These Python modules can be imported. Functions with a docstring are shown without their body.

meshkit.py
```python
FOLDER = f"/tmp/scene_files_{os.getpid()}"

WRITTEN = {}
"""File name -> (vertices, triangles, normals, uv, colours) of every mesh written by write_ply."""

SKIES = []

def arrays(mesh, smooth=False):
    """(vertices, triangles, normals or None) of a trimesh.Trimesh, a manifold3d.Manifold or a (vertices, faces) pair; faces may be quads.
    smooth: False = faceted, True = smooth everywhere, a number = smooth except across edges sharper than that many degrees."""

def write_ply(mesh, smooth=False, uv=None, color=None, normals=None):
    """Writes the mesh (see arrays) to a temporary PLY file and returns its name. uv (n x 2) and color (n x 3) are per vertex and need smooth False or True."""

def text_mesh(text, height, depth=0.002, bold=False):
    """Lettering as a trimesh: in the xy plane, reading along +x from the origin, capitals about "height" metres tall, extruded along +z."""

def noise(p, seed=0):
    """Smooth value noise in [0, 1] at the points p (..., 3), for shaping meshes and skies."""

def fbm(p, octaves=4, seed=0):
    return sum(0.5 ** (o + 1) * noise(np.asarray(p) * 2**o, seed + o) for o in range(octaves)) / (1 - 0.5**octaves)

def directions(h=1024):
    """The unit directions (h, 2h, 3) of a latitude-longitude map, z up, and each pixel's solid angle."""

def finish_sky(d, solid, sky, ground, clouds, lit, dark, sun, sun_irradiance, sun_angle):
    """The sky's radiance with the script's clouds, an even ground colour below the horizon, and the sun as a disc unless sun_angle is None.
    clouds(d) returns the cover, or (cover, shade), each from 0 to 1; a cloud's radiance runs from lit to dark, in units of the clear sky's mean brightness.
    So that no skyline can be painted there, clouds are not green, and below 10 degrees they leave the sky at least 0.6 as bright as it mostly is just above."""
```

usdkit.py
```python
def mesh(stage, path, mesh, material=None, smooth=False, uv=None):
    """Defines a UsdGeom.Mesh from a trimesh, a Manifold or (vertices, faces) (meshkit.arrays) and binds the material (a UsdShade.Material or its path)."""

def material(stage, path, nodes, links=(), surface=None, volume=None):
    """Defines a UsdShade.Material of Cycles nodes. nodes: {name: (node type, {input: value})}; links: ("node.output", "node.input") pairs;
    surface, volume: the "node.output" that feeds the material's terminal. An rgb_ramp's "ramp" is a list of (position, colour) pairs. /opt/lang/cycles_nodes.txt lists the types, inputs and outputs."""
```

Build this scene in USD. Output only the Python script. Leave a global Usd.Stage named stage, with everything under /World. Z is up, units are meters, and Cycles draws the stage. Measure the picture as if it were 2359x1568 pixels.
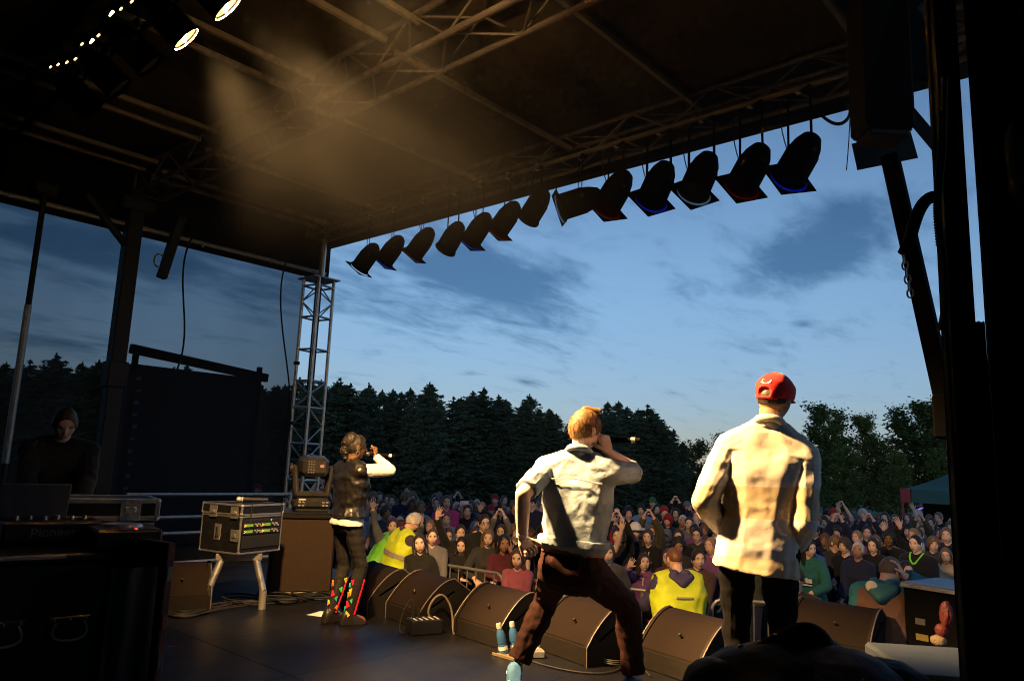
import math, random
import numpy as np, trimesh, usdkit, meshkit
import manifold3d as m3
from trimesh.smoothing import filter_taubin
from pxr import Usd, UsdGeom, UsdLux, UsdShade, Gf, Sdf, Vt

stage = Usd.Stage.CreateInMemory()
UsdGeom.SetStageUpAxis(stage, 'Z'); UsdGeom.SetStageMetersPerUnit(stage, 1.0)
world = UsdGeom.Xform.Define(stage, '/World'); stage.SetDefaultPrim(world.GetPrim())
UsdGeom.Scope.Define(stage, '/World/Looks')

# ---------------------------------------------------------------- camera, sky, sun
# stage floor is z = 0, the field is z = GZ, +Y is towards the audience
FPX, YAW, PITCH, ROLL = 1732.5, math.radians(42), math.radians(9.3), math.radians(2.35)
CAM = np.array([0, 0, 1.46])
cy_, sy_ = math.cos(YAW), math.sin(YAW)
FWD = np.array([-sy_ * math.cos(PITCH), cy_ * math.cos(PITCH), math.sin(PITCH)])
_r = np.array([cy_, sy_, 0.0]); _u = np.cross(_r, FWD)
RT = math.cos(ROLL) * _r + math.sin(ROLL) * _u
UP = -math.sin(ROLL) * _r + math.cos(ROLL) * _u
cam = UsdGeom.Camera.Define(stage, '/World/camera')
cam.CreateHorizontalApertureAttr(36.0); cam.CreateVerticalApertureAttr(36.0 * 680 / 1024)
cam.CreateFocalLengthAttr(36.0 * FPX / 2359)
cam.CreateClippingRangeAttr(Gf.Vec2f(0.05, 5000))
cam.CreateExposureAttr(0.0)
cam.AddTransformOp().Set(Gf.Matrix4d(*RT, 0, *UP, 0, *(-FWD), 0, *CAM, 1))

def ray(u, v):
    d = FWD + (u - 1179.5) / FPX * RT - (v - 784.0) / FPX * UP
    return d
def at_d(u, v, d): return CAM + ray(u, v) * d
def at_z(u, v, z):
    r = ray(u, v); return CAM + r * ((z - CAM[2]) / r[2])
def at_y(u, v, y):
    r = ray(u, v); return CAM + r * ((y - CAM[1]) / r[1])
def at_x(u, v, x):
    r = ray(u, v); return CAM + r * ((x - CAM[0]) / r[0])

GZ = -0.95   # level of the field
SUN_DIR = np.array([0.669, -0.743, math.tan(math.radians(9.0))]); SUN_DIR /= np.linalg.norm(SUN_DIR)
SKY_STRENGTH = 0.15
def euler_of(x, y, z):
    m = np.array([x, y, z]).T
    return (math.atan2(m[2, 1], m[2, 2]), math.asin(-np.clip(m[2, 0], -1, 1)), math.atan2(m[1, 0], m[0, 0]))
def sky_material():
    N = {'sky': ('sky_texture', dict(sky_type='single_scattering', sun_disc=False, sun_elevation=math.asin(SUN_DIR[2]), sun_rotation=math.atan2(SUN_DIR[0], SUN_DIR[1]), ozone_density=2.0, air_density=1.0, aerosol_density=0.25)),
         'tc': ('texture_coordinate', {}),
         'sep': ('separate_xyz', {}),
         'za': ('math', dict(math_type='add', value2=0.16)),
         'zm': ('math', dict(math_type='maximum', value2=0.05)),
         'px': ('math', dict(math_type='divide')), 'py': ('math', dict(math_type='divide')),
         'cmb': ('combine_xyz', dict(z=0.0)),
         'mp': ('mapping', dict(rotation=(0, 0, -0.75), scale=(1.9, 1.0, 1.0), location=(2.3, 4.1, 0))),
         'n1': ('noise_texture', dict(scale=1.9, detail=10.0, roughness=0.6, distortion=0.5)),
         'n2': ('noise_texture', dict(scale=5.5, detail=8.0, roughness=0.62, distortion=0.4))}
    L = [('tc.generated', 'sep.vector'), ('sep.z', 'za.value1'), ('za.value', 'zm.value1'), ('sep.x', 'px.value1'), ('zm.value', 'px.value2'),
         ('sep.y', 'py.value1'), ('zm.value', 'py.value2'), ('px.value', 'cmb.x'), ('py.value', 'cmb.y'), ('cmb.vector', 'mp.vector'),
         ('mp.vector', 'n1.vector'), ('mp.vector', 'n2.vector')]
    # banks of cloud: (u, v, half width, half height, roll of the bank, weight)
    banks = [(1090, 640, 570, 250, 8, .38), (1860, 600, 430, 150, -14, .34), (250, 560, 800, 170, 6, .34), (1950, 480, 330, 130, -10, .2), (150, 790, 330, 70, 3, .2), (1210, 880, 110, 28, 6, .26), (1080, 860, 80, 20, 0, .22), (1850, 748, 60, 24, -10, .2)]
    last = None
    for i, (u, v, hw, hh, rot, wt) in enumerate(banks):
        c = ray(u, v); c = c / np.linalg.norm(c)
        r0 = np.cross(c, [0, 0, 1]); r0 /= np.linalg.norm(r0); u0 = np.cross(r0, c)
        a = math.radians(-rot); rr = math.cos(a) * r0 + math.sin(a) * u0; uu = np.cross(rr, c)
        N[f'b{i}'] = ('mapping', dict(mapping_type='texture', location=tuple(c), rotation=euler_of(rr, uu, -c), scale=(hw / FPX, hh / FPX, .6)))
        N[f'g{i}'] = ('gradient_texture', dict(gradient_type='quadratic_sphere'))
        N[f'w{i}'] = ('math', dict(math_type='multiply_add', value2=wt * 2.0, value3=0.0))
        L += [('tc.generated', f'b{i}.vector'), (f'b{i}.vector', f'g{i}.vector'), (f'g{i}.fac', f'w{i}.value1')]
        if last: L.append((last, f'w{i}.value3'))
        last = f'w{i}.value'
    N['s1'] = ('math', dict(math_type='add')); L += [('n1.fac', 's1.value1'), (last, 's1.value2')]
    N['s2'] = ('math', dict(math_type='multiply_add', value2=0.65)); L += [('n2.fac', 's2.value1'), ('s1.value', 's2.value3')]
    N['cv'] = ('map_range', dict(range_type='smoothstep', from_min=0.84, from_max=1.36, to_min=0.0, to_max=1.0, clamp=True)); L += [('s2.value', 'cv.value')]
    # evening tint of the whole dome, then the clouds: darker, greyer blue
    N['tint'] = ('mix', dict(mix_type='multiply', fac=1.0, color2=SKY_TINT)); L += [('sky.color', 'tint.color1')]
    # the dusk haze band along the whole horizon
    N['hz'] = ('map_range', dict(range_type='smoothstep', from_min=-.02, from_max=.30, clamp=True)); L += [('sep.z', 'hz.value')]
    N['hc'] = ('mix', dict(color1=(.54, .52, .70), color2=(1., 1., 1.))); L += [('hz.result', 'hc.fac')]
    N['sk2'] = ('mix', dict(mix_type='multiply', fac=1.0)); L += [('tint.color', 'sk2.color1'), ('hc.color', 'sk2.color2')]
    N['cl'] = ('mix', dict(mix_type='multiply', fac=1.0, color2=(0.36, 0.47, 0.56))); L += [('sk2.color', 'cl.color1')]
    N['mx'] = ('mix', dict(mix_type='mix')); L += [('cv.result', 'mx.fac'), ('sk2.color', 'mx.color1'), ('cl.color', 'mx.color2')]
    N['bg'] = ('background_shader', dict(strength=SKY_STRENGTH)); L += [('mx.color', 'bg.color')]
    return usdkit.material(stage, '/World/Looks/sky_look', N, L, surface='bg.background')
SKY_TINT = (0.76, 0.83, 0.95)
dome = UsdLux.DomeLight.Define(stage, '/World/sky'); dome.CreateIntensityAttr(1.0)
UsdShade.MaterialBindingAPI.Apply(dome.GetPrim()).Bind(sky_material())
dome.GetPrim().SetCustomDataByKey('kind', 'structure')
sun = UsdLux.DistantLight.Define(stage, '/World/sun')
sun.CreateNormalizeAttr(True); sun.CreateIntensityAttr(0.03); sun.CreateAngleAttr(10.0); sun.CreateColorAttr(Gf.Vec3f(1, .86, .7))
def look_matrix(zaxis, pos=(0, 0, 0)):
    z = np.array(zaxis, float); z /= np.linalg.norm(z)
    x = np.cross([0, 0, 1], z); x = x / np.linalg.norm(x) if np.linalg.norm(x) > 1e-6 else np.array([1., 0, 0]); y = np.cross(z, x)
    return Gf.Matrix4d(*map(float, x), 0, *map(float, y), 0, *map(float, z), 0, *map(float, pos), 1)
sun.AddTransformOp().Set(look_matrix(SUN_DIR))
BEAM, SPILL, SMOKE, ROOFGLOW = 230.0, 620.0, 0.014, 0.07
# ---------------------------------------------------------------- helpers
_used = {}
def numbered(parent, name):
    k = _used.get((parent, name), 0); _used[(parent, name)] = k + 1
    return f'{parent}/{name}' if k == 0 else f'{parent}/{name}_{k:03d}'
class Thing:
    def __init__(s, name, label=None, cat=None, loc=(0, 0, 0), rotz=0.0, group=None, kind=None, mat4=None):
        s.path = numbered('/World', name); s.loc = np.array(loc, float); s.rz = rotz
        s.x = UsdGeom.Xform.Define(stage, s.path)
        if mat4 is not None: s.x.AddTransformOp().Set(mat4)
        else:
            s.x.AddTranslateOp().Set(Gf.Vec3d(*map(float, loc)))
            if rotz: s.x.AddRotateZOp().Set(math.degrees(rotz))
        tagp(s.x.GetPrim(), label, cat, group, kind)
    def add(s, name, mesh, mat, parent=None, smooth=35, label=None, kind=None, worldco=False):
        """a part in local coordinates (worldco: in world coordinates)"""
        if worldco:
            mesh = tm(mesh).copy(); v = np.array(mesh.vertices) - s.loc
            c, n = math.cos(-s.rz), math.sin(-s.rz)
            v = np.c_[v[:, 0] * c - v[:, 1] * n, v[:, 0] * n + v[:, 1] * c, v[:, 2]]; mesh.vertices = v
        p = numbered(parent or s.path, name)
        m = put(p, mesh, mat, smooth)
        if label: m.GetPrim().SetCustomDataByKey('label', label)
        if kind: m.GetPrim().SetCustomDataByKey('kind', kind)
        return p
def tagp(p, label=None, cat=None, group=None, kind=None):
    for k, v in (('label', label), ('category', cat), ('group', group), ('kind', kind)):
        if v: p.SetCustomDataByKey(k, v)
_mc = {}
def put(path, mesh, mat, smooth=35):
    key = (id(mesh), smooth)
    if key not in _mc:
        v, f, n = meshkit.arrays(mesh, smooth)
        _mc[key] = (mesh, Vt.Vec3fArray.FromNumpy(v.astype(np.float32)), Vt.IntArray.FromNumpy(np.full(len(f), 3, np.int32)), Vt.IntArray.FromNumpy(f.astype(np.int32).ravel()), None if n is None else Vt.Vec3fArray.FromNumpy(n.astype(np.float32)))
    _, v, c, f, n = _mc[key]
    m = UsdGeom.Mesh.Define(stage, path); m.CreatePointsAttr(v); m.CreateFaceVertexCountsAttr(c); m.CreateFaceVertexIndicesAttr(f); m.CreateSubdivisionSchemeAttr('none')
    if n is not None: m.CreateNormalsAttr(n); m.SetNormalsInterpolation('vertex')
    if mat is not None: UsdShade.MaterialBindingAPI.Apply(m.GetPrim()).Bind(mat)
    return m
def solo(name, mesh, mat, label=None, cat=None, group=None, kind=None, smooth=35):
    p = numbered('/World', name); m = put(p, mesh, mat, smooth); tagp(m.GetPrim(), label, cat, group, kind); return p
def copy_of(path, name, label, cat, loc, rotz=0, group=None, scale=None):
    p = numbered('/World', name); x = UsdGeom.Xform.Define(stage, p); pr = x.GetPrim()
    pr.GetReferences().AddInternalReference(path); pr.SetInstanceable(True)
    x.ClearXformOpOrder()
    x.AddTranslateOp(opSuffix='c').Set(Gf.Vec3d(*map(float, loc))); x.AddRotateZOp(opSuffix='c').Set(math.degrees(rotz))
    if scale is not None: x.AddScaleOp(opSuffix='c').Set(Gf.Vec3f(*scale))
    tagp(pr, label, cat, group); return p

def tm(m):
    if isinstance(m, trimesh.Trimesh): return m
    if hasattr(m, 'to_mesh'):
        k = m.to_mesh(); return trimesh.Trimesh(k.vert_properties[:, :3], k.tri_verts, process=False)
    return trimesh.Trimesh(np.asarray(m[0], float), np.asarray(m[1], int), process=False)
def mf(t):
    t = tm(t); return m3.Manifold(m3.Mesh(np.ascontiguousarray(t.vertices, np.float32), np.ascontiguousarray(t.faces, np.uint32)))
def cat(*ms): return trimesh.util.concatenate([tm(m) for m in ms])
def moved(m, loc=(0, 0, 0), R=None):
    m = tm(m).copy(); v = np.array(m.vertices)
    if R is not None: v = v @ np.asarray(R).T
    m.vertices = v + np.asarray(loc, float); return m
def rotm(ax, deg):
    return trimesh.transformations.rotation_matrix(math.radians(deg), ax)[:3, :3]
def frame_of(d, hint=(0, 0, 1)):
    """rotation taking z to d"""
    z = np.asarray(d, float) / np.linalg.norm(d); h = np.asarray(hint, float)
    if abs(z @ h) > .98 * np.linalg.norm(h): h = np.array([0, 1., 0]) if abs(z[1]) < .9 else np.array([1., 0, 0])
    x = np.cross(h, z); x /= np.linalg.norm(x); return np.array([x, np.cross(z, x), z]).T
def hullp(pts): return tm(m3.Manifold.hull_points(np.ascontiguousarray(pts, np.float32)))
def cbox(c, s, b=.004, R=None):
    """box with chamfered edges"""
    s = np.array(s, float) / 2; b = min(b, *(s * .9)); P = []
    for sx in (-1, 1):
        for sy in (-1, 1):
            for sz in (-1, 1):
                k = np.array([sx, sy, sz])
                for a in range(3):
                    o = s - b; o = o.copy(); o[a] = s[a]; P.append(k * o)
    P = np.array(P)
    if R is not None: P = P @ np.asarray(R).T
    return hullp(P + np.array(c))
def tube(p, q, r, n=8, r2=None):
    p, q = np.array(p, float), np.array(q, float); r2 = r if r2 is None else r2
    F = frame_of(q - p); a = np.arange(n) / n * 2 * math.pi; c = np.c_[np.cos(a), np.sin(a), 0 * a] @ F.T
    v = np.vstack([p + c * r, q + c * r2, [p], [q]]); f = []
    for i in range(n):
        j = (i + 1) % n; f += [[i, j, n + j], [i, n + j, n + i], [2 * n, j, i], [2 * n + 1, n + i, n + j]]
    return trimesh.Trimesh(v, f, process=False)
def polytube(pts, r, n=6):
    pts = np.array(pts, float); k = len(pts); t = np.gradient(pts, axis=0); t /= np.linalg.norm(t, axis=1)[:, None]
    a = np.arange(n) / n * 2 * math.pi; V = []; h = np.array([0, 0, 1.]) if abs(t[0][2]) < .9 else np.array([1., 0, 0])
    for i in range(k):
        x = np.cross(h, t[i]); x /= np.linalg.norm(x); y = np.cross(t[i], x); h = np.cross(t[i], np.cross(h, t[i])) if False else y if False else h - 0
        hn = np.cross(x, t[i]) * -1; h = hn
        rr = r[i] if np.ndim(r) else r
        V.append(pts[i] + rr * (np.cos(a)[:, None] * x + np.sin(a)[:, None] * y))
    V = np.vstack(V + [pts[:1], pts[-1:]]); f = []
    for i in range(k - 1):
        for j in range(n):
            l = (j + 1) % n; f += [[i * n + j, i * n + l, (i + 1) * n + l], [i * n + j, (i + 1) * n + l, (i + 1) * n + j]]
    for j in range(n):
        l = (j + 1) % n; f += [[k * n, l, j], [k * n + 1, (k - 1) * n + j, (k - 1) * n + l]]
    return trimesh.Trimesh(V, f, process=False)
def spline(pts, n=24):
    from scipy.interpolate import CubicSpline
    pts = np.array(pts, float); t = np.r_[0, np.cumsum(np.linalg.norm(np.diff(pts, axis=0), axis=1))]
    return CubicSpline(t, pts)(np.linspace(0, t[-1], n))
def lathe(prof, n=20, loc=(0, 0, 0), R=None):
    """profile [(r, z)] turned about z"""
    prof = np.array(prof, float); k = len(prof); a = np.arange(n) / n * 2 * math.pi
    V = np.vstack([np.c_[r * np.cos(a), r * np.sin(a), np.full(n, z)] for r, z in prof]); f = []
    for i in range(k - 1):
        for j in range(n):
            l = (j + 1) % n; f += [[i * n + j, i * n + l, (i + 1) * n + l], [i * n + j, (i + 1) * n + l, (i + 1) * n + j]]
    return moved(trimesh.Trimesh(V, f, process=False), loc, R)
def prism(poly, h, loc=(0, 0, 0), R=None):
    """2d polygon (shapely or points) in xy, extruded along z"""
    from shapely.geometry import Polygon
    p = poly if hasattr(poly, 'exterior') else Polygon(poly)
    return moved(trimesh.creation.extrude_polygon(p, h, engine='earcut'), loc, R)

# ---------------------------------------------------------------- materials
_mats = {}
def M(name, col, rough=.6, metal=0., var=.0, scale=6., bump=0., bscale=60., spec=.4, emit=0., coat=0., sheen=0., aniso=None, trans=0., wear=None):
    if name in _mats: return _mats[name]
    col = np.array(col, float)
    N = {'p': ('principled_bsdf', dict(base_color=tuple(col), roughness=rough, metallic=metal, specular_ior_level=spec, coat_weight=coat, sheen_weight=sheen))}; L = []
    if emit: N['p'][1].update(emission_color=tuple(col), emission_strength=emit)
    if var or bump or wear:
        N['tc'] = ('texture_coordinate', {}); 
        N['mp'] = ('mapping', dict(scale=aniso or (1, 1, 1))); L.append(('tc.object', 'mp.vector'))
    if var:
        N['n'] = ('noise_texture', dict(scale=scale, detail=5.0, roughness=.6)); L.append(('mp.vector', 'n.vector'))
        N['r'] = ('rgb_ramp', dict(ramp=[(.25, tuple(np.clip(col * (1 - var), 0, 1))), (.75, tuple(np.clip(col * (1 + var), 0, 1)))])); L += [('n.fac', 'r.fac')]
        out = 'r.color'
        if wear:
            N['nw'] = ('noise_texture', dict(scale=wear[1], detail=8.0, roughness=.7)); L.append(('mp.vector', 'nw.vector'))
            N['rw'] = ('map_range', dict(from_min=wear[2], from_max=wear[2] + .06, clamp=True)); L.append(('nw.fac', 'rw.value'))
            N['mw'] = ('mix', dict(color2=tuple(wear[0]))); L += [('rw.result', 'mw.fac'), (out, 'mw.color1')]; out = 'mw.color'
        L.append((out, 'p.base_color'))
        N['rr'] = ('map_range', dict(from_min=.2, from_max=.8, to_min=max(0, rough - .12), to_max=min(1, rough + .12), clamp=True)); L += [('n.fac', 'rr.value'), ('rr.result', 'p.roughness')]
    if bump:
        N['bn'] = ('noise_texture', dict(scale=bscale, detail=4.0, roughness=.6)); L.append(('mp.vector', 'bn.vector'))
        N['b'] = ('bump', dict(strength=min(1., bump), distance=.004)); L += [('bn.fac', 'b.height'), ('b.normal', 'p.normal')]
    _mats[name] = usdkit.material(stage, f'/World/Looks/{name}', N, L, surface='p.BSDF'); return _mats[name]
alu = M('aluminium', (.62, .60, .57), .38, .9, var=.12, scale=14, bump=.15, bscale=90)
alud = M('dull_aluminium', (.42, .40, .37), .5, .7, var=.2, scale=10)
steel = M('galvanised_steel', (.45, .45, .46), .45, .7, var=.2, scale=20)
blk = M('black_paint', (.014, .014, .015), .45, var=.3, scale=9)
blkcloth = M('black_drape', (.008, .008, .009), .95, var=.35, scale=4, bump=.5, bscale=30, spec=.1)
blkmat = M('matt_black_steel', (.012, .012, .013), .6, var=.3, scale=12)
rubber = M('black_rubber', (.012, .012, .012), .7, var=.2, scale=30)
roofm = M('roof_canvas', (.055, .045, .032), .9, var=.25, scale=1.3, bump=.3, bscale=7, spec=.1)
deckm = M('stage_deck', (.0065, .0068, .0085), .40, var=.35, scale=2.2, bump=.35, bscale=180, spec=.3, wear=((.10, .095, .09), 34, .745))
grassm = M('field_grass', (.035, .06, .02), .95, var=.4, scale=3, bump=.6, bscale=30)
tolex = M('brown_lit_grille', (.010, .0058, .0042), .75, var=.3, scale=60, bump=.8, bscale=300, spec=.12)
cabinet = M('speaker_cabinet', (.011, .009, .008), .65, var=.25, scale=25, bump=.5, bscale=220, spec=.15, wear=((.05, .045, .04), 22, .70))

# ---------------------------------------------------------------- ground and stage deck
gv = []
solo('ground', trimesh.Trimesh([[-400, -100, GZ], [400, -100, GZ], [400, 700, GZ], [-400, 700, GZ]], [[0, 1, 2], [0, 2, 3]]), grassm, kind='structure', smooth=False)
deck = Thing('stage_floor', kind='structure')
X0, X1, YF = -9.5, 1.1, 6.2
deck.add('stage_frame', cbox(((X0 + X1) / 2, (YF - 2) / 2, -.07), (X1 - X0, YF + 2, .10), .01), blkmat)
xs = np.arange(X0, X1, 1.22); ys = [-2, .61, 3.05, 5.49, YF]
for i, x in enumerate(xs):
    for a, b in zip(ys[:-1], ys[1:]):
        x1 = min(x + 1.22, X1)
        deck.add('floor_panel', cbox(((x + x1) / 2, (a + b) / 2, -.0095), (x1 - x - .0022, b - a - .006, .019), .002), deckm, smooth=False)
deck.add('front_skirt', cbox(((X0 + X1) / 2, YF + .02, -.54), (X1 - X0, .02, .82), .004), blkcloth)

# ---------------------------------------------------------------- roof
def box_truss(name, label, A, B, w, h, mat, r=.025, bay=.42, up=(0, 0, 1), flip=0):
    """four chords and zigzag braces; A, B: centre of the box section at the two ends"""
    A, B = np.array(A, float), np.array(B, float); d = B - A; Ln = np.linalg.norm(d); d /= Ln; u = np.array(up, float); s = np.cross(d, u); s /= np.linalg.norm(s)
    t = Thing(name, label, 'truss', loc=A)
    C = [(-1, -1), (1, -1), (1, 1), (-1, 1)]; off = [s * a * w / 2 + u * b * h / 2 for a, b in C]
    for o in off: t.add('chord', tube(o, d * Ln + o, r, 10), mat)
    n = max(2, int(round(Ln / bay)))
    for q in range(4):
        o1, o2 = off[q], off[(q + 1) % 4]
        for k in range(n):
            a, b = (o1, o2) if (k + q + flip) % 2 == 0 else (o2, o1)
            t.add('brace', tube(d * Ln * (k + .03) / n + a, d * Ln * (k + .97) / n + b, r * .42, 6), mat)
    for e in (0, Ln):
        for q in range(4): t.add('end_bar', tube(d * e + off[q], d * e + off[(q + 1) % 4], r * .6, 6), mat)
    return t
trm = M('truss_aluminium', (.13, .11, .095), .55, .25, var=.25, scale=8)
box_truss('roof_truss', 'lattice roof truss crossing the middle of the stage canopy', (-9.3, 3.55, 4.66), (.9, 3.5, 4.66), .34, .30, trm)
box_truss('roof_truss', 'lattice front truss carrying the row of hanging spotlights', (-9.3, 5.95, 4.71), (.9, 5.9, 4.71), .30, .25, trm, flip=1)
box_truss('roof_truss', 'dark rear lighting truss with the lit warm spotlights under it', (-9.3, 1.8, 4.68), (.9, 1.8, 4.68), .28, .28, blkmat)
roof = Thing('stage_roof', 'dark canvas roof over the stage with thin aluminium roof bars', 'roof', loc=(0, 0, 4.86))
from shapely.geometry import Polygon, Point, box as sbox
def sag_sheet(x0, x1, y0, y1, z, nx, ny, amp, seed, th=.012):
    gx, gy = np.meshgrid(np.linspace(x0, x1, nx), np.linspace(y0, y1, ny)); P = np.stack([gx, gy, gx * 0], -1)
    zz = z + amp * (meshkit.fbm(P * .9, 3, seed) - .5); V = np.stack([gx, gy, zz], -1).reshape(-1, 3); f = []
    for j in range(ny - 1):
        for i in range(nx - 1):
            a = j * nx + i; f += [[a, a + nx + 1, a + 1], [a, a + nx, a + nx + 1]]
    f = np.array(f); n = len(V)
    return trimesh.Trimesh(np.vstack([V, V + [0, 0, th]]), np.vstack([f, f[:, ::-1] + n]), process=False)
bays = [-9.5, -7.9, -6.05, -4.63, -3.12, -1.65, -.2, 1.1]
for a, b in zip(bays[:-1], bays[1:]):
    for y0, y1 in ((-2, 3.5), (3.5, 6.3)):
        roof.add('roof_panel', moved(sag_sheet(a, b, y0, y1, 4.86, 8, 12, .05, int(a * 10) % 97), -roof.loc), roofm, smooth=True)
barm = M('roof_bar_aluminium', (.22, .185, .135), .5, .3, var=.2, scale=8)
for x in bays[1:-1] + [-9.0, -9.3]:
    roof.add('roof_bar', cbox((x, 4.75, -.095), (.045, 2.4, .05), .006), barm)
for x in (-9.1, -8.75, -7.7, -7.35, -5.9, -5.55, -4.55, -4.15, -2.9, -2.5, -1.2):
    roof.add('roof_bar', cbox((x, .9, -.095), (.045, 5.0, .05), .006), barm)
roof.add('roof_skin', cbox((-4.2, 2.1, .16), (10.6, 8.4, .02), .004), blkcloth)
def holes_sheet(L, h, th, holes, r=.011):
    p = sbox(0, 0, L, h)
    for x, y in holes: p = p.difference(Point(x, y).buffer(r, 6))
    return prism(p, th)
# the side valance hangs along X = -9.42 (eyelet holes let the sky through), the front fascia along Y = 6.5
Rside = np.array([[0, 0, 1], [1, 0, 0], [0, 1, 0]], float)
roof.add('side_valance', moved(holes_sheet(8.3, .95, .012, [(x, .07) for x in (1.2, 2.4, 3.4, 5.45, 6.35, 7.35)]), (-9.43, -2.0, 4.03 - 4.86), Rside), blkcloth)
Rfront = np.array([[1, 0, 0], [0, 0, -1], [0, 1, 0]], float)
roof.add('front_fascia', moved(holes_sheet(10.55, .46, .012, []), (-9.43, 6.28, 4.53 - 4.86), Rfront), blkcloth)
roof.add('side_batten', tube((-9.36, -1.9, -.74), (-9.36, 6.2, -.74), .03, 8), alud)
for y in (4.15, 4.85, 5.5): roof.add('valance_strap', cbox((-9.40, y, -.45), (.02, .05, .7), .004), blkcloth)

# black walls behind and to the right of the camera (the back and the wing of the stage)
t = Thing('back_wall', 'black drape wall closing the back and the right wing of the stage', 'drape wall', loc=(-4, -2.1, 0))
t.add('back_drape', cbox((-4.2, -2.1, 2.4), (10.8, .05, 5.0), .01), blkcloth, worldco=True)
t.add('wing_drape', cbox((1.2, .6, 2.4), (.05, 5.3, 5.0), .01), blkcloth, worldco=True)
t.add('left_drape', cbox((-9.55, -1.0, 2.4), (.05, 2.2, 5.0), .01), blkcloth, worldco=True)
# ---------------------------------------------------------------- corner tower (front left) and side posts
def tower():
    tx, ty = -9.28, 6.05; base = np.array([tx, ty, 0.0]); w = .30; H = 3.98
    t = Thing('lattice_tower', 'tall aluminium lattice tower at the far front corner of the stage', 'tower', loc=base)
    a = math.radians(12); C = [np.array([math.cos(a + math.pi / 4 + k * math.pi / 2), math.sin(a + math.pi / 4 + k * math.pi / 2), 0]) * w * .707 for k in range(4)]
    for c in C: t.add('leg', tube(c, c + [0, 0, H], .024, 12), alu)
    lev = [.12, .62, 1.12, 1.62, 2.12, 2.5, 2.95, 3.42, H - .1]
    for z in lev:
        for q in range(4): t.add('rung', tube(C[q] + [0, 0, z], C[(q + 1) % 4] + [0, 0, z], .015, 8), alu)
    for i, (z0, z1) in enumerate(zip(lev[:-1], lev[1:])):
        if i in (5, 6): continue
        for q in range(4):
            p, r = C[q], C[(q + 1) % 4]
            if (i + q) % 2: p, r = r, p
            m = (z0 + z1) / 2
            t.add('diagonal', tube(p + [0, 0, z0], r + [0, 0, m], .010, 6), alu); t.add('diagonal', tube(r + [0, 0, m], p + [0, 0, z1], .010, 6), alu)
    t.add('top_plate', cbox((0, 0, H + .01), (.44, .44, .02), .004), alud)
    t.add('base_plate', cbox((0, 0, .01), (.44, .44, .02), .004), alud)
    t.add('top_post', tube((.05, 0, H), (.05, 0, 4.6), .045, 10), alu)
    t.add('inner_post', tube((-.03, .02, 0), (-.03, .02, H), .05, 10), blkmat)
    for z in (.9, 1.9, 2.75): t.add('clamp', cbox(C[2] + [0, 0, z], (.07, .07, .05), .008), blkmat)
tower()
def bx_between(p, q, w, d, hint=(0, 0, 1), b=.006):
    p, q = np.array(p, float), np.array(q, float); F = frame_of(q - p, hint); return cbox((p + q) / 2, (w, d, np.linalg.norm(q - p)), b, F)
t = Thing('side_post', 'thick black steel post holding up the side of the roof', 'post', loc=(-9.3, 3.42, GZ))
t.add('post', cbox((0, 0, 2.75), (.17, .17, 5.5), .01), blkmat)
t.add('knee_brace', bx_between((0, -.55, 5.28), (0, -.06, 4.80), .07, .07), blkmat)
t.add('bracket', cbox((0, 0, 5.3), (.24, .4, .16), .01), blkmat); t.add('foot_bracket', cbox((0, 0, 3.25), (.22, .22, .3), .01), blkmat)
t = Thing('side_pole', 'thin dark pole at the far left edge behind the DJ', 'pole', loc=(-9.3, 2.45, GZ))
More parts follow.
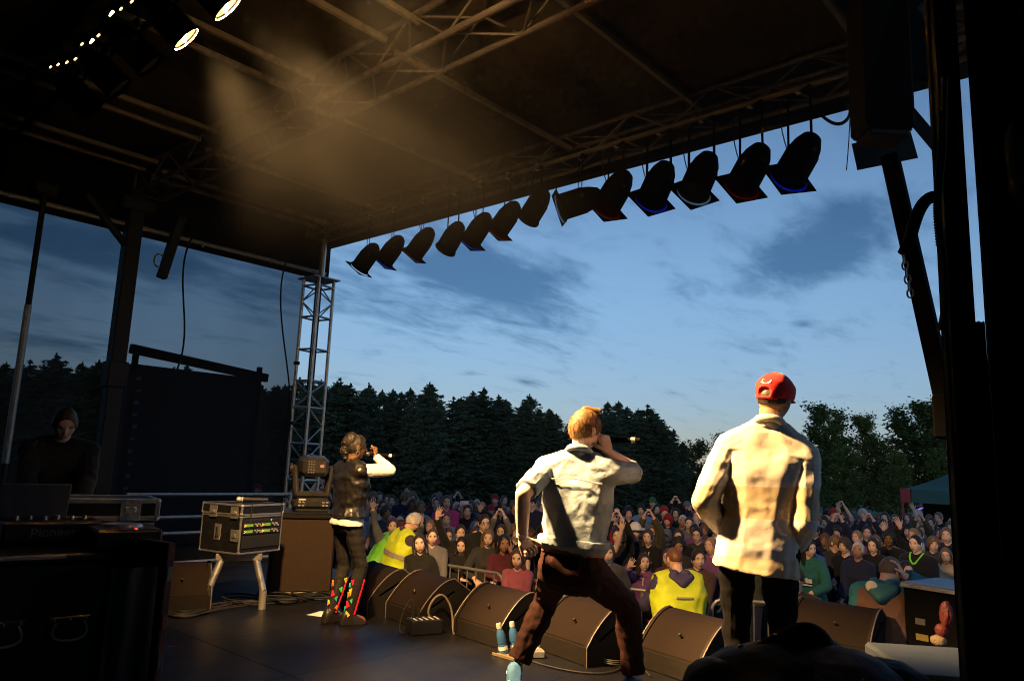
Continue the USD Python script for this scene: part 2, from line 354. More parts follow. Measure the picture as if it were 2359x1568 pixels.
t.add('pole', tube((0, 0, 0), (0, 0, 5.3), .03, 10), blkmat); t.add('pole_head', cbox((0, 0, 5.22), (.12, .26, .16), .03), blkmat)
t.add('pole_sleeve', tube((0, 0, 2.2), (0, 0, 3.9), .036, 10), alud)
p0 = at_x(415, 520, -8.9); p1 = at_x(372, 640, -8.9)
t = Thing('roof_strut', 'short square steel strut hanging down from the roof edge', 'strut', loc=p0)
t.add('strut', bx_between((0, 0, .1), p1 - p0, .10, .10), blkmat)
q = (p1 - p0) * .72; t.add('handle', polytube(spline([q + [0, -.04, .06], q + [0, -.13, .07], q + [0, -.14, -.04], q + [0, -.04, -.05]], 14), .010), steel)
for u, v0, u2, v2, lb in ((434, 565, 402, 862, 'black cable hanging from the roof beside the thick side post'), (661, 596, 648, 1060, 'black cable hanging from the roof just left of the lattice tower')):
    a, b = at_x(u, v0, -9.2), at_x(u2, v2, -9.2); mid = (a + b) / 2 + [0, .03, 0]
    solo('hanging_cable', polytube(spline([a + [0, .04, .12], a, mid, b], 30), .012), rubber, lb, 'cable')

# gauze side sheet: dark mesh fabric the evening sky shows through
def gauze_look():
    N = {'t': ('transparent_bsdf', dict(color=(.86, .93, 1.0))), 'd': ('diffuse_bsdf', dict(color=(.02, .02, .024))), 'tc': ('texture_coordinate', {}), 'mp': ('mapping', dict(scale=(1, .5, .16))),
         'n': ('noise_texture', dict(scale=1.1, detail=3.0)), 'r': ('map_range', dict(from_min=.3, from_max=.7, to_min=.21, to_max=.31, clamp=True)), 'm': ('mix_closure', {})}
    return usdkit.material(stage, '/World/Looks/gauze', N, [('tc.object', 'mp.vector'), ('mp.vector', 'n.vector'), ('n.fac', 'r.value'), ('r.result', 'm.fac'), ('d.BSDF', 'm.closure1'), ('t.BSDF', 'm.closure2')], surface='m.closure')
gy, gz = np.meshgrid(np.linspace(-1.9, 5.9, 40), np.linspace(-.3, 4.2, 12))
gx = -9.46 + .03 * np.sin(gy * 5) * (1 - (gz + .3) / 5)
V = np.stack([gx, gy, gz], -1).reshape(-1, 3); f = []
for j in range(11):
    for i in range(39): a = j * 40 + i; f += [[a, a + 1, a + 41], [a, a + 41, a + 40]]
g = Thing('side_gauze', 'dark see-through mesh sheet closing the left side of the stage', 'gauze sheet', loc=(-9.46, 2, 0))
g.add('mesh_sheet', trimesh.Trimesh(V, f, process=False), gauze_look(), smooth=True, worldco=True)
# guard rail on the left edge
t = Thing('guard_rail', 'aluminium guard rail along the left edge of the stage behind the rack case', 'railing', loc=(-9.22, 3.7, 0))
for z in (.93, .66, .47, .12): t.add('rail', tube((0, 0, z), (0, 2.15, z), .021, 8), alu)
for y in (0, 2.15): t.add('upright', tube((0, y, 0), (0, y, .95), .021, 8), alu)
# ---------------------------------------------------------------- trees
def tri_leaves(c, size, rng, flat=.5, up=None):
    """two triangles (a folded leaf spray) at every centre c"""
    n = len(c); a = rng.normal(size=(n, 3)); a[:, 2] *= flat; a /= np.linalg.norm(a, axis=1)[:, None]
    b = rng.normal(size=(n, 3)); b = np.cross(a, b); b /= np.linalg.norm(b, axis=1)[:, None]
    s = size * rng.uniform(.6, 1.3, (n, 1))
    V = np.stack([c - a * s * .5, c + b * s * .28, c + a * s * .6, c - b * s * .28], 1).reshape(-1, 3)
    k = np.arange(n)[:, None] * 4; F = np.concatenate([k + [0, 1, 2], k + [0, 2, 3]], 1).reshape(-1, 3)
    return V, F
def leaf_look(name, dark, light):
    N = {'oi': ('object_info', {}), 'g': ('geometry', {}), 'tc': ('texture_coordinate', {}), 'n': ('noise_texture', dict(scale=.7, detail=3.0)),
         'a': ('math', dict(math_type='multiply_add', value2=.45)), 'b': ('math', dict(math_type='multiply_add', value2=.35)),
         'r': ('rgb_ramp', dict(ramp=[(.15, dark), (.95, light)])), 'd': ('diffuse_bsdf', {}), 't': ('translucent_bsdf', {}), 'm': ('mix_closure', dict(fac=.25))}
    L = [('tc.object', 'n.vector'), ('g.random_per_island', 'a.value1'), ('n.fac', 'a.value3'), ('oi.random', 'b.value1'), ('a.value', 'b.value3'), ('b.value', 'r.fac'), ('r.color', 'd.color'), ('r.color', 't.color'), ('d.BSDF', 'm.closure1'), ('t.BSDF', 'm.closure2')]
    return usdkit.material(stage, f'/World/Looks/{name}', N, L, surface='m.closure')
con_leaf = leaf_look('conifer_leaf', (.020, .036, .026), (.075, .110, .075))
dec_leaf = leaf_look('spring_leaf', (.025, .045, .018), (.09, .13, .045))
barkm = M('tree_bark', (.045, .036, .028), .9, var=.3, scale=8, bump=.6, bscale=30)
def conifer_mesh(H, R, seed, n_br=760, per=26):
    rng = np.random.default_rng(seed); V, F = [], []; n0 = 0
    t = rng.uniform(0, 1, n_br) ** .9
    nl = int(rng.integers(3, 7)); lead = np.vstack([[0, 0, 1.0, 1.0]] + [[math.cos(a_) * r_, math.sin(a_) * r_, h_, .55] for a_, r_, h_ in zip(rng.uniform(0, 6.28, nl), rng.uniform(.35, .75, nl) * R, rng.uniform(.70, .96, nl))])
    li = rng.choice(len(lead), n_br, p=[.42] + [.58 / nl] * nl); Hl = H * lead[li, 2]
    z0 = .4 + t * (Hl - .45); prof = R * lead[li, 3] * np.clip((1 - t) * 2.3, 0, 1) ** .62 + .06
    lump = .72 + .5 * meshkit.noise(np.c_[z0 * 1.3, z0 * 0 + seed, z0 * 0]); a = rng.uniform(0, 2 * math.pi, n_br); L = prof * rng.uniform(.55, 1.25, n_br) * lump
    D = np.c_[np.cos(a), np.sin(a), 0 * a]; Tn = np.c_[-np.sin(a), np.cos(a), 0 * a]
    s = np.sort(rng.uniform(.12, 1.0, (n_br, per)), axis=1)[..., None]; l = L[:, None, None]
    c = np.array([0, 0, 1.]) * z0[:, None, None] + D[:, None] * l * s + np.array([0, 0, 1.]) * l * (-.42 * s + .34 * s ** 2.4) + Tn[:, None] * rng.normal(0, .07, (n_br, per, 1)) * (.4 + l)
    c = c + rng.normal(0, .035, c.shape) + np.c_[lead[li, :2], 0 * Hl][:, None]
    dirs = D[:, None] * rng.uniform(.4, 1, (n_br, per, 1)) + Tn[:, None] * rng.normal(0, .75, (n_br, per, 1)) + np.array([0, 0, 1.]) * rng.normal(.0, .4, (n_br, per, 1)); dirs /= np.linalg.norm(dirs, axis=2, keepdims=True)
    wv = rng.normal(size=c.shape); wv = np.cross(dirs, wv); wv /= np.linalg.norm(wv, axis=2, keepdims=True)
    sz = rng.uniform(.16, .34, (n_br, per, 1)) * (1.15 - .5 * t[:, None, None])
    P = np.stack([c - dirs * sz * .4, c + wv * sz * .22, c + dirs * sz * .75, c - wv * sz * .22], 2).reshape(-1, 3)
    k = np.arange(n_br * per)[:, None] * 4; F = np.concatenate([k + [0, 1, 2], k + [0, 2, 3]], 1).reshape(-1, 3)
    nt = 40; tt = rng.uniform(0, 1, nt); c2 = np.c_[rng.normal(0, .055, nt) * (1.05 - tt), rng.normal(0, .055, nt) * (1.05 - tt), H - .7 + tt * .8]
    V2, F2 = tri_leaves(c2, .20, rng, 2.2); return trimesh.Trimesh(np.vstack([P, V2]), np.vstack([F, F2 + len(P)]), process=False)
def limbs(H, r, seed, n=14, spread=1.0, z0=.35):
    rng = np.random.default_rng(seed); k = 8; zs = np.linspace(0, H, k)
    wob = np.cumsum(rng.normal(0, .05, (k, 2)), axis=0); P = np.c_[wob, zs]
    ms = [polytube(P, np.linspace(r, r * .12, k), 7)]; tips = []
    for i in range(n):
        h = H * rng.uniform(z0, .97); j = min(k - 2, int(h / H * (k - 1))); b = P[j] + (P[j + 1] - P[j]) * ((h - zs[j]) / (zs[1] - zs[0]))
        a = rng.uniform(0, 6.28); l = spread * (1 - h / H * .75) * rng.uniform(.6, 1.2); e = b + [math.cos(a) * l, math.sin(a) * l, l * rng.uniform(.35, .9)]
        m = (b + e) / 2 + [0, 0, -.06 * l]; ms.append(polytube([b, m, e], [r * .3 * (1.1 - h / H), r * .18, r * .05], 5)); tips.append((b, m, e))
    return cat(*ms), tips
def open_tree_mesh(H, seed, n_leaf=5200, size=.20, spread=2.0, z0=.2, r=.10):
    rng = np.random.default_rng(seed); tr, tips = limbs(H, r, seed, 60, spread, z0); C = []
    for b, m, e in tips:
        k = int(n_leaf / len(tips)); s = rng.uniform(.15, 1.05, k)[:, None]; p = b + (e - b) * s
        C.append(p + rng.normal(0, 1, (k, 3)) * (.10 + .26 * rng.uniform(0, 1, (k, 1))) * [1, 1, .8])
    V, F = tri_leaves(np.vstack(C), size, rng); return tr, trimesh.Trimesh(V, F, process=False)
conifers = []
specs = [(8.2, 1.9, 11), (7.6, 1.6, 12), (8.8, 2.1, 13), (7.9, 1.9, 14), (8.5, 1.5, 15)]
cone_meshes = [conifer_mesh(H, R, s) for H, R, s in specs]; cone_trunks = [limbs(H * .96, .14, s, 5, .8)[0] for H, R, s in specs]
rng = np.random.default_rng(5)
UH = lambda u: 1067.7 + .041 * (u - 1179.5)
def tree_at(u, vtop, d, which, label, group, proto, heights, name):
    """a tree whose top shows at pixel (u, vtop) when it stands d metres away along the view axis"""
    p = at_d(u, vtop, d); H = p[2] - GZ; s = H / heights[which]
    if which not in proto:
        t = Thing(name, label, 'tree', group=group)
        t.add('trunk', (cone_trunks if name == 'conifer_tree' else open_trunks)[which], barkm); t.add('crown', (cone_meshes if name == 'conifer_tree' else open_crowns)[which], con_leaf if name == 'conifer_tree' else dec_leaf, smooth=False)
        t.x.ClearXformOpOrder(); t.x.AddTranslateOp(opSuffix='a').Set(Gf.Vec3d(p[0], p[1], GZ)); t.x.AddRotateZOp(opSuffix='a').Set(float(rng.uniform(0, 360))); t.x.AddScaleOp(opSuffix='a').Set(Gf.Vec3f(s, s, s)); proto[which] = t.path
    else:
        w = s * rng.uniform(.85, 1.3); copy_of(proto[which], name, label, 'tree', (p[0], p[1], GZ), rng.uniform(0, 6.28), group, (w, w, s))
sky_line = [(-60, 822), (15, 838), (70, 832), (130, 818), (190, 838), (228, 832), (262, 826), (335, 850), (400, 850), (432, 842), (482, 872), (510, 868), (575, 868), (600, 886), (640, 890), (690, 872), (740, 880), (785, 872), (850, 886), (905, 900), (945, 896), (990, 884), (1045, 916), (1090, 904), (1115, 896), (1165, 922), (1220, 912), (1265, 944), (1330, 960), (1400, 928), (1425, 926), (1470, 944), (1492, 934), (1525, 972), (1552, 990), (1572, 1018)]
proto_c = {}; hc = [s[0] for s in specs]
def side_word(u):
    return 'behind the gauze' if u < 690 else 'right of the tower' if u < 850 else 'above the middle crowd' if u < 1250 else 'behind the denim man' if u < 1480 else 'at its right end'
ORD = lambda n: f'{n}' + ('th' if n % 100 in (11, 12, 13) else {1: 'st', 2: 'nd', 3: 'rd'}.get(n % 10, 'th'))
for i, (u, v) in enumerate(sky_line):
    d = 38 + rng.uniform(-2, 3) + max(0, (u - 600) / 1000 * 6)
    tree_at(u, v, d, i % 5, f'dark conifer topping the hedge {side_word(u)}, {ORD(i + 1)} from the left', 'conifers of the tall hedge behind the crowd', proto_c, hc, 'conifer_tree')
for j, u in enumerate(range(-90, 1560, 30)):
    v = np.interp(u, [a for a, b in sky_line], [b for a, b in sky_line]) + rng.uniform(2, 26)
    tree_at(u + rng.uniform(-15, 15), v, 34.5 + rng.uniform(-2, 2) + max(0, (u - 600) / 1000 * 6), int(rng.integers(0, 5)), f'lower bushy conifer {side_word(u)}, {ORD(j + 1)} from the left', 'lower conifers in front of the hedge', proto_c, hc, 'conifer_tree')
open_specs = [(8.6, 31), (8.0, 32), (7.2, 33), (9.0, 34)]
_ot = [open_tree_mesh(H, s, 8000 if i != 2 else 5000, .22, 2.6 + .4 * (i % 2), .06) for i, (H, s) in enumerate(open_specs)]; open_trunks = [a for a, b in _ot]; open_crowns = [b for a, b in _ot]
proto_o = {}; ho = [s[0] for s in open_specs]
for i, (u, v, d, w, lb) in enumerate([(1605, 1010, 46, 2, 'small dark tree just left of the man in the red cap'), (1660, 995, 60, 2, 'bare-topped small tree behind the shoulder of the man in the red cap'), (1700, 1010, 58, 1, 'leafy tree hidden behind the man in the red cap'), (1760, 1000, 56, 0, 'green tree directly behind the man in the red cap'),
        (1892, 936, 47, 0, 'tall feathery tree just right of the man in the red cap'), (1925, 952, 49, 1, 'slim feathery tree second from the man in the red cap'), (1985, 960, 48, 3, 'spruce-like green tree in the middle of the right-hand group'), (2025, 1000, 46, 2, 'low green tree between the two tall groups on the right'),
        (2078, 950, 47, 1, 'pale green birch-like tree left of the crooked tree'), (2125, 930, 45, 3, 'tall crooked thin tree near the black curtain on the right'), (2165, 965, 46, 0, 'green tree touching the black curtain above the gazebo'),
        (1950, 1035, 42, 1, 'low bushy tree in front of the right-hand trees'), (2060, 1045, 41, 0, 'low bushy tree left of the gazebo'), (1850, 1040, 43, 3, 'low bushy tree beside the sleeve of the man in the red cap'), (2150, 1030, 43, 2, 'low bushy tree behind the gazebo'), (1640, 1060, 44, 1, 'low bushy tree at the end of the hedge'), (2230, 960, 47, 1, 'tree hidden by the black curtain edge')]):
    tree_at(u, v, d, w, lb, 'loose trees on the right', proto_o, ho, 'leafy_tree')
# ---------------------------------------------------------------- lamps on the rear truss
glow = M('lamp_filament', (1.0, .74, .36), emit=30.)
glow2 = M('lamp_reflector_lit', (1.0, .66, .26), emit=1.2)
reflm = M('lamp_reflector', (.7, .55, .3), .25, .9)
spark = M('small_lamp_glow', (1.0, .66, .30), emit=2.2)
sparkb = M('small_lamp_bright', (1.0, .72, .40), emit=10.)
WARM = Gf.Vec3f(1.0, .57, .21)
def spot(t, pos, d, power, half, soft=1.0, r=.05, name='beam', col=WARM):
    p = numbered(t.path, name); l = UsdLux.SphereLight.Define(stage, p); l.CreateRadiusAttr(r); l.CreateIntensityAttr(power); l.CreateColorAttr(col); l.CreateNormalizeAttr(True)
    s = UsdLux.ShapingAPI.Apply(l.GetPrim()); s.CreateShapingConeAngleAttr(half); s.CreateShapingConeSoftnessAttr(soft)
    l.AddTransformOp().Set(look_matrix(-np.array(d, float), pos))
def par_can(name, label, cat_, group, front, d, lit=0, gel=None, clamp_z=None, body=blkmat, L=.36, R=.105, worldtruss=True, loop=False):
    """a parabolic spotlight can: front = centre of its open end, d = where it points"""
    d = np.array(d, float) / np.linalg.norm(d); F = frame_of(-d); front = np.array(front, float)
    piv = front - d * L * .45; t = Thing(name, label, cat_, loc=piv, group=group)
    def W(m): return moved(moved(m, (0, 0, 0), F), front - piv)
    t.add('can', W(lathe([(R - .006, .0), (R, .0), (R, L * .55), (R * .93, L * .60), (R * .93, L * .62), (R * .86, L * .74), (R * .62, L * .92), (R * .30, L), (.0, L), (.0, L - .01), (R * .55, L * .86), (R - .006, L * .5), (R - .006, 0)], 24)), body)
    t.add('rim', W(lathe([(R, -.004), (R + .012, -.004), (R + .012, .012), (R, .012)], 24)), body)
    # yoke with two straps hanging from the clamp on the bar
    cz = (clamp_z if clamp_z is not None else piv[2] + .3) - piv[2]; ax = np.cross(d, [0, 0, 1]); ax /= np.linalg.norm(ax)
    top = np.array([0, 0, cz])
    for s in (-1, 1):
        e = ax * s * (R + .022); t.add('yoke_strap', bx_between(e, top + ax * s * (R + .022) * .95, .006, .028, ax, .001), body); t.add('yoke_knob', tube(e, e + ax * s * .035, .018, 10), rubber)
    t.add('yoke_bar', bx_between(top - ax * (R + .02), top + ax * (R + .02), .028, .006, (0, 0, 1), .001), body)
    t.add('clamp', cbox(top + [0, 0, .03], (.05, .05, .075), .01), alud)
    if gel is not None:
        sq = R * 2.5; fr = sbox(-sq / 2, -sq / 2, sq / 2, sq / 2).difference(Point(0, -.012).buffer(R * 1.12, 20))
        ga = math.radians(gel[1]); Rg = np.array([[math.cos(ga), -math.sin(ga), 0], [math.sin(ga), math.cos(ga), 0], [0, 0, 1]])
        fp = t.add('gel_frame', W(moved(moved(prism(fr, .006), (0, 0, -.02)), (0, 0, 0), Rg)), body)
        if gel[0] is not None: t.add('colour_gel', W(moved(moved(prism(Point(0, -.012).buffer(R * 1.13, 16), .001), (0, 0, -.013)), (0, 0, 0), Rg)), gel[0], fp)
    if loop:
        e = -d * L * .45 + ax * (R + .02)
        t.add('safety_cable', polytube(spline([top + ax * .08, top * .4 + ax * (R + .07), e + ax * .05 + [0, 0, -.12], e + [0, 0, -.02]], 16), .005), rubber)
    if lit:
        t.add('reflector', W(lathe([(R - .01, .02), (R * .8, .10), (R * .4, .15), (0, .16)], 20)), glow2 if lit > .5 else reflm)
        if lit > .5:
            t.add('filament', W(cbox((0, 0, .012), (.11, .016, .02), .004)), glow)
    return t, front, d
sootm = M('soot_black_steel', (.004, .004, .0045), .85, var=.3, spec=.02)
lamp_row = [(-6.63, .0, 0), (-6.06, .12, 0), (-5.49, .25, 0), (-4.92, 1.0, 1), (-4.35, 1.0, 1), (-3.78, 1.0, 1), (-3.21, 1.0, 1), (-2.64, .6, 1), (-2.07, .0, 0)]
for i, (x, pw, vis) in enumerate(lamp_row):
    lbs = ['unlit black spotlight at the left end of the rear lamp row', 'dimmed black spotlight, second from the left in the rear lamp row', 'dim black spotlight just left of the two bright lamps', 'bright warm spotlight on the rear truss, the lower of the two in view', 'bright warm spotlight on the rear truss, the upper one at the picture edge', 'bright spotlight on the rear truss, third beyond the picture edge', 'bright spotlight on the rear truss above the man in denim', 'half-bright spotlight on the rear truss', 'unlit spotlight at the right end of the rear truss']
    aim = np.array([.28, .82, -.70])
    t, fr, d = par_can('par_lamp', lbs[i], 'spotlight', 'spotlights of the rear truss', (x, 2.0, 4.24), aim, lit=pw if pw else 0, clamp_z=4.50, R=.11, body=sootm)
    if pw >= .1: spot(t, fr - t.loc + d * .03, np.array([.17, .95, -.30]), BEAM * pw, 7, .8, .05, 'beam_light')
    if vis:
        tgt, pw2, half = {3: ((-3.4, 3.9, .9), 3.4, 24), 4: ((-2.15, 3.9, 1.3), 3.8, 19), 5: ((-6.5, 4.5, .7), 1.5, 20), 6: ((-5.4, 8.5, -.6), .9, 28), 7: ((-7.0, 5.0, 4.72), ROOFGLOW, 48)}[i]
        spot(t, fr - t.loc + d * .03, np.array(tgt) - fr, SPILL * pw2, half, .7, .11, 'spill_light')
# rows of small lamps further back, upper left
for k, pts in enumerate([[(118, 155), (135, 150), (155, 145), (175, 137)], [(190, 103), (213, 95), (228, 83)], [(258, 32), (280, 22), (305, 5)]]):
    P = [at_y(u, v, 1.6) for u, v in pts]; c = np.mean(P, 0); t = Thing('lamp_bar', ['dark bar with four small glowing lamps, lowest at upper left', 'dark bar with three small glowing lamps, middle one at upper left', 'dark bar with three small glowing lamps at the top edge'][k], 'lamp bar', loc=c, group='bars of small lamps at upper left')
    a, b = P[0] - c, P[-1] - c; dd = (b - a) / np.linalg.norm(b - a)
    t.add('bar', bx_between(a - dd * .12 + [0, -.09, .05], b + dd * .12 + [0, -.09, .05], .09, .09), blkmat)
    for j, p in enumerate(P):
        q = p - c; dn = np.array([.35, .8, -.5]); dn /= np.linalg.norm(dn)
        t.add('lamp_head', lathe([(.0, -.07), (.035, -.07), (.042, 0), (.036, 0), (.0, -.02)], 12, q, frame_of(dn)), blkmat)
        big = (k, j) in ((1, 1), (2, 0))
        t.add('lamp_cell', moved(cbox((0, 0, -.004), (.022 if big else .011, .045 if big else .028, .012), .003), q, frame_of(dn)), sparkb if big else spark)
    t.add('hanger', tube((a + b) / 2 + [0, -.09, .05], (a + b) / 2 + [0, -.09, 4.8 - c[2]], .012, 6), blkmat)
# ---------------------------------------------------------------- spotlights hanging from the front truss
def gel_look(name, col):
    N = {'t': ('transparent_bsdf', dict(color=col)), 'd': ('diffuse_bsdf', dict(color=tuple(np.array(col) * .05))), 'm': ('mix_closure', dict(fac=.5))}
    return usdkit.material(stage, f'/World/Looks/{name}', N, [('d.BSDF', 'm.closure1'), ('t.BSDF', 'm.closure2')], surface='m.closure')
gels = {'b': gel_look('blue_gel', (.08, .22, 1.0)), 'r': gel_look('red_gel', (.75, .04, .02)), 'w': gel_look('clear_gel', (.9, .9, .9)), 'n': None}
front_row = [(828, 618, 'n', 35, .3), (884, 602, 'b', 30, .35), (952, 586, 'r', 25, .4), (1026, 575, None, 0, .05), (1084, 556, 'b', 22, .25), (1146, 532, 'r', 25, .4), (1216, 505, None, 0, .25), (1292, 478, 'w', 8, -.75), (1396, 478, 'r', 18, .25), (1500, 460, 'b', 3, .02), (1598, 442, 'w', 2, .06), (1708, 428, 'r', 15, .28), (1818, 408, 'b', 22, .38)]
for i, (u, v, g, ga, sx) in enumerate(front_row):
    fr = at_y(u, v, 5.72); d = np.array([-sx * .5 - .1, -.42, -.86])
    if sx < -.5: d = np.array([-.65, -.62, -.35])
    nm = {'n': 'with a blank frame', 'b': 'with a blue gel', 'r': 'with a red gel', 'w': 'with a clear gel', None: 'without a gel frame'}[g]
    ordn = ['first', 'second', 'third', 'fourth', 'fifth', 'sixth', 'seventh', 'eighth', 'ninth', 'tenth', 'eleventh', 'twelfth', 'last'][i]
    par_can('par_can', f'black spotlight {nm}, {ordn} from the tower in the front truss row', 'spotlight', 'spotlights hanging from the front truss', fr, d, gel=None if g is None else (gels[g], ga), clamp_z=4.56, loop=i in (2, 4, 6, 8, 9, 10, 11, 12), R=.135 if i > 6 else .117, L=.45 if i > 6 else .40, body=sootm)
# ---------------------------------------------------------------- smoke under the roof, where the beams show
def smoke_look():
    N = {'v': ('principled_volume', dict(color=(.92, .90, .86), density=SMOKE, anisotropy=.35)), 'tc': ('texture_coordinate', {}), 'sp': ('separate_xyz', {}), 'fz': ('map_range', dict(range_type='smoothstep', from_min=2.7, from_max=4.3, clamp=True)), 'mu': ('math', dict(math_type='multiply')), 'm2': ('math', dict(math_type='multiply')), 'fy': ('map_range', dict(range_type='smoothstep', from_min=2.1, from_max=2.7, clamp=True)), 'n': ('noise_texture', dict(scale=.9, detail=3.0)), 'r': ('map_range', dict(from_min=.35, from_max=.68, to_min=SMOKE * .35, to_max=SMOKE * 1.6, clamp=True))}
    return usdkit.material(stage, '/World/Looks/smoke', N, [('tc.object', 'n.vector'), ('n.fac', 'r.value'), ('tc.object', 'sp.vector'), ('sp.z', 'fz.value'), ('r.result', 'mu.value1'), ('fz.result', 'mu.value2'), ('sp.y', 'fy.value'), ('mu.value', 'm2.value1'), ('fy.result', 'm2.value2'), ('m2.value', 'v.density')], volume='v.volume')
solo('stage_smoke', moved(trimesh.creation.box((7.4, 4.1, 2.3)), (-4.2, 4.12, 3.62)), smoke_look(), 'thin warm stage smoke drifting under the roof in the lamp beams', 'smoke', kind='stuff', smooth=False)
# ---------------------------------------------------------------- stage props
def cam_h():
    t = np.array([FWD[0], FWD[1], 0]); return t / np.linalg.norm(t), np.array([cy_, sy_, 0])
FH, RH = cam_h()
def facing(pos, deg):
    """z rotation that turns local -y to the camera, then deg to the camera's right"""
    t = CAM - np.array(pos); t[2] = 0; t /= np.linalg.norm(t); r = np.array([-t[1], t[0], 0])  # right as the camera sees it
    if r @ RH < 0: r = -r
    n = t * math.cos(math.radians(deg)) + r * math.sin(math.radians(deg)); return math.atan2(n[0], -n[1])
# --- wedge monitors
def wedge(name, label, pa, pb, group='floor monitors along the stage front', w=.66, flip=False):
    """pa, pb: left and right ends of the lower front edge"""
    a, b = np.array(pa), np.array(pb); c = (a + b) / 2; d = b - a; rz = math.atan2(d[1], d[0])
    t = Thing(name, label, 'floor monitor', loc=(c[0], c[1], 0), rotz=rz, group=group)
    # section in (depth y, height z); front at y = 0, rear at y = .56
    arc = [((.02 + .34 * s), .140 + .255 * math.sin(s * math.pi / 2) ** .9) for s in np.linspace(0, 1, 9)]
    sec = [(.0, .006), (.0, .132)] + arc + [(.50, .29), (.56, .18), (.56, .006)]
    R = np.array([[0, 0, 1], [1, 0, 0], [0, 1, 0]], float)
    t.add('cabinet', moved(prism(sec, w - .05), (-(w - .05) / 2, 0, 0), R), cabinet, smooth=20)
    g = [(.008, .136)] + [(y - .010, z + .010) for y, z in arc] + [(y + .004, z - .006) for y, z in arc[::-1]] + [(.016, .132)]
    t.add('grille', moved(prism(g, w - .062), (-(w - .062) / 2, 0, 0), R), tolex, smooth=25)
    sec2 = [(-.008, .0), (-.010, .138)] + [(y - .016, z + .018) for y, z in arc] + [(.515, .30), (.575, .18), (.575, .0)]
    P2 = Polygon(sec2)
    hole = P2.buffer(-.03).intersection(sbox(.12, .22, .30, .275)); slot = Polygon([(.10, .185), (.12, .165), (.36, .29), (.34, .312)])
    for s in (-1, 1):
        e = t.add('end_cheek', moved(prism(P2.difference(slot), .028), (-w / 2 if s < 0 else w / 2 - .028, 0, 0), R), cabinet, smooth=20)
        t.add('edge_trim', polytube([(s * w / 2, y, z) for y, z in sec2[:-2]], .0055, 6), M('worn_edge_trim', (.16, .13, .11), .5, .3, var=.4, scale=30), e)
    t.add('logo_plate', cbox((.04, .085, .285), (.022, .02, .02), .003, rotm((1, 0, 0), 45)), blk)
    t.add('rubber_foot', cbox((-w / 2 + .05, .05, .004), (.04, .04, .008), .002), rubber); t.add('rubber_foot', cbox((w / 2 - .05, .05, .004), (.04, .04, .008), .002), rubber)
    t.add('speaker_cone', lathe([(.0, .0), (.05, .0), (.12, .03), (.125, .035)], 20, (-w * .1, .26, .30), frame_of((0, -.6, .8))), rubber)
    return t
Z0 = lambda u, v: at_z(u, v, 0)
W = [((790, 1385), (858, 1420), 'darkest floor monitor, right behind the boots of the woman singer'), ((874, 1402), (1004, 1466), 'brown-lit floor monitor, second from the left, behind the cable box'), ((1032, 1446), (1186, 1504), 'brown-lit floor monitor behind the left leg of the man in denim'), ((1236, 1482), (1376, 1544), 'brown-lit floor monitor between the legs of the man in denim'), ((1462, 1520), (1640, 1590), 'brown-lit floor monitor left of the man in the red cap')]
for a, b, l in W:
    pa, pb = Z0(a[0] - 8, a[1] + 4), Z0(b[0] - 8, b[1] + 4)
    c = (pa + pb) / 2; d = (pb - pa) / np.linalg.norm(pb - pa); d = d * .7 + np.array([1, 0, 0]) * .3; d /= np.linalg.norm(d)
    wedge('floor_monitor', l, c - d * .31, c + d * .31, w=.61)
pc = Z0(1905, 1520); wedge('floor_monitor', 'small floor monitor at the stage edge right of the man in the red cap', pc + [-.3, .0, 0], pc + [.3, 0, 0])
pa = Z0(402, 1412); dd = np.array([.35, .93, 0]); wedge('floor_monitor', 'unlit floor monitor standing beside the trestle under the rack case', pa - dd * .30, pa + dd * .30, w=.6)
# --- subwoofer and moving head
ps = Z0(690, 1368); rz = facing(ps, 4)
t = Thing('subwoofer', 'large subwoofer cabinet lit brown beside the woman singer', 'loudspeaker', loc=(ps[0], ps[1], 0), rotz=rz)
t.add('cabinet', cbox((0, .42, .42), (.66, .80, .82), .012), cabinet); t.add('grille', cbox((0, .012, .40), (.625, .03, .745), .006), M('subwoofer_grille', (.040, .026, .016), .75, var=.3, scale=60, bump=.8, bscale=300, spec=.15))
t.add('top_band', cbox((0, .008, .805), (.655, .03, .035), .005), cabinet); t.add('bottom_trim', cbox((0, .006, .016), (.64, .02, .012), .003), alud)
for s in (-1, 1): t.add('side_handle', cbox((s * .332, .4, .5), (.012, .16, .10), .004), blk)
t.add('top_skid', cbox((0, .42, .838), (.62, .74, .012), .004), blk)
psub, rzs = ps, rz
th = np.array([-math.sin(rz), math.cos(rz), 0])  # local +y
pm = np.array([ps[0], ps[1], .845]) + th * .34 + np.array([math.cos(rz), math.sin(rz), 0]) * .06
t = Thing('moving_head', 'large black moving-head stage light standing on the brown subwoofer', 'stage light', loc=pm, rotz=rz + .1)
mh = M('moving_head_plastic', (.030, .027, .024), .38, var=.2, scale=10, coat=.1)
t.add('base', cat(cbox((0, 0, .085), (.40, .36, .13), .045), cbox((0, 0, .015), (.36, .32, .03), .01)), mh, smooth=25)
t.add('display', cbox((.0, -.184, .085), (.13, .012, .05), .003), rubber)
for x in (-.13, .13):
    t.add('base_button', cat(*[cbox((x + dx, -.187, .07 + dz), (.028, .012, .02), .004) for dx in (-.02, .02) for dz in (0, .035)]), alud)
t.add('base_label', cbox((-.12, -.183, .135), (.08, .006, .018), .002), M('pale_label', (.55, .52, .45), .6))
for s in (-1, 1):
    t.add('yoke_arm', cat(hullp(np.vstack([np.array(cbox((s * .17, 0, .20), (.06, .16, .06), .02).vertices), np.array(cbox((s * .205, 0, .46), (.055, .12, .10), .02).vertices)]))), mh, smooth=25)
    t.add('yoke_cap', lathe([(0, .03), (.05, .028), (.06, 0), (0, 0)], 16, (s * .232, 0, .47), frame_of((s, 0, 0))), mh)
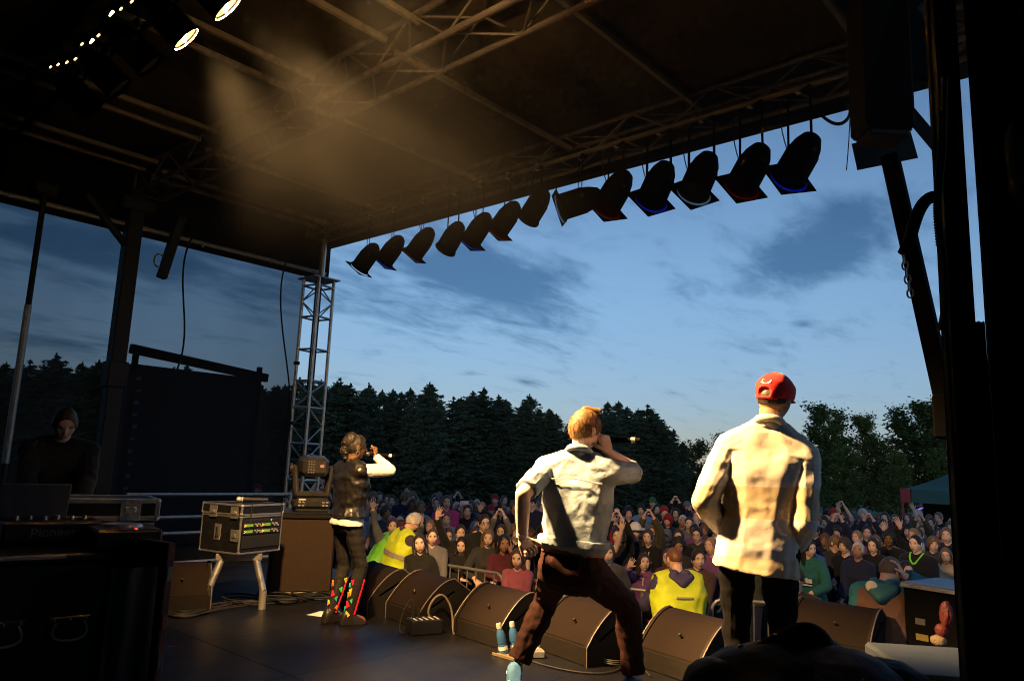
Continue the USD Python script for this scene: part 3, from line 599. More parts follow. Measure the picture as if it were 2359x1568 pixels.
t.add('yoke_bridge', cbox((0, 0, .185), (.38, .18, .06), .02), mh)
hd = t.add('head', cat(hullp(np.vstack([np.array(cbox((0, .04, .50), (.33, .30, .24), .06).vertices), np.array(cbox((0, -.16, .49), (.28, .10, .20), .04).vertices)]))), mh, smooth=25)
t.add('head_vent', cat(*[cbox((-.085 + .028 * i, -.212, .49 + .03 * j), (.018, .012, .018), .005) for i in range(3) for j in range(-2, 3)]), M('vent_grey', (.16, .15, .13), .5), hd)
t.add('head_badge', cbox((.06, -.213, .50), (.045, .008, .03), .003), M('pink_badge', (.45, .22, .22), .5), hd)
t.add('head_lens', lathe([(0, 0), (.10, .0), (.115, -.015), (.115, -.06)], 20, (0, .20, .52), frame_of((0, 1, .1))), M('lens_glass', (.05, .05, .06), .05, coat=1.), hd)
# --- rack case on a trestle
pr = Z0(540, 1394); rz = facing(pr, 44); zc = .52
casew, cased, caseh = .54, .52, .35
bkl = M('case_laminate', (.006, .006, .007), .5, var=.2, scale=20)
def case_box(t, c, s, nm, mat=None, edge=.018, parent=None):
    """flight case body with aluminium edges; c centre, s size"""
    c, s = np.array(c), np.array(s); b = t.add(nm, cbox(c, s, .004), mat or bkl, parent)
    for ax in range(3):
        o = [k for k in range(3) if k != ax]
        for a in (-1, 1):
            for e in (-1, 1):
                p = c.copy(); p[o[0]] += a * (s[o[0]] / 2 - edge * .42); p[o[1]] += e * (s[o[1]] / 2 - edge * .42); sz = np.full(3, edge); sz[ax] = s[ax] - .03
                t.add('edge_rail', cbox(p, sz, .003), alu, b)
    for a in (-1, 1):
        for e in (-1, 1):
            for g in (-1, 1): t.add('ball_corner', lathe([(0, -.02), (.014, -.014), (.02, 0), (.014, .014), (0, .02)], 8, c + np.array([a, e, g]) * (s / 2 - .012)), alu, b)
    return b
def butterfly(t, c, n, parent=None, w=.10, h=.11, mt=None):
    F = frame_of(n); mt = mt or alu; m = lambda k: moved(moved(k, (0, 0, 0), F), c)
    l = t.add('latch', m(cbox((0, 0, .002), (w, h, .004), .002)), mt, parent) if parent is None or parent.count('/') < 4 else None
    l = l or t.path
    t.add('latch_twist', m(cat(cbox((0, 0, .009), (w * .55, h * .25, .008), .003), tube((0, 0, .003), (0, 0, .014), h * .16, 10))), mt, l)
t = Thing('rack_case', 'flight case of radio receivers with green displays standing on an aluminium trestle', 'flight case', loc=(pr[0], pr[1], zc), rotz=rz)
b = case_box(t, (0, 0, caseh / 2), (casew, cased, caseh), 'case_body')
case_box(t, (0, 0, caseh + .055), (casew + .012, cased + .012, .10), 'case_lid')
fm = M('receiver_front', (.02, .02, .022), .35); grn = M('green_display', (.16, .40, .05), emit=.12); amb = M('amber_led', (1.0, .45, .05), emit=1.5); wht = M('silver_knob', (.5, .5, .5), .3, .5)
yf = -cased / 2 - .004
for j in range(2):
    z = .205 + j * .058
    r_ = t.add('receiver', cbox((0, yf, z), (.485, .012, .050), .003), fm)
    for i in range(2):
        x = -.12 + i * .225
        t.add('display', cbox((x - .045, yf - .007, z), (.085, .006, .024), .001), grn, r_)
        t.add('led', cat(*[cbox((x - .105, yf - .007, z + k), (.010, .006, .007), .001) for k in (-.008, .008)], cbox((x - .093, yf - .007, z + .0), (.006, .006, .01), .001)), amb, r_)
        t.add('knob', cat(*[lathe([(0, 0), (.009, 0), (.009, .012), (0, .012)], 8, (x + k, yf - .006, z + q), frame_of((0, -1, 0))) for k, q in ((.025, .008), (.045, -.008), (.062, .008), (.08, .004), (.09, -.01))]), wht, r_)
t.add('blank_panel', cbox((0, yf, .11), (.485, .01, .115), .003), fm); t.add('top_panel', cbox((0, yf + .001, .305), (.485, .01, .03), .003), fm)
t.add('status_led', cbox((.11, yf - .006, .305), (.008, .006, .008), .001), M('green_led', (.1, 1., .1), emit=2.))
for s in (-1, 1):
    t.add('handle_recess', cbox((s * (casew / 2 + .002), .03, .19), (.006, .085, .15), .003), alu); t.add('side_handle', cbox((s * (casew / 2 + .008), .03, .19), (.02, .03, .10), .006), rubber)
    butterfly(t, (s * (casew / 2 + .006), -.20, .17), (s, 0, 0)); butterfly(t, (s * (casew / 2 + .012), -.18, caseh + .03), (s, 0, 0)); butterfly(t, (s * (casew / 2 + .012), .10, caseh + .03), (s, 0, 0))
t.add('lashing_strap', cbox((-.16, yf - .006, caseh - .02), (.012, .006, .26), .002), rubber); t.add('lashing_strap', cbox((.24, yf - .006, caseh - .0), (.012, .006, .24), .002), rubber)
mm = np.array([pr[0], pr[1], zc + caseh + .105])
t = Thing('microphone', 'pale-headed handheld microphone lying on top of the rack case', 'microphone', loc=mm, rotz=facing(pr, 0))
t.add('handle', tube((.22, .03, .032), (-.02, -.0, .030), .020, 12, .026), blk); t.add('ball_grille', lathe([(0, -.03), (.02, -.024), (.027, -.008), (.027, .008), (.02, .024), (0, .03)], 12, (-.05, -.004, .032), frame_of((1, .1, 0))), M('mic_grille', (.55, .50, .42), .4, .6))
t.add('band', tube((-.024, -.001, .030), (-.018, 0, .030), .027, 12), M('white_band', (.75, .75, .75), .5))
# bodypack on lid
t = Thing('trestle', 'aluminium A-frame trestle under the rack case', 'stand', loc=(pr[0], pr[1], 0), rotz=facing(pr, 0))
t.add('top_beam', cbox((0, -.15, .475), (.42, .06, .06), .004), alu); t.add('top_beam', cbox((0, .22, .475), (.42, .06, .06), .004), alu); t.add('cross_beam', cbox((0, .03, .49), (.10, .42, .04), .004), alud)
for y, sy2 in ((-.15, -1), (.22, 1)):
    for s in (-1, 1):
        l = t.add('leg', cat(tube((s * .16, y, .44), (s * .245, y + sy2 * .05, .17), .032, 12)), alu); t.add('leg_foot', tube((s * .245, y + sy2 * .05, .17), (s * .25, y + sy2 * .05, .0), .035, 12), alud)
# --- cables
rng = np.random.default_rng(77)
def floor_cable(uv, label, r=.009, jit=.02, z=.011, mat=rubber, name='stage_cable'):
    P = np.array([Z0(*p) for p in uv]); P[:, 2] = z; S = spline(P, max(24, 10 * len(P))); S[:, :2] += (meshkit.fbm(S * 3.1, 3, int(rng.integers(99))) - .5)[:, None] * jit
    return solo(name, polytube(S, r), mat, label, 'cable', 'cables on the stage floor')
for k in range(7):
    o = rng.uniform(-6, 6); base = [(372, 1408), (430, 1420), (500, 1400), (570, 1392), (650, 1385), (740, 1372), (830, 1402)]
    floor_cable([(u + rng.uniform(-10, 10), v + o + rng.uniform(-5, 5)) for u, v in base], ['black cable in the bundle', 'grey-black cable in the bundle'][k % 2] + ' running from the trestle past the subwoofer foot', r=.008 + .003 * (k % 2), z=.012 + .006 * (k % 3))
for k in range(3):
    c = Z0(560 + 80 * k, 1388 - 4 * k); a = np.linspace(0, 4 * math.pi, 50); S = np.c_[c[0] + (.16 + .012 * a) * np.cos(a), c[1] + .16 * np.sin(a) * 1.1, .012 + .004 * a]
    solo('coiled_cable', polytube(S, .009), rubber, ['coil of black cable under the trestle', 'coil of black cable left of the subwoofer', 'coil of black cable in front of the subwoofer'][k], 'cable', 'cables on the stage floor')
floor_cable([(1000, 1400), (1040, 1402), (1075, 1420), (1100, 1445)], 'black cable curling behind the second floor monitor')
floor_cable([(1210, 1490), (1300, 1545), (1400, 1552), (1450, 1530), (1500, 1560)], 'thin pale-edged cable in front of the monitor between the denim man\'s legs', r=.007)
c = Z0(1195, 1470); a = np.linspace(0, 6 * math.pi, 70); solo('coiled_cable', polytube(np.c_[c[0] + .13 * np.cos(a), c[1] + .05 * np.sin(a), .16 + .13 * np.sin(a * 1.0 + 1.2) + .001 * a], .006), rubber, 'upright coil of thin cable leaning on the third floor monitor', 'cable', 'cables on the stage floor')
c = Z0(1420, 1528); solo('coiled_cable', polytube(np.c_[c[0] + .10 * np.cos(a), c[1] + .12 * np.sin(a), .012 + .002 * a], .006), rubber, 'flat coil of thin cable beside the fourth floor monitor', 'cable', 'cables on the stage floor')
# --- cable box with white tape marks
pb = Z0(985, 1462); t = Thing('stage_box', 'small black stage box with white sockets and plugged cables before the second monitor', 'stage box', loc=(pb[0], pb[1], 0), rotz=facing(pb, 22))
t.add('box', cbox((0, .09, .06), (.28, .18, .12), .008), blk); wl = M('white_plastic', (.62, .60, .56), .5)
for i in range(5): t.add('marker_strip', cbox((-.10 + .05 * i, .07, .1225), (.016, .12, .005), .002), wl)
for i in range(2): t.add('plug', tube((-.10 + .05 * i, .10, .12), (-.10 + .05 * i, .11, .20), .011, 8), blk)
t.add('loop_cable', polytube(spline([(.06, .12, .12), (.08, .12, .26), (.16, .13, .30), (.24, .12, .22), (.25, .05, .06), (.22, -.06, .01)], 26), .009), M('pale_cable', (.22, .18, .13), .5))
t.add('loop_cable', polytube(spline([(-.1, .11, .2), (-.12, .12, .27), (-.17, .13, .2), (-.18, .05, .02)], 20), .008), rubber)
# --- bottles on a pedal, pedal box
for k, (u, v, l, tilt) in enumerate(((1150, 1484, 'blue water bottle with a white cap, left of the two beside the denim man\'s leg', -14), (1176, 1480, 'blue water bottle with a white cap, right of the two beside the denim man\'s leg', -10))):
    p = Z0(u + 12, v + 22); t = Thing('bottle', l, 'bottle', loc=(p[0], p[1], 0)); R = rotm((.67, .74, 0), 0) @ rotm((FH[0], FH[1], 0), tilt)
    bl = M('blue_bottle', (.03, .10, .24), .35, var=.15, scale=12, coat=.4)
    t.add('bottle_body', moved(lathe([(0, 0), (.034, .002), (.036, .02), (.036, .07), (.032, .08), (.036, .09), (.035, .15), (.022, .185), (.016, .20), (0, .20)], 16), (0, 0, 0), R), bl)
    t.add('label_band', moved(lathe([(.037, .035), (.0375, .036), (.0375, .062), (.037, .063)], 16), (0, 0, 0), R), M('white_plastic', (.62, .60, .56), .5)); t.add('cap', moved(lathe([(0, .235), (.019, .235), (.022, .225), (.022, .196), (0, .196)], 14), (0, 0, 0), R), M('white_cap', (.40, .38, .35), .45))
p = Z0(1222, 1512); t = Thing('pedal_box', 'grey metal pedal box on the floor behind the denim man\'s left knee', 'pedal', loc=(p[0], p[1], 0), rotz=facing(p, 15))
t.add('housing', cbox((0, 0, .03), (.20, .13, .055), .008), M('grey_metal', (.25, .24, .22), .5, .3, var=.3, scale=20)); t.add('pedal_plate', cbox((0, -.01, .064), (.16, .10, .008), .003, rotm((1, 0, 0), 6)), alud); t.add('foot_switch', lathe([(0, 0), (.014, 0), (.014, .02), (0, .02)], 10, (.06, .0, .066)), alu)
p = Z0(1178, 1512); solo('cardboard_tray', cat(cbox((p[0], p[1], .006), (.26, .16, .006), .002), cbox((p[0], p[1] - .08, .012), (.26, .006, .022), .002)), M('tan_card', (.15, .11, .06), .7, var=.2), 'flat tan tray under the two blue bottles', 'tray')
# --- set list paper
P = np.array([Z0(717, 1415), Z0(738, 1424), Z0(768, 1423), Z0(766, 1409), Z0(752, 1410)]); P[:, 2] = .003
t = Thing('set_list', 'white paper set list on the floor beside the colourful boots', 'paper', loc=P.mean(0))
for k, (dx, dy, a) in enumerate(((0, 0, .3), (.05, .05, .75))):
    g = np.array([(-.13, -.10, 0), (.13, -.10, .004), (.13, .10, .012), (-.13, .10, .003)]); c, s = math.cos(a), math.sin(a); g2 = np.c_[g[:, 0] * c - g[:, 1] * s + dx, g[:, 0] * s + g[:, 1] * c + dy, g[:, 2] + .003 * k]
    t.add('sheet', hullp(np.vstack([g2, g2 + [0, 0, .0012]])), M('white_paper', (.8, .78, .74), .7, var=.04))
# --- DJ booth
cloth_b = M('faded_blue_cloth', (.022, .027, .036), .9, var=.35, scale=5, bump=.4, bscale=40)
pd = at_d(150, 1280, 3.75); dz = .93
rzd = facing(pd, 12); t = Thing('dj_table', 'tall black flight-case table of the DJ with recessed catches on its front', 'dj table', loc=(pd[0], pd[1], 0), rotz=rzd)
t.add('table_body', cbox((-.42, .34, dz / 2 - .02), (1.36, .66, dz - .05), .012), bkl); t.add('table_top', cbox((-.42, .34, dz - .02), (1.42, .72, .04), .01), blk); t.add('top_edge', cbox((-.50, -.026, dz - .012), (1.0, .016, .02), .003), alud)
for x in (-.22, .06):
    f_ = t.add('catch_dish', cbox((x, .006, .56), (.19, .014, .13), .006), M('dark_zinc', (.05, .05, .055), .4, .7)); t.add('catch_bail', polytube(spline([(x - .06, -.006, .60), (x - .065, -.02, .53), (x, -.024, .515), (x + .065, -.02, .53), (x + .06, -.006, .60)], 16), .006), alud, f_)
    for dx in (-.07, 0, .07): t.add('rivet', lathe([(0, .006), (.005, .004), (.007, 0)], 8, (x + dx, -.002, .61), frame_of((0, -1, 0))), alud, f_)
pcl = at_d(300, 1420, 3.55)
t = Thing('cloth_panel', 'faded blue-grey cloth hanging at the right end of the DJ table', 'cloth', loc=(pcl[0], pcl[1], 0), rotz=facing(pcl, 10))
gx, gz2 = np.meshgrid(np.linspace(-.10, .10, 14), np.linspace(.02, .90, 16)); gy = .012 * np.sin(gx * 55) + .01 * np.sin(gz2 * 6 + gx * 20)
Vv = np.stack([gx, gy, gz2], -1).reshape(-1, 3); fr = []
for j in range(15):
    for i in range(13): a_ = j * 14 + i; fr += [[a_, a_ + 1, a_ + 15], [a_, a_ + 15, a_ + 14]]
fr = np.array(fr); t.add('cloth', trimesh.Trimesh(np.vstack([Vv, Vv + [0, .012, 0]]), np.vstack([fr, fr[:, ::-1] + len(Vv)]), process=False), cloth_b, smooth=True)
pq = at_d(372, 1400, 3.75)
t = Thing('painted_board', 'narrow paint-spattered dark red board edge right of the DJ table', 'board', loc=(pq[0], pq[1], 0), rotz=facing(pq, 35))
t.add('board', cbox((0, .18, .50), (.045, .42, 1.0), .006), M('spattered_board', (.05, .012, .010), .7, var=.6, scale=14, wear=((.10, .16, .12), 9, .60)))
for z, c in ((.85, (.25, .3, .25)), (.62, (.35, .08, .05)), (.44, (.06, .16, .16)), (.3, (.3, .07, .05))): t.add('paint_splash', cbox((.001, -.034, z), (.03, .006, .07), .002), M(f'splash_{int(z*100)}', tuple(np.array(c) * .5), .7))
# flight case lids behind the table
pl = at_d(215, 1188, 4.35); t = Thing('lid_case', 'low flight case with two butterfly latches lying on the DJ table', 'flight case', loc=pl, rotz=facing(pl, 6))
case_box(t, (0, .2, .035), (.70, .4, .125), 'case_body', edge=.028)
for x in (-.19, .19): butterfly(t, (x, -.004, .035), (0, -1, 0), w=.11, h=.13)
t2 = Thing('case_stand', 'dark base case under the low flight case on the DJ table', 'flight case', loc=(pl[0], pl[1], 0), rotz=facing(pl, 6)); t2.add('case_body', cbox((0, .22, (pl[2] - .03) / 2), (.68, .38, pl[2] - .034), .01), bkl); t2.add('edge_rail', cbox((0, .026, pl[2] - .05), (.66, .01, .02), .003), alud)
# mixer with lettering, decks
pmx = at_d(120, 1262, 3.95); t = Thing('dj_mixer', 'black DJ mixer with grey maker lettering on its back edge', 'dj mixer', loc=(pmx[0], pmx[1], dz), rotz=facing(pmx, 8))
t.add('mixer_body', cbox((0, .2, .075), (.46, .36, .11), .012), blk); t.add('foot', cbox((-.18, .1, .01), (.04, .04, .022), .004), rubber); t.add('foot', cbox((.18, .1, .01), (.04, .04, .022), .004), rubber)
let = meshkit.text_mesh('Pioneer', .042, .003, True); let.apply_translation(-let.bounds.mean(0)); t.add('lettering', moved(let, (-.0, .018, .075), np.array([[1, 0, 0], [0, 0, -1], [0, 1, 0]], float)), M('grey_lettering', (.16, .17, .18), .5))
for i in range(6): t.add('knob', lathe([(0, .02), (.010, .02), (.012, 0), (0, 0)], 8, (-.16 + .065 * i, .16 + .03 * (i % 2), .13)), alud)
pdk = at_d(300, 1255, 3.9); t = Thing('media_player', 'black media player with red-lit buttons right of the mixer', 'media player', loc=(pdk[0], pdk[1], dz), rotz=facing(pdk, 12))
t.add('player_body', cbox((0, .2, .06), (.32, .36, .10), .012), blk); t.add('jog_wheel', lathe([(0, .016), (.09, .016), (.10, 0), (0, 0)], 24, (0, .22, .11)), alud)
t.add('red_button', cbox((.03, .05, .113), (.012, .012, .008), .002), M('red_led', (1., .04, .02), emit=3.0)); t.add('red_strip', cat(cbox((-.09, .06, .112), (.05, .02, .006), .002), cbox((-.04, .03, .112), (.03, .02, .006), .002)), M('red_tape', (.30, .02, .015), .6)); t.add('pad_strip', cbox((.10, .05, .112), (.06, .02, .006), .002), M('blue_grey_pad', (.08, .11, .16), .6))
plp = at_d(60, 1215, 4.2); t = Thing('laptop', 'open dark laptop with a dim bluish lid on the DJ table', 'laptop', loc=(plp[0], plp[1], dz + .1), rotz=facing(plp, 10))
t.add('laptop_base', cbox((0, 0, .012), (.34, .24, .018), .006), blk); t.add('laptop_lid', cbox((0, -.12, .115), (.34, .012, .21), .005, rotm((1, 0, 0), 14)), M('laptop_lid', (.05, .065, .085), .4)); t.add('laptop_stand', cbox((0, 0, -.05), (.28, .2, .096), .01), blkmat)
# --- foreground: black jacket over a case at the bottom right, pale case top
def lump(c, r, seed, amp=.12, freq=2.4, sub=4, squash=(1, 1, 1)):
    s = trimesh.creation.icosphere(subdivisions=sub); v = np.array(s.vertices); n = meshkit.fbm(v * freq + 7, 4, seed) - .5; rid = np.abs(meshkit.fbm(v * [freq * 1.6, freq * 1.6, freq * .5] + 3, 3, seed + 5) - .5)
    v = v * (1 + amp * 2 * n - amp * 2.2 * rid)[:, None] * np.array(r) * squash; return trimesh.Trimesh(v + np.array(c), s.faces, process=False)
leather = M('black_leather', (.004, .004, .005), .6, var=.3, scale=12, bump=.35, bscale=120, spec=.06)
c = at_d(1790, 1530, 2.35)
t = Thing('jacket_pile', 'black leather jacket heaped on a case in the right foreground', 'jacket', loc=(c[0], c[1], 0))
for k, (u, v, d, r) in enumerate(((1790, 1608, 2.35, (.25, .24, .16)), (1850, 1495, 2.45, (.13, .10, .055)), (1665, 1605, 2.35, (.13, .14, .12)), (1930, 1610, 2.3, (.22, .2, .15)), (2040, 1630, 2.3, (.16, .2, .14)))):
    q = at_d(u, v, d); t.add('jacket_fold', lump(q - t.loc, r, 20 + k, .09, 1.5), leather if k != 3 else M('dark_denim', (.02, .026, .036), .7, var=.3, bump=.4, bscale=160), smooth=True)
t.add('collar', polytube(spline(np.array([at_d(1700, 1495, 2.4), at_d(1800, 1470, 2.4), at_d(1880, 1462, 2.4), at_d(1900, 1490, 2.38), at_d(1850, 1520, 2.36)]) - t.loc, 30), np.linspace(.02, .035, 30), 8), leather, smooth=True)
zt = c[2] - .22
t = Thing('prop_case', 'dark case under the leather jacket in the right foreground', 'flight case', loc=(c[0], c[1], 0), rotz=facing(c, 0)); t.add('case_body', cbox((.12, .25, zt / 2), (1.0, .6, zt), .015), bkl); t.add('edge_rail', cbox((.12, -.052, zt - .012), (.98, .014, .024), .003), alud)
q = at_d(2068, 1530, 2.7); t = Thing('pale_case', 'pale grey lid of a case at the lower right beside the black curtain', 'flight case', loc=(q[0], q[1], 0), rotz=facing(q, 20)); t.add('lid', cbox((.22, .1, q[2] - .02), (.44, .5, .05), .012), M('pale_grey_lid', (.05, .065, .09), .6, var=.2, spec=.1)); t.add('case_body', cbox((.22, .1, (q[2] - .05) / 2), (.42, .48, q[2] - .05), .012), bkl); t.add('rail', cbox((.22, -.155, q[2] - .02), (.44, .012, .02), .003), alud)
# --- black speaker case at the right behind the barrier
q = at_d(2080, 1342, 6.2); zt = q[2]; rz = facing(q, -28)
t = Thing('speaker_case', 'black speaker case with a pale top and small yellow labels at the right edge', 'loudspeaker', loc=(q[0], q[1], 0), rotz=rz)
t.add('cabinet', cbox((.40, .28, zt / 2), (.80, .56, zt - .03), .012), M('dull_black_cabinet', (.005, .005, .006), .8, var=.3, spec=.03)); t.add('top', cbox((.40, .28, zt), (.82, .60, .03), .006), M('pale_blue_top', (.20, .25, .34), .5, var=.1, scale=5)); t.add('top_edge', cbox((.40, -.024, zt - .012), (.82, .012, .03), .003), alu)
t.add('label_plate', cbox((.14, -.004, zt - .40), (.10, .006, .05), .002), M('yellow_label', (.22, .18, .05), .6)); t.add('label_plate', cbox((.14, -.004, zt - .50), (.10, .006, .05), .002), M('yellow_label', (.22, .18, .05), .6), label='lower yellow label')
t.add('label_plate', cbox((.13, -.004, zt - .28), (.08, .006, .05), .002), M('grey_label', (.10, .10, .10), .6), label='dark grey printed label')
tri = Polygon([(-.05, 0), (.05, 0), (0, .09)]).difference(Polygon([(-.033, .01), (.033, .01), (0, .07)])); t.add('warning_triangle', moved(prism(tri, .004), (.14, -.001, zt - .68), np.array([[1, 0, 0], [0, 0, -1], [0, 1, 0]], float)), M('dull_yellow_print', (.20, .18, .08), .6))
q2 = at_d(2180, 1415, 5.4); redc = M('red_glove', (.06, .005, .004), .6, var=.2)
t = Thing('red_bag', 'red padded bag with a pale round end hanging beside the speaker case', 'bag', loc=q2); t.add('bag', cat(lump((0, 0, 0), (.045, .045, .10), 3, .15, 2), lump((-.03, -.02, -.11), (.045, .04, .05), 4, .1, 2)), redc, smooth=True); t.add('pale_end', lump((-.05, -.03, -.18), (.055, .045, .04), 6, .1, 2), M('tan_pad', (.12, .09, .06), .7), smooth=True)
# ---------------------------------------------------------------- right foreground: curtain, posts, brace, flood light, hanging speaker
def fold_curtain(pts, z0, z1, seed, amp, nw, nz=26, freq=9):
    pts = np.array(pts); s = np.linspace(0, 1, nw); P = np.array([np.interp(s, np.linspace(0, 1, len(pts)), pts[:, k]) for k in range(2)]).T
    d = np.gradient(P, axis=0); n = np.c_[-d[:, 1], d[:, 0]]; n /= np.linalg.norm(n, axis=1)[:, None]; zz = np.linspace(z0, z1, nz); V = []
    for z in zz:
        w = amp * (np.sin(s * freq * 6.28 + 1.3 * np.sin(z * 1.1 + seed) + seed) + .6 * np.sin(s * freq * 2.3 * 6.28 + z * .7)); V.append(np.c_[P + n * w[:, None], np.full(nw, z)])
    V = np.vstack(V); f = []
    for j in range(nz - 1):
        for i in range(nw - 1): a = j * nw + i; f += [[a, a + 1, a + nw + 1], [a, a + nw + 1, a + nw]]
    f = np.array(f); return trimesh.Trimesh(np.vstack([V, V + [.012, .012, 0]]), np.vstack([f, f[:, ::-1] + len(V)]), process=False)
D = 2.6
def hp(u, d): p = at_d(u, 800, d); return (p[0], p[1])
navy = M('dark_plastic_sheet', (.02, .028, .045), .45, var=.5, scale=3.5, bump=.5, bscale=14, spec=.5)
t = Thing('side_curtain', 'heavy black curtain with pale worn marks filling the right edge', 'curtain', loc=(*hp(2260, D), 0))
t.add('curtain', fold_curtain([hp(2176, D), hp(2222, D)], -.2, 4.6, 2, .012, 40, freq=2.5), M('worn_black_curtain', (.008, .009, .012), .6, var=.5, scale=3, bump=.6, bscale=18, spec=.35, wear=((.05, .07, .10), 5, .70)), smooth=True, worldco=True)
t.add('curtain', fold_curtain([hp(2215, D + .08), hp(2262, D + .02)], -.2, 2.02, 4, .012, 40, freq=2), blkcloth, smooth=True, worldco=True)
t.add('curtain', fold_curtain([hp(2215, D + .10), hp(2242, D + .06)], 2.0, 4.6, 4, .006, 20, freq=1), blkcloth, smooth=True, worldco=True)
t.add('curtain', fold_curtain([hp(2268, D + .04), hp(2420, D - .1)], -.2, 4.6, 6, .018, 60, freq=4), blkcloth, smooth=True, worldco=True)
for (u, v, r) in ((2340, 380, (.03, .02, .16)), (2300, 1400, (.05, .02, .07)), (2210, 1250, (.012, .01, .05)), (2290, 1330, (.04, .02, .03))):
    q = at_d(u, v, D - .03); t.add('plastic_patch', lump(q - t.loc, (r[0], .004, r[2]), int(u), .3, 2, 3), navy, smooth=True, label='patch of shiny dark blue plastic')
tp = at_d(2193, 1022, D - .02); t.add('tape', moved(cbox((0, 0, 0), (.026, .03, .046), .003), tp - t.loc, rotm((0, 0, 1), 42)), M('cream_tape', (.42, .36, .30), .7))
q0, q1 = at_d(2256, 205, D + .15), at_d(2268, 500, D + .15)
# perforated strip the sky shows through
strip = sbox(0, 0, .042, .50); hs = [Point(.004 + .007 * i + .0035 * (j % 2), .006 + .007 * j).buffer(.0026, 3) for i in range(6) for j in range(70)]
from shapely.ops import unary_union
strip = strip.difference(unary_union(hs)); RC = np.array([RH, [0, 0, 1], np.cross(RH, [0, 0, 1])]).T
for q in (q0, at_d(2330, 760, D + .2)): t.add('perforated_strip', moved(prism(strip, .002), np.array([q[0], q[1], q[2] - .46]) - t.loc, RC), blkmat, smooth=False)
t = Thing('tower_sheet', 'crumpled blue plastic sheet tied at the top of the right tower', 'plastic sheet', loc=at_d(2150, 40, 3.0))
c3 = [at_d(2112, 20, 3.0), at_d(2180, -60, 3.0), at_d(2182, 330, 2.95), at_d(2172, 125, 2.95)]
nx = 16; V = []
for j in range(nx):
    for i in range(nx):
        a, b = i / (nx - 1), j / (nx - 1); l = c3[0] * (1 - b) ** 1.0 + c3[2] * b; r_ = c3[1] * (1 - b) + at_d(2184, 340, 2.95) * b; l = l + (at_d(2165, 130, 2.98) - (c3[0] + c3[2]) / 2) * math.sin(b * math.pi) * .9
        p = l * (1 - a) + r_ * a; V.append(p + FH * .04 * (meshkit.fbm(np.array([[a * 4, b * 6, .3]]), 3, 3)[0] - .5))
V = np.array(V); f = []
for j in range(nx - 1):
    for i in range(nx - 1): a = j * nx + i; f += [[a, a + 1, a + nx + 1], [a, a + nx + 1, a + nx]]
f = np.array(f); t.add('sheet', trimesh.Trimesh(np.vstack([V, V + FH * .006]), np.vstack([f, f[:, ::-1] + len(V)]), process=False), M('blue_plastic_sheet', (.10, .19, .30), .5, var=.6, scale=5, bump=.6, bscale=16), smooth=True, worldco=True)
# right tower column, wrapped in black cloth
b0 = at_d(2020, 0, 4.3); t = Thing('hanging_drape', 'black drape box hanging in front of the right end of the truss', 'drape', loc=(b0[0], b0[1], 0))
zb = at_d(2020, 335, 4.3)[2]; t.add('drape', cbox((0, 0, (zb + 4.8) / 2), (.27, .22, 4.8 - zb), .02, rotm((0, 0, 1), 42)), blkcloth)
t.add('bottom_rail', cbox((0, 0, zb - .02), (.22, .18, .04), .01, rotm((0, 0, 1), 42)), blkmat)
t.add('drape', moved(cbox((0, 0, (at_d(2120, 190, 4.5)[2] + 4.6) / 2), (.30, .1, 4.6 - at_d(2120, 190, 4.5)[2]), .02, rotm((0, 0, 1), 42)), at_d(2125, 100, 4.5) * [1, 1, 0] - t.loc), blkcloth)
# slanted brace and post on the right
sootm = M('soot_black_steel', (.004, .004, .0045), .85, var=.3, spec=.02)
A, B, C_ = at_d(2050, 360, 4.2), at_d(2118, 680, 4.0), at_d(2185, 960, 3.8)
t = Thing('raking_brace', 'black raking steel brace running down from the hanging drape to the right tower', 'brace', loc=A)
t.add('brace_bar', bx_between((0, 0, 0), C_ - A, .085, .085), sootm)
t.add('brace_bracket', cbox(C_ - A, (.12, .12, .22), .01), sootm)
pp = [at_d(2165, 458, 3.2), at_d(2138, 458, 3.2), at_d(2120, 480, 3.2), at_d(2100, 535, 3.2), at_d(2082, 585, 3.2)]
t = Thing('bent_pipe', 'bent black pipe with a chain beside the raking brace', 'pipe', loc=pp[0]); t.add('pipe', polytube(spline(np.array(pp) - pp[0], 20), .026, 10), sootm)
pend = np.array(pp[-1]) - pp[0]
for k in range(6):
    a = np.linspace(0, 6.283, 13); ringR = frame_of(RH if k % 2 else FH); ring = np.c_[.010 * np.cos(a), .018 * np.sin(a), 0 * a]
    t.add('chain_link', polytube(np.c_[.012 * np.cos(a), 0 * a, .020 * np.sin(a)] @ (np.eye(3) if k % 2 else rotm((0, 0, 1), 90)).T + pend + [0, 0, -.02 - .030 * k] + RH * .004 * k, .004, 5), steel)
# cable trunk with a serrated edge on the curtain edge
t = Thing('toothed_strap', 'toothed strap hanging down the edge of the black curtain', 'strap', loc=at_d(2172, 240, D)); pts = [at_d(u, v, D - .02) for u, v in ((2176, 180), (2174, 240), (2172, 330), (2165, 420), (2162, 475), (2168, 560), (2166, 760))]
S = spline(pts, 90); t.add('strap', polytube(S - t.loc, .012, 6), blkmat)
for k in range(12, 60): t.add('tooth', cbox(S[k] - t.loc - RH * .012, (.012, .010, .008), .002), blkmat)
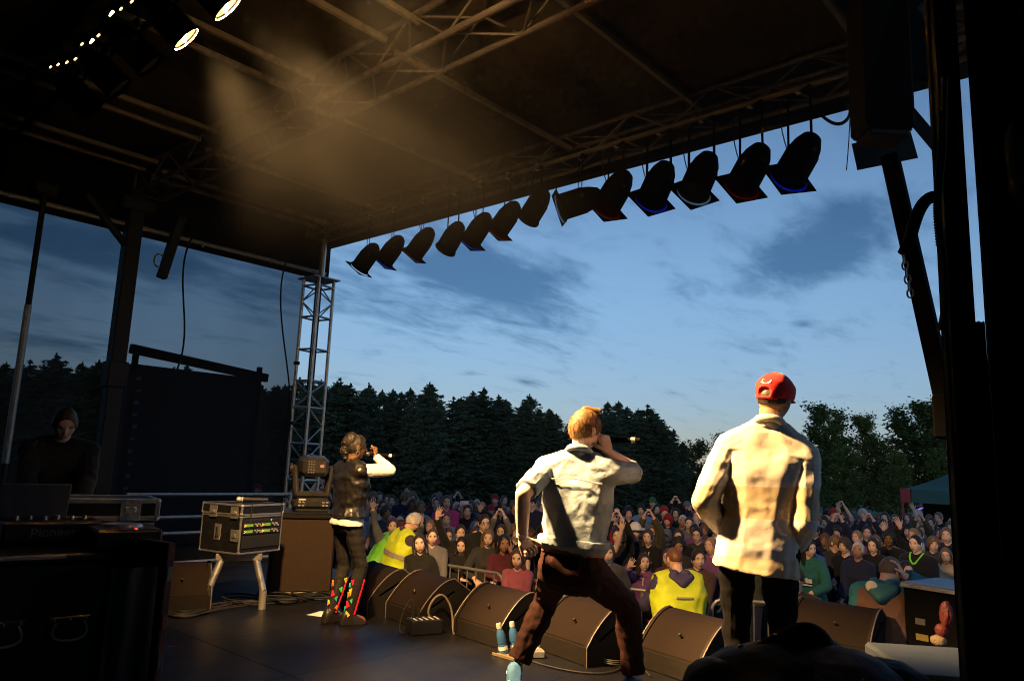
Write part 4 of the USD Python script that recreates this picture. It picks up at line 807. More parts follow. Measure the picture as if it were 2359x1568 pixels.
# flood light with barn doors
fc = at_d(2090, 300, 4.6); t = Thing('flood_light', 'black flood light with barn doors under the right end of the truss', 'flood light', loc=fc)
def quad_plate(P, th=.006): P = [np.array(p) for p in P]; n = np.cross(P[1] - P[0], P[2] - P[0]); n /= np.linalg.norm(n); return hullp(np.vstack([P, [p + n * th for p in P]]))
t.add('barn_door', quad_plate([at_d(1963, 331, 4.5), at_d(2098, 302, 4.6), at_d(2115, 362, 4.5), at_d(1975, 391, 4.4)]) if False else moved(quad_plate([at_d(1963, 331, 4.5), at_d(2098, 303, 4.6), at_d(2115, 363, 4.5), at_d(1976, 391, 4.4)]), -fc), blkmat)
t.add('barn_door', moved(quad_plate([at_d(2103, 244, 4.7), at_d(2152, 302, 4.6), at_d(2148, 346, 4.55), at_d(2101, 290, 4.65)]), -fc), blkmat)
t.add('housing', moved(hullp(np.vstack([[at_d(u, v, d) for u, v in ((2010, 258), (2098, 236), (2092, 290), (2040, 318), (1990, 318))] for d in (4.55, 4.8)])), -fc), blkmat)
t.add('hanging_arm', tube(at_d(2070, 250, 4.65) - fc, at_d(2075, 190, 4.65) - fc, .02, 8), blkmat)
t.add('hinge_pin', tube(at_d(2099, 245, 4.68) - fc, at_d(2096, 300, 4.64) - fc, .014, 8), steel)
# cable loops along the fascia near the right end
P = [at_y(u, v, 6.0) for u, v in ((1895, 268), (1915, 282), (1940, 284), (1955, 270), (1952, 245))]
solo('truss_cable', polytube(spline(P, 24), .014), rubber, 'black cable looping below the right end of the front truss', 'cable')
P = [at_y(u, v, 6.0) for u, v in ((1958, 275), (1955, 330), (1950, 392))]; solo('truss_cable', polytube(spline(P, 12), .004), rubber, 'thin wire hanging straight down beside the hanging drape', 'cable')
# --- PA wing outside the gauze
c = np.array([-12.4, 5.75, GZ]); t = Thing('speaker_wing', 'black cloth-clad speaker wing standing outside the left gauze', 'speaker wing', loc=c)
t.add('cladding', cbox((0, 0, 1.85), (.7, 2.2, 3.7), .03), M('grey_black_cladding', (.022, .024, .028), .95, var=.4, scale=2, bump=.5, bscale=20, spec=.1)); t.add('top_beam', bx_between((.38, -1.15, 3.92), (.38, 1.2, 3.72), .10, .14), sootm)
for y in (-1.05, 1.05): t.add('frame_post', cbox((.36, y, 1.95), (.08, .08, 3.9), .01), sootm)
lacem = M('pale_lacing', (.22, .24, .27), .8)
for k in range(16): t.add('lacing', cbox((.405, -.98 + .012 * (k % 3), .7 + .185 * k), (.008, .07, .035 + .02 * (k % 2)), .003, rotm((1, 0, 0), 10)), lacem)
for k in range(12): t.add('lacing', cbox((.405, .86 + .012 * (k % 3), .8 + .21 * k), (.006, .04, .03), .003), M('dim_lacing', (.06, .065, .075), .8))
# --- gazebo
gq = at_z(2072, 1182, GZ + 2.15); dg = (gq - CAM) @ FWD
gq = at_d(2075, 1125, 24.0); t = Thing('gazebo', 'dark green pop-up gazebo with a red corner at the back of the crowd', 'gazebo', loc=(gq[0], gq[1], GZ), rotz=facing(gq, -10))
z0, z1, z2 = gq[2] - GZ - .42, gq[2] - GZ, at_d(2180, 1085, 24)[2] - GZ + .25; Wg = 3.4; teal = M('green_canopy', (.025, .09, .085), .7, var=.15, scale=2); redg = M('red_canopy_corner', (.30, .04, .05), .7, var=.15)
V = [(0, 0, z1), (Wg, 0, z1), (Wg, Wg, z1), (0, Wg, z1), (Wg / 2, Wg / 2, z2)]
ms = []
for a, b in ((0, 1), (1, 2), (2, 3), (3, 0)):
    A_, B_, C2 = map(np.array, (V[a], V[b], V[4])); k = 8; P = []
    for i in range(k + 1):
        s = i / k; z = (s ** 1.35); p, q = A_ + (C2 - A_) * s, B_ + (C2 - B_) * s; p[2] = q[2] = z1 + (z2 - z1) * z; P += [p, q]
    P = np.array(P); f = []
    for i in range(k): f += [[2 * i, 2 * i + 1, 2 * i + 3], [2 * i, 2 * i + 3, 2 * i + 2]]
    f = np.array(f); ms.append(trimesh.Trimesh(np.vstack([P, P - [0, 0, .02]]), np.vstack([f, f[:, ::-1] + len(P)]), process=False))
for m_ in ms: t.add('roof_cloth', m_, teal, smooth=True)
t.add('valance', cbox((Wg / 2 + .15, -.01, (z0 + z1) / 2), (Wg - .3, .02, z1 - z0), .005), teal); t.add('valance', cbox((-.01, Wg / 2, (z0 + z1) / 2), (.02, Wg, z1 - z0), .005), teal); t.add('corner_valance', cbox((.13, -.015, (z0 + z1) / 2 + .01), (.28, .03, z1 - z0), .005), redg)
for x, y in ((.03, .03), (Wg - .03, .03), (.03, Wg - .03), (Wg - .03, Wg - .03)): t.add('gazebo_leg', cbox((x, y, z0 / 2), (.06, .06, z0), .006), redg if x < 1 and y < 1 else alud)
t.add('back_wall', cbox((Wg / 2, Wg - .1, z0 / 2), (Wg - .2, .02, z0), .004), blkcloth)
# --- crowd barriers
barm2 = M('barrier_steel', (.32, .31, .30), .45, .6, var=.2, scale=15)
def barrier_parts(t, L, H=1.08):
    r = .019; zb = .17; c = .12
    top = [(-L / 2, 0, zb), (-L / 2, 0, H - c)] + [(-L / 2 + c * (1 - math.cos(a)), 0, H - c + c * math.sin(a)) for a in np.linspace(.3, 1.57, 5)] + [(L / 2 - c * (1 - math.cos(a)), 0, H - c + c * math.sin(a)) for a in np.linspace(1.57, .3, 5)] + [(L / 2, 0, H - c), (L / 2, 0, zb)]
    t.add('frame', polytube(top, r, 8), barm2); t.add('bottom_rail', tube((-L / 2, 0, zb), (L / 2, 0, zb), r, 8), barm2)
    n = int(L / .135)
    for i in range(1, n): t.add('bar', tube((-L / 2 + L * i / n, 0, zb), (-L / 2 + L * i / n, 0, H), .008, 6), barm2)
    for x in (-L / 2 + .25, L / 2 - .25): t.add('foot', polytube([(x, -.3, .02), (x, -.05, .10), (x, 0, zb), (x, .05, .10), (x, .3, .02)], .014, 6), barm2)
BAR = [((905, 1268), (984, 1298), 'first crowd barrier at the far left, behind the older steward'), ((1000, 1296), (1160, 1322), 'crowd barrier in front of the boys left of the man in denim'), ((1164, 1322), (1300, 1352), 'crowd barrier in front of the girls in red left of the denim man\'s hand'), ((1302, 1350), (1418, 1356), 'crowd barrier glimpsed between the legs of the man in denim'), ((1422, 1352), (1506, 1362), 'short stretch of crowd barrier in front of the girl in purple'), ((1640, 1378), (1835, 1392), 'crowd barrier hidden behind the man in the red cap'), ((1836, 1396), (1962, 1412), 'crowd barrier under the hands of the girl in the teal hoodie'), ((1964, 1412), (2110, 1430), 'crowd barrier at the right, behind the man in the teal and brown jacket')]
bar_pts = []
for a, b, l in BAR:
    pa, pb = at_z(*a, GZ + 1.08), at_z(*b, GZ + 1.08); bar_pts += [pa, pb]; c = (pa + pb) / 2; d = pb - pa; L_ = np.linalg.norm(d[:2]); t = Thing('crowd_barrier', l, 'barrier', loc=(c[0], c[1], GZ), rotz=math.atan2(d[1], d[0]), group='crowd barriers in front of the stage'); barrier_parts(t, L_)
# ---------------------------------------------------------------- people
def ball(c, r, k=1):
    s = _ico[k]; return s * r + np.asarray(c, float)
_ico = {k: np.array(trimesh.creation.icosphere(subdivisions=k).vertices) for k in (0, 1, 2)}
def disc(c, d, r, n=12):
    F = frame_of(d); a = np.arange(n) / n * 2 * math.pi; return np.c_[np.cos(a) * r, np.sin(a) * r, 0 * a] @ F.T + np.asarray(c)
def hull(*P): return m3.Manifold.hull_points(np.ascontiguousarray(np.vstack(P), np.float32))
def union(ms): return m3.Manifold.batch_boolean([m for m in ms if not m.is_empty()], m3.OpType.Add)
def soften(m, e, it=8, amp=0., freq=6., seed=0, aniso=(1, 1, 1)):
    m = m.refine_to_length(e) if e else m
    t = tm(m); t = trimesh.Trimesh(t.vertices, t.faces, process=True)
    if it: filter_taubin(t, lamb=.5, nu=.53, iterations=it)
    if amp:
        v = np.array(t.vertices); n = np.array(t.vertex_normals); w = meshkit.fbm(v * freq * np.array(aniso) + seed, 4, seed) - .5
        w2 = np.abs(meshkit.fbm(v * freq * .8 * np.array(aniso)[::-1] + 5 + seed, 3, seed + 3) - .5)
        t.vertices = v + n * ((w * 1.2 - w2 * 1.4 + .1) * amp * 2)[:, None]
    return t
def ik(a, b, l1, l2, hint):
    a, b = np.array(a, float), np.array(b, float); d = b - a; L = np.linalg.norm(d)
    if L > (l1 + l2) * .998: b = a + d / L * (l1 + l2) * .998; d = b - a; L = np.linalg.norm(d)
    x = (l1 * l1 - l2 * l2 + L * L) / (2 * L); h = math.sqrt(max(0, l1 * l1 - x * x)); u = d / L
    k = np.array(hint, float); k = k - u * (k @ u); k /= np.linalg.norm(k) + 1e-9
    return a + u * x + k * h, b
def rz_(a): c, s = math.cos(a), math.sin(a); return np.array([[c, -s, 0], [s, c, 0], [0, 0, 1]])
def rx_(a): c, s = math.cos(a), math.sin(a); return np.array([[1, 0, 0], [0, c, -s], [0, s, c]])
def ry_(a): c, s = math.cos(a), math.sin(a); return np.array([[c, 0, s], [0, 1, 0], [-s, 0, c]])
HX = np.array([.074, .095, .118])
def head_fn(u):
    """unit directions (n, 3) -> head surface, x right, y forward, z up, origin in the middle of the head"""
    v = u * HX; x, y, z = v.T.copy(); t = np.clip(-z / .118, 0, 1); f = (y > 0)
    x = x * (1 - .30 * t ** 1.6) * np.where(z > .03, 1 + .04 * np.clip(z / .1, 0, 1), 1)
    y = np.where(f, y * (1 - .06 * t), y * (1 - .42 * t ** 1.2) * 1.04)
    y = np.where(f & (y > .072), .072 + (y - .072) * .55, y)
    g = lambda cx, cz, sx, sz: np.exp(-((x - cx) / sx) ** 2 - ((z - cz) / sz) ** 2)
    dy = .024 * g(0, -.026, .011, .018) + .010 * g(0, -.002, .008, .02) - .011 * (g(.030, .006, .015, .012) + g(-.030, .006, .015, .012)) + .005 * g(0, .030, .04, .010) + .007 * g(0, -.062, .020, .010) + .011 * g(0, -.100, .020, .016) + .004 * (g(.04, -.03, .02, .02) + g(-.04, -.03, .02, .02)) - .004 * g(0, -.048, .014, .006) - .004 * g(0, -.078, .022, .008)
    y = y + np.where(f, dy, 0) * np.clip(y / .05, 0, 1)
    return np.c_[x, y, z]
def head_mesh(sub):
    s = trimesh.creation.icosphere(subdivisions=sub); u = np.array(s.vertices)
    if sub >= 4: pass
    return trimesh.Trimesh(head_fn(u), s.faces, process=False)
def face_y(x, z):
    """front of the face at (x, z)"""
    yy = np.linspace(.3, 1.2, 60); u = np.c_[np.full(60, x / HX[0]), yy, np.full(60, z / HX[2])]; u /= np.linalg.norm(u, axis=1)[:, None]
    p = head_fn(u); i = np.argmin((p[:, 0] - x) ** 2 * 1 + (p[:, 2] - z) ** 2); return p[i, 1]
def ell(c, r, sub=1):
    s = trimesh.creation.icosphere(subdivisions=sub); return trimesh.Trimesh(np.array(s.vertices) * np.array(r) + np.array(c), s.faces, process=False)
def hand_bones(w, d, n, side, kind, s=1.0):
    """palm, four fingers and a thumb from wrist w; d fingers' direction, n the way the palm faces"""
    d = np.array(d, float) / np.linalg.norm(d); n = np.array(n, float); n = n - d * (n @ d); n /= np.linalg.norm(n) + 1e-9; t = np.cross(d, n) * side
    curl = dict(relax=.38, fist=1.45, open=.06, grip=1.15, flat=.12, spread=.03)[kind]; fan = .13 if kind in ('open', 'spread') else .03
    out = []; kn = [w + d * .088 * s * q + t * o * s for o, q in ((.030, .98), (.010, 1.04), (-.011, 1.0), (-.031, .92))]
    tb = w + d * .028 * s + t * .030 * s + n * .006 * s
    out.append(hull(ball(w, .024 * s), *[ball(k, .0125 * s) for k in kn], ball(tb, .014 * s), ball(w + d * .03 * s - t * .022 * s, .018 * s)))
    for k, (kp, L, o) in enumerate(zip(kn, (.074, .082, .076, .060), (1.5, .5, -.5, -1.5))):
        dd = d + t * fan * o; dd /= np.linalg.norm(dd); p = kp; a = 0; r = .0098 * s
        for j, fr in enumerate((.45, .31, .24)):
            a += curl * (.8, 1.0, .75)[j] * (1 + .06 * k); q = p + (dd * math.cos(a) + n * math.sin(a)) * L * fr * s; out.append(hull(ball(p, r), ball(q, r * .9))); p, r = q, r * .9
    ca = .25 if kind in ('open', 'spread', 'flat') else .6
    td = t * .75 + d * .62 + n * (.1 + .3 * ca); td /= np.linalg.norm(td); p = tb
    for j, L in enumerate((.040, .032)):
        q = p + td * L * s; out.append(hull(ball(p, .0125 * s), ball(q, .0105 * s))); p = q; td = td + n * ca * .6 - t * ca * .5 + d * .2; td /= np.linalg.norm(td)
    return out
class Fig:
    def __init__(s, H=1.75, girth=1.0, female=False, lean=0, side=0, twist=0, pelvis=(0, 0, None), head=(0, 0, 0), hands=None, feet=None, elbows=None, hkind=('relax', 'relax'), hdir=(None, None), hpalm=(None, None), kneeh=None, child=False, tk=1.0, sw=None, shz=.452):
        k = H / 1.75; s.k, s.g, s.f = k, girth, female; s.H = H; hs = 1.0 if not child else 1.08; s.hs = hs * k ** .6
        P = np.array([pelvis[0], pelvis[1], pelvis[2] if pelvis[2] is not None else .945 * k], float); s.P = P
        s.Rt = rz_(math.radians(twist)) @ ry_(math.radians(side)) @ rx_(math.radians(-lean)); s.Rh = s.Rt @ rz_(math.radians(head[0])) @ rx_(math.radians(head[1])) @ ry_(math.radians(head[2]))
        L = lambda x, y, z: P + s.Rt @ (np.array([x, y, z * tk]) * k); s.L = L
        sw = sw or (.178 if not female else .158)
        s.neck = L(0, -.012, .520); s.sh = [L(-sw, -.01, shz), L(sw, -.01, shz)]
        s.headc = s.neck + s.Rt @ np.array([0, .012, .045]) * k + s.Rh @ np.array([0, .022, .105]) * s.hs
        s.hip = [P + rz_(math.radians(twist * .3)) @ np.array([q * .088 * k, 0, -.02 * k]) for q in (-1, 1)]
        hands = hands or (None, None); elbows = elbows or (None, None); feet = feet or (None, None); kneeh = kneeh or (None, None)
        s.el, s.wr, s.hd = [], [], []
        for i, q in enumerate((-1, 1)):
            tgt = hands[i] if hands[i] is not None else L(q * (sw + .07), .06, -.03)
            hint = elbows[i] if elbows[i] is not None else s.Rt @ np.array([q * .5, -1, -.1])
            e, w = ik(s.sh[i], tgt, .285 * k, .255 * k, hint); s.el.append(e); s.wr.append(w)
        s.hdir = [np.array(hdir[i], float) if hdir[i] is not None else (s.wr[i] - s.el[i]) for i in (0, 1)]
        s.hpalm = [np.array(hpalm[i], float) if hpalm[i] is not None else s.Rt @ np.array([(1, -1)[i], .3, 0]) for i in (0, 1)]; s.hkind = hkind
        s.an, s.kn, s.ft = [], [], []
        for i, q in enumerate((-1, 1)):
            f = feet[i] if feet[i] is not None else (q * .10 * k, 0, 0, q * -8)
            a = np.array([f[0], f[1], f[2] + .085 * k]); fd = rz_(math.radians(f[3])) @ np.array([0, 1., 0]); pt = math.radians(f[4]) if len(f) > 4 else 0
            hint = kneeh[i] if kneeh[i] is not None else fd
            kk, a = ik(s.hip[i], a, .43 * k, .435 * k, hint); s.kn.append(kk); s.an.append(a); s.ft.append((fd, pt))
    def torso(s, t=0., legs=False, hem=None, top=True, loose=0.):
        k, g, f, L = s.k, s.g, s.f, s.L; fm = .94 if f else 1.0
        S = [(-.04, .082, .098 * (1.03 if f else 1), .0), (.10, .066 * fm, .088 * fm + loose, .0), (.20, .075 * fm, .092 * fm + loose, .005), (.32, .092 * fm, .100 * fm + loose * .6, .008), (.41, .105 * fm, .082 * fm, 0)]
        P = [np.vstack([ball(L(-x * g, y, z), r * g * k + t), ball(L(x * g, y, z), r * g * k + t)]) for z, x, r, y in S]
        if hem is not None:
            i0 = 0
            P[0] = np.vstack([disc(L(-.075 * g, 0, hem), s.Rt[:, 2], .105 * g * k + t + loose), disc(L(.075 * g, 0, hem), s.Rt[:, 2], .105 * g * k + t + loose)])
        out = [hull(a, b) for a, b in zip(P[:-1], P[1:])]
        if top:
            sh = [ball(s.sh[i], .056 * k * g ** .5 + t) for i in (0, 1)]
            out += [hull(P[-1], *sh), hull(*[ball(L(q * .05, -.012, .50), .052 * k + t * .7) for q in (-1, 1)], *sh), hull(P[-1], *[ball(L(q * .05, -.012, .50), .052 * k + t * .7) for q in (-1, 1)])]
            if f: out.append(hull(ball(L(-.06, .085, .30), .052 * k + t), ball(L(.06, .085, .30), .052 * k + t), ball(L(0, 0, .30), .08 * k)))
        return out
    def arm(s, i, t=0., upto=2.0, flare=0.):
        """upto: 0 shoulder, 1 elbow, 2 wrist; t: cloth thickness"""
        k, g = s.k, s.g ** .6; a, e, w = s.sh[i], s.el[i], s.wr[i]; r = [.054 * k * g, .043 * k * g, .029 * k * g]; o = []
        if upto <= 1:
            c = a + (e - a) * upto; o.append(hull(ball(a, r[0] + t), disc(c, e - a, r[0] + (r[1] - r[0]) * upto + t + flare)))
        else:
            m = a + (e - a) * .45; o += [hull(ball(a, r[0] + t), ball(m, r[0] * .96 + t)), hull(ball(m, r[0] * .96 + t), ball(e, r[1] + t))]
            q = upto - 1; c = e + (w - e) * q; b = e + (w - e) * .32 * min(1, q); o += [hull(ball(e, r[1] + t), ball(b, r[1] * 1.04 + t)), hull(ball(b, r[1] * 1.04 + t), disc(c, w - e, r[1] + (r[2] - r[1]) * q + t + flare))]
        return o
    def leg(s, i, t=0., upto=2.0, flare=0.):
        k, g = s.k, s.g ** .7; h, n, a = s.hip[i], s.kn[i], s.an[i]; r = [.092 * k * g, .058 * k * g, .040 * k]; o = [hull(ball(h, r[0] + t), ball(h + (n - h) * .4, r[0] * .86 + t)), hull(ball(h + (n - h) * .4, r[0] * .86 + t), ball(n, r[1] + t))]
        q = upto - 1
        if q > 0: c = n + (a - n) * q; b = n + (a - n) * .35 * min(1, q); o += [hull(ball(n, r[1] + t), ball(b, r[1] * 1.03 + t)), hull(ball(b, r[1] * 1.03 + t), disc(c, a - n, r[1] + (r[2] - r[1]) * q + t + flare))]
        return o
    def body(s, e=.03, hand_e=None, sub=3, hands=True):
        k = s.k; B = s.torso()
        for i in (0, 1):
            B += s.arm(i, 0, 2.0) + s.leg(i, -.014, 2.0)
            fd, pt = s.ft[i]; a = s.an[i]; up = np.array([0, 0, 1.]); d = fd * math.cos(pt) - up * math.sin(pt); B.append(hull(ball(a, .038 * k), ball(a + d * .13 * k - up * .045 * k, .028 * k), ball(a - d * .045 * k - up * .04 * k, .03 * k)))
        B.append(hull(ball(s.neck - s.Rt[:, 2] * .03 * k, .057 * k), ball(s.headc - s.Rh[:, 2] * .05 * s.hs - s.Rh[:, 1] * .02, .054 * k)))
        b = mf(soften(union(B), e, 6))
        hm = head_mesh(sub); hm = trimesh.Trimesh(np.array(hm.vertices) * s.hs @ s.Rh.T + s.headc, hm.faces, process=False)
        ears = [trimesh.Trimesh(np.array(ell((q * .074, -.006, -.004), (.011, .019, .031), 2).vertices) * s.hs @ s.Rh.T + s.headc, ell((0, 0, 0), (1, 1, 1), 2).faces, process=False) for q in (-1, 1)]
        parts = [b, mf(hm)] + [mf(x) for x in ears]
        if hands:
            for i, q in enumerate((-1, 1)):
                h = union(hand_bones(s.wr[i], s.hdir[i], s.hpalm[i], q, s.hkind[i], k)); parts.append(mf(soften(h, hand_e, 4)) if hand_e else h)
        return tm(union(parts))
    def HD(s, m): m = tm(m); return trimesh.Trimesh(np.array(m.vertices) * s.hs @ s.Rh.T + s.headc, m.faces, process=False)
    def shoes(s, t=.0, cut=.0, boot=False):
        o = []
        for i in (0, 1):
            fd, pt = s.ft[i]; k = s.k; a = s.an[i]; up = np.array([0, 0, 1.]); R = np.array([np.cross(fd, up), fd, up]).T @ rx_(-pt)
            w = lambda p: np.array(p) * k @ R.T + a
            bot = -.085; P = np.vstack([w([(x, y, bot) for x, y in ((-.035, -.065), (.035, -.065), (-.045, .08), (.045, .08), (-.038, .15), (.038, .15), (0, .18), (-.025, -.085), (.025, -.085))]), w([(x, y, z) for x, y, z in ((-.04, .1, -.045), (.04, .1, -.045), (-.03, .16, -.055), (.03, .16, -.055), (-.036, -.075, -.03), (.036, -.075, -.03), (0, .178, -.068))]), ball(w([(0, -.03, .0)])[0], .046 * k), ball(w([(0, .01, -.01)])[0], .046 * k)])
            o.append(hull(P))
        return o
    def hair(s, kind, e=.014, seed=0):
        sh = head_mesh(3); v = np.array(sh.vertices); f = sh.faces
        def shell(sc, add, c, nrm=(0, -.65, .76), amp=.012, fr=26, stretch=.35):
            u = v / np.linalg.norm(v, axis=1)[:, None]; w = meshkit.fbm(u * fr * np.array([.35, .35, .35 * stretch]) + seed, 3, seed) - .5
            p = v * sc + u * (add + amp * w)[:, None]; m = mf(trimesh.Trimesh(p, f, process=False)); n = np.array(nrm) / np.linalg.norm(nrm)
            return m.trim_by_plane(tuple(map(float, n)), float(c))
        def cut(sc, add, amp, fr, top=.058, lowc=-.035, wide=.060, stretch=.35):
            w = shell(sc, add, lowc, (0, -.35, .94), amp, fr, stretch)
            face = mf(ell((0, .105, top - .082), (wide, .072, .082), 2)); bk = mf(ell((0, .10, top - .085), (wide * 1.5, .035, .075), 2))
            return w - face - bk
        if kind == 'short': m = cut(1.00, .007, .016, 30, .088, -.020, .072)
        elif kind == 'crop': m = cut(1.00, .003, .004, 30, .092, -.010, .073)
        elif kind == 'mop': m = union([cut(1.04, .012, .034, 20, .060, -.040, .066), shell(1.04, .010, .030, (0, -.9, .45), amp=.02)])
        elif kind == 'curly': m = cut(1.05, .020, .06, 42, .078, -.034, .067, 1)
        elif kind == 'receding': m = shell(1.02, .004, -.002, (0, -.9, .35), amp=.008)
        elif kind in ('long', 'bob', 'pony', 'bun', 'tied'):
            top = cut(1.01, .007 if kind != 'long' else .009, .014, 24, .086, -.033, .070); P = [top]
            if kind == 'long': zz, rr = -.30, .058
            elif kind == 'bob': zz, rr = -.13, .062
            if kind in ('long', 'bob'):
                P.append(hull(ball((-.045, -.05, .0), .05), ball((.045, -.05, .0), .05), ball((-.05, -.05, zz), rr * .6), ball((.05, -.05, zz), rr * .6)))
                for q in (-1, 1): P += [hull(ball((q * .066, -.02, .03), .020), ball((q * .080, -.012, -.09), .017)), hull(ball((q * .080, -.012, -.09), .017), ball((q * .078, .012, zz * .95), .015)), hull(ball((q * .07, -.03, .0), .03), ball((q * .07, -.02, zz), .03))]
            if kind == 'pony': P += [hull(ball((0, -.10, .02), .022), ball((0, -.15, -.0), .03)), hull(ball((0, -.15, 0), .03), ball((0, -.14, -.16), .018))]
            if kind == 'bun': P += [hull(ball((0, -.10, .0), .035), ball((0, -.115, -.03), .04)), hull(ball((0, -.115, -.03), .038), ball((0, -.09, -.09), .028)), hull(ball((0, -.05, .07), .07), ball((0, -.08, .04), .06))]
            m = union(P)
            return s.HD(soften(m, .016, 5, .006, 26, seed, (1, 1, .25)))
        elif kind == 'hood':
            m = union([shell(1.12, .016, -.058, (0, -.86, .5), amp=.012, fr=10), hull(ball((0, -.07, -.06), .07), ball((0, -.06, -.15), .07))]); return s.HD(soften(m, .025, 5))
        elif kind == 'cap':
            d = shell(1.05, .010, .016, (0, -.18, .98), amp=0); b = hull(*[np.array([[x, y, z] for x in (-.055, .055) for y in (.085,) for z in (.030, .037)]), np.array([[x, .165, z] for x in (-.035, .035) for z in (.018, .023)]), np.array([[0, .175, .019]])]); return s.HD(tm(union([d, b])))
        elif kind == 'beanie': m = shell(1.06, .012, .004, (0, -.35, .93), amp=.004); return s.HD(m)
        elif kind == 'cowboy':
            d = shell(1.08, .02, .02, (0, 0, 1), amp=0); b = lathe([(.0, .02), (.10, .02), (.145, .032), (.16, .05), (.145, .040), (.10, .03), (.0, .03)], 24); return s.HD(cat(tm(d), b))
        else: m = shell(1.01, .002, .02)
        return s.HD(tm(m))
    def features(s, t, mats, glasses=None, near=False, mouth_open=False):
        ey = face_y(.030, .006)
        if near:
            t.add('eye', s.HD(ell((-.030, ey - .004, .006), (.0135, .009, .009), 2)), mats['eyewhite']); t.add('eye', s.HD(ell((.030, ey - .004, .006), (.0135, .009, .009), 2)), mats['eyewhite'])
            t.add('iris', s.HD(cat(ell((-.030, ey + .004, .006), (.006, .003, .006), 1), ell((.030, ey + .004, .006), (.006, .003, .006), 1))), mats['eye'])
        else: t.add('eyes', s.HD(cat(ell((-.030, ey + .000, .005), (.0125, .005, .0045), 1), ell((.030, ey + .000, .005), (.0125, .005, .0045), 1))), mats['eye'])
        t.add('eyebrows', s.HD(cat(ell((-.031, face_y(.031, .026) - .000, .026), (.018, .006, .0042), 1), ell((.031, face_y(.031, .026) - .000, .026), (.018, .006, .0042), 1))), mats['brow'])
        t.add('lips', s.HD(ell((0, face_y(0, -.062) - .003, -.062), (.021, .007, .014 if mouth_open else .0065), 1)), mats['lips'])
        if glasses is not None:
            G = [polytube(np.array([(q * .031 + .021 * math.cos(a), ey + .014, .004 + .016 * math.sin(a)) for a in np.linspace(0, 6.283, 13)]), .0022, 5) for q in (-1, 1)] + [tube((-.01, ey + .016, .006), (.01, ey + .016, .006), .002, 5)] + [tube((q * .052, ey + .012, .006), (q * .079, .0, .008), .002, 5) for q in (-1, 1)]
            g = t.add('glasses', s.HD(cat(*G)), mats['frame'])
            if glasses == 'dark': t.add('dark_lens', s.HD(cat(*[ell((q * .031, ey + .013, .004), (.020, .003, .015), 1) for q in (-1, 1)])), mats['eye'], g)
def strands(t, mesh, n, ln, mat, w=.0016, seed=0, droop=.35):
    """loose hair strands over a hair mesh"""
    m = tm(mesh); rng = np.random.default_rng(seed); tri = np.array(m.triangles); ar = np.linalg.norm(np.cross(tri[:, 1] - tri[:, 0], tri[:, 2] - tri[:, 0]), axis=1); k = rng.choice(len(tri), n, p=ar / ar.sum()); b = rng.dirichlet((1, 1, 1), n)
    p = (tri[k] * b[..., None]).sum(1); nn = np.cross(tri[k, 1] - tri[k, 0], tri[k, 2] - tri[k, 0]); nn /= np.linalg.norm(nn, axis=1)[:, None] + 1e-12
    d = rng.normal(0, .45, (n, 3)) + [0, 0, -1.0]; d -= nn * (d * nn).sum(1)[:, None]; d /= np.linalg.norm(d, axis=1)[:, None] + 1e-9
    L_ = ln * rng.uniform(.5, 1.3, (n, 1)); s_ = nn * .35 + d * .8; P = np.stack([p - nn * .002, p + s_ * L_ * .5, p + (s_ * .8 + d * .2 + np.array([0, 0, -droop])) * L_], 1)
    pth = numbered(t.path, 'hair_strands'); c = UsdGeom.BasisCurves.Define(stage, pth); c.CreateTypeAttr('linear'); c.CreateCurveVertexCountsAttr(Vt.IntArray.FromNumpy(np.full(n, 3, np.int32))); c.CreatePointsAttr(Vt.Vec3fArray.FromNumpy(P.reshape(-1, 3).astype(np.float32)))
    c.CreateWidthsAttr(Vt.FloatArray.FromNumpy(np.tile([w, w * .8, w * .3], n).astype(np.float32))); c.SetWidthsInterpolation('vertex'); UsdShade.MaterialBindingAPI.Apply(c.GetPrim()).Bind(mat); c.GetPrim().SetCustomDataByKey('kind', 'stuff')
def skin(name, c): return M('skin_' + name, c, .5, var=.10, scale=20, bump=.15, bscale=160, spec=.35)
SK = {'fair': skin('fair', (.66, .45, .36)), 'pink': skin('pink', (.66, .40, .33)), 'tan': skin('tan', (.36, .20, .12)), 'brown': skin('brown', (.15, .075, .042)), 'dark': skin('dark', (.11, .055, .032))}
HC = {k: M('hair_' + k, c, .5, var=.4, scale=30, bump=.8, bscale=120, aniso=(1, 1, .15), spec=.5) for k, c in dict(black=(.010, .009, .009), dark=(.022, .015, .011), brown=(.055, .032, .018), light=(.14, .085, .042), blond=(.26, .16, .07), ginger=(.14, .05, .018), grey=(.45, .43, .42), red=(.06, .012, .012)).items()}
FM = {'eye': M('eye_dark', (.015, .012, .010), .25), 'brow': M('brow_hair', (.04, .026, .018), .8), 'lips': M('lip_skin', (.26, .09, .08), .5), 'eyewhite': M('eye_white', (.6, .56, .52), .3), 'frame': M('glasses_frame', (.02, .02, .02), .3)}
CL = {k: M('cloth_' + k, c, .85, var=.22, scale=7, bump=.5, bscale=110, spec=.2, sheen=.1) for k, c in dict(black=(.012, .012, .013), charcoal=(.035, .034, .036), navy=(.015, .02, .045), grey=(.13, .13, .14), lightgrey=(.30, .29, .28), white=(.62, .60, .58), blue=(.03, .10, .32), skyblue=(.14, .24, .40), red=(.28, .02, .02), pink=(.26, .07, .11), maroon=(.09, .018, .03), purple=(.15, .06, .17), teal=(.02, .11, .11), green=(.03, .14, .05), brown=(.08, .045, .028), olive=(.06, .06, .03), denim=(.045, .06, .10), cream=(.45, .40, .32), hotpink=(.45, .05, .22), plaid=(.05, .05, .06)).items()}
def stand(fig, name, label, cat_, loc, rotz, group=None): return Thing(name, label, cat_, loc=loc, rotz=rotz, group=group)
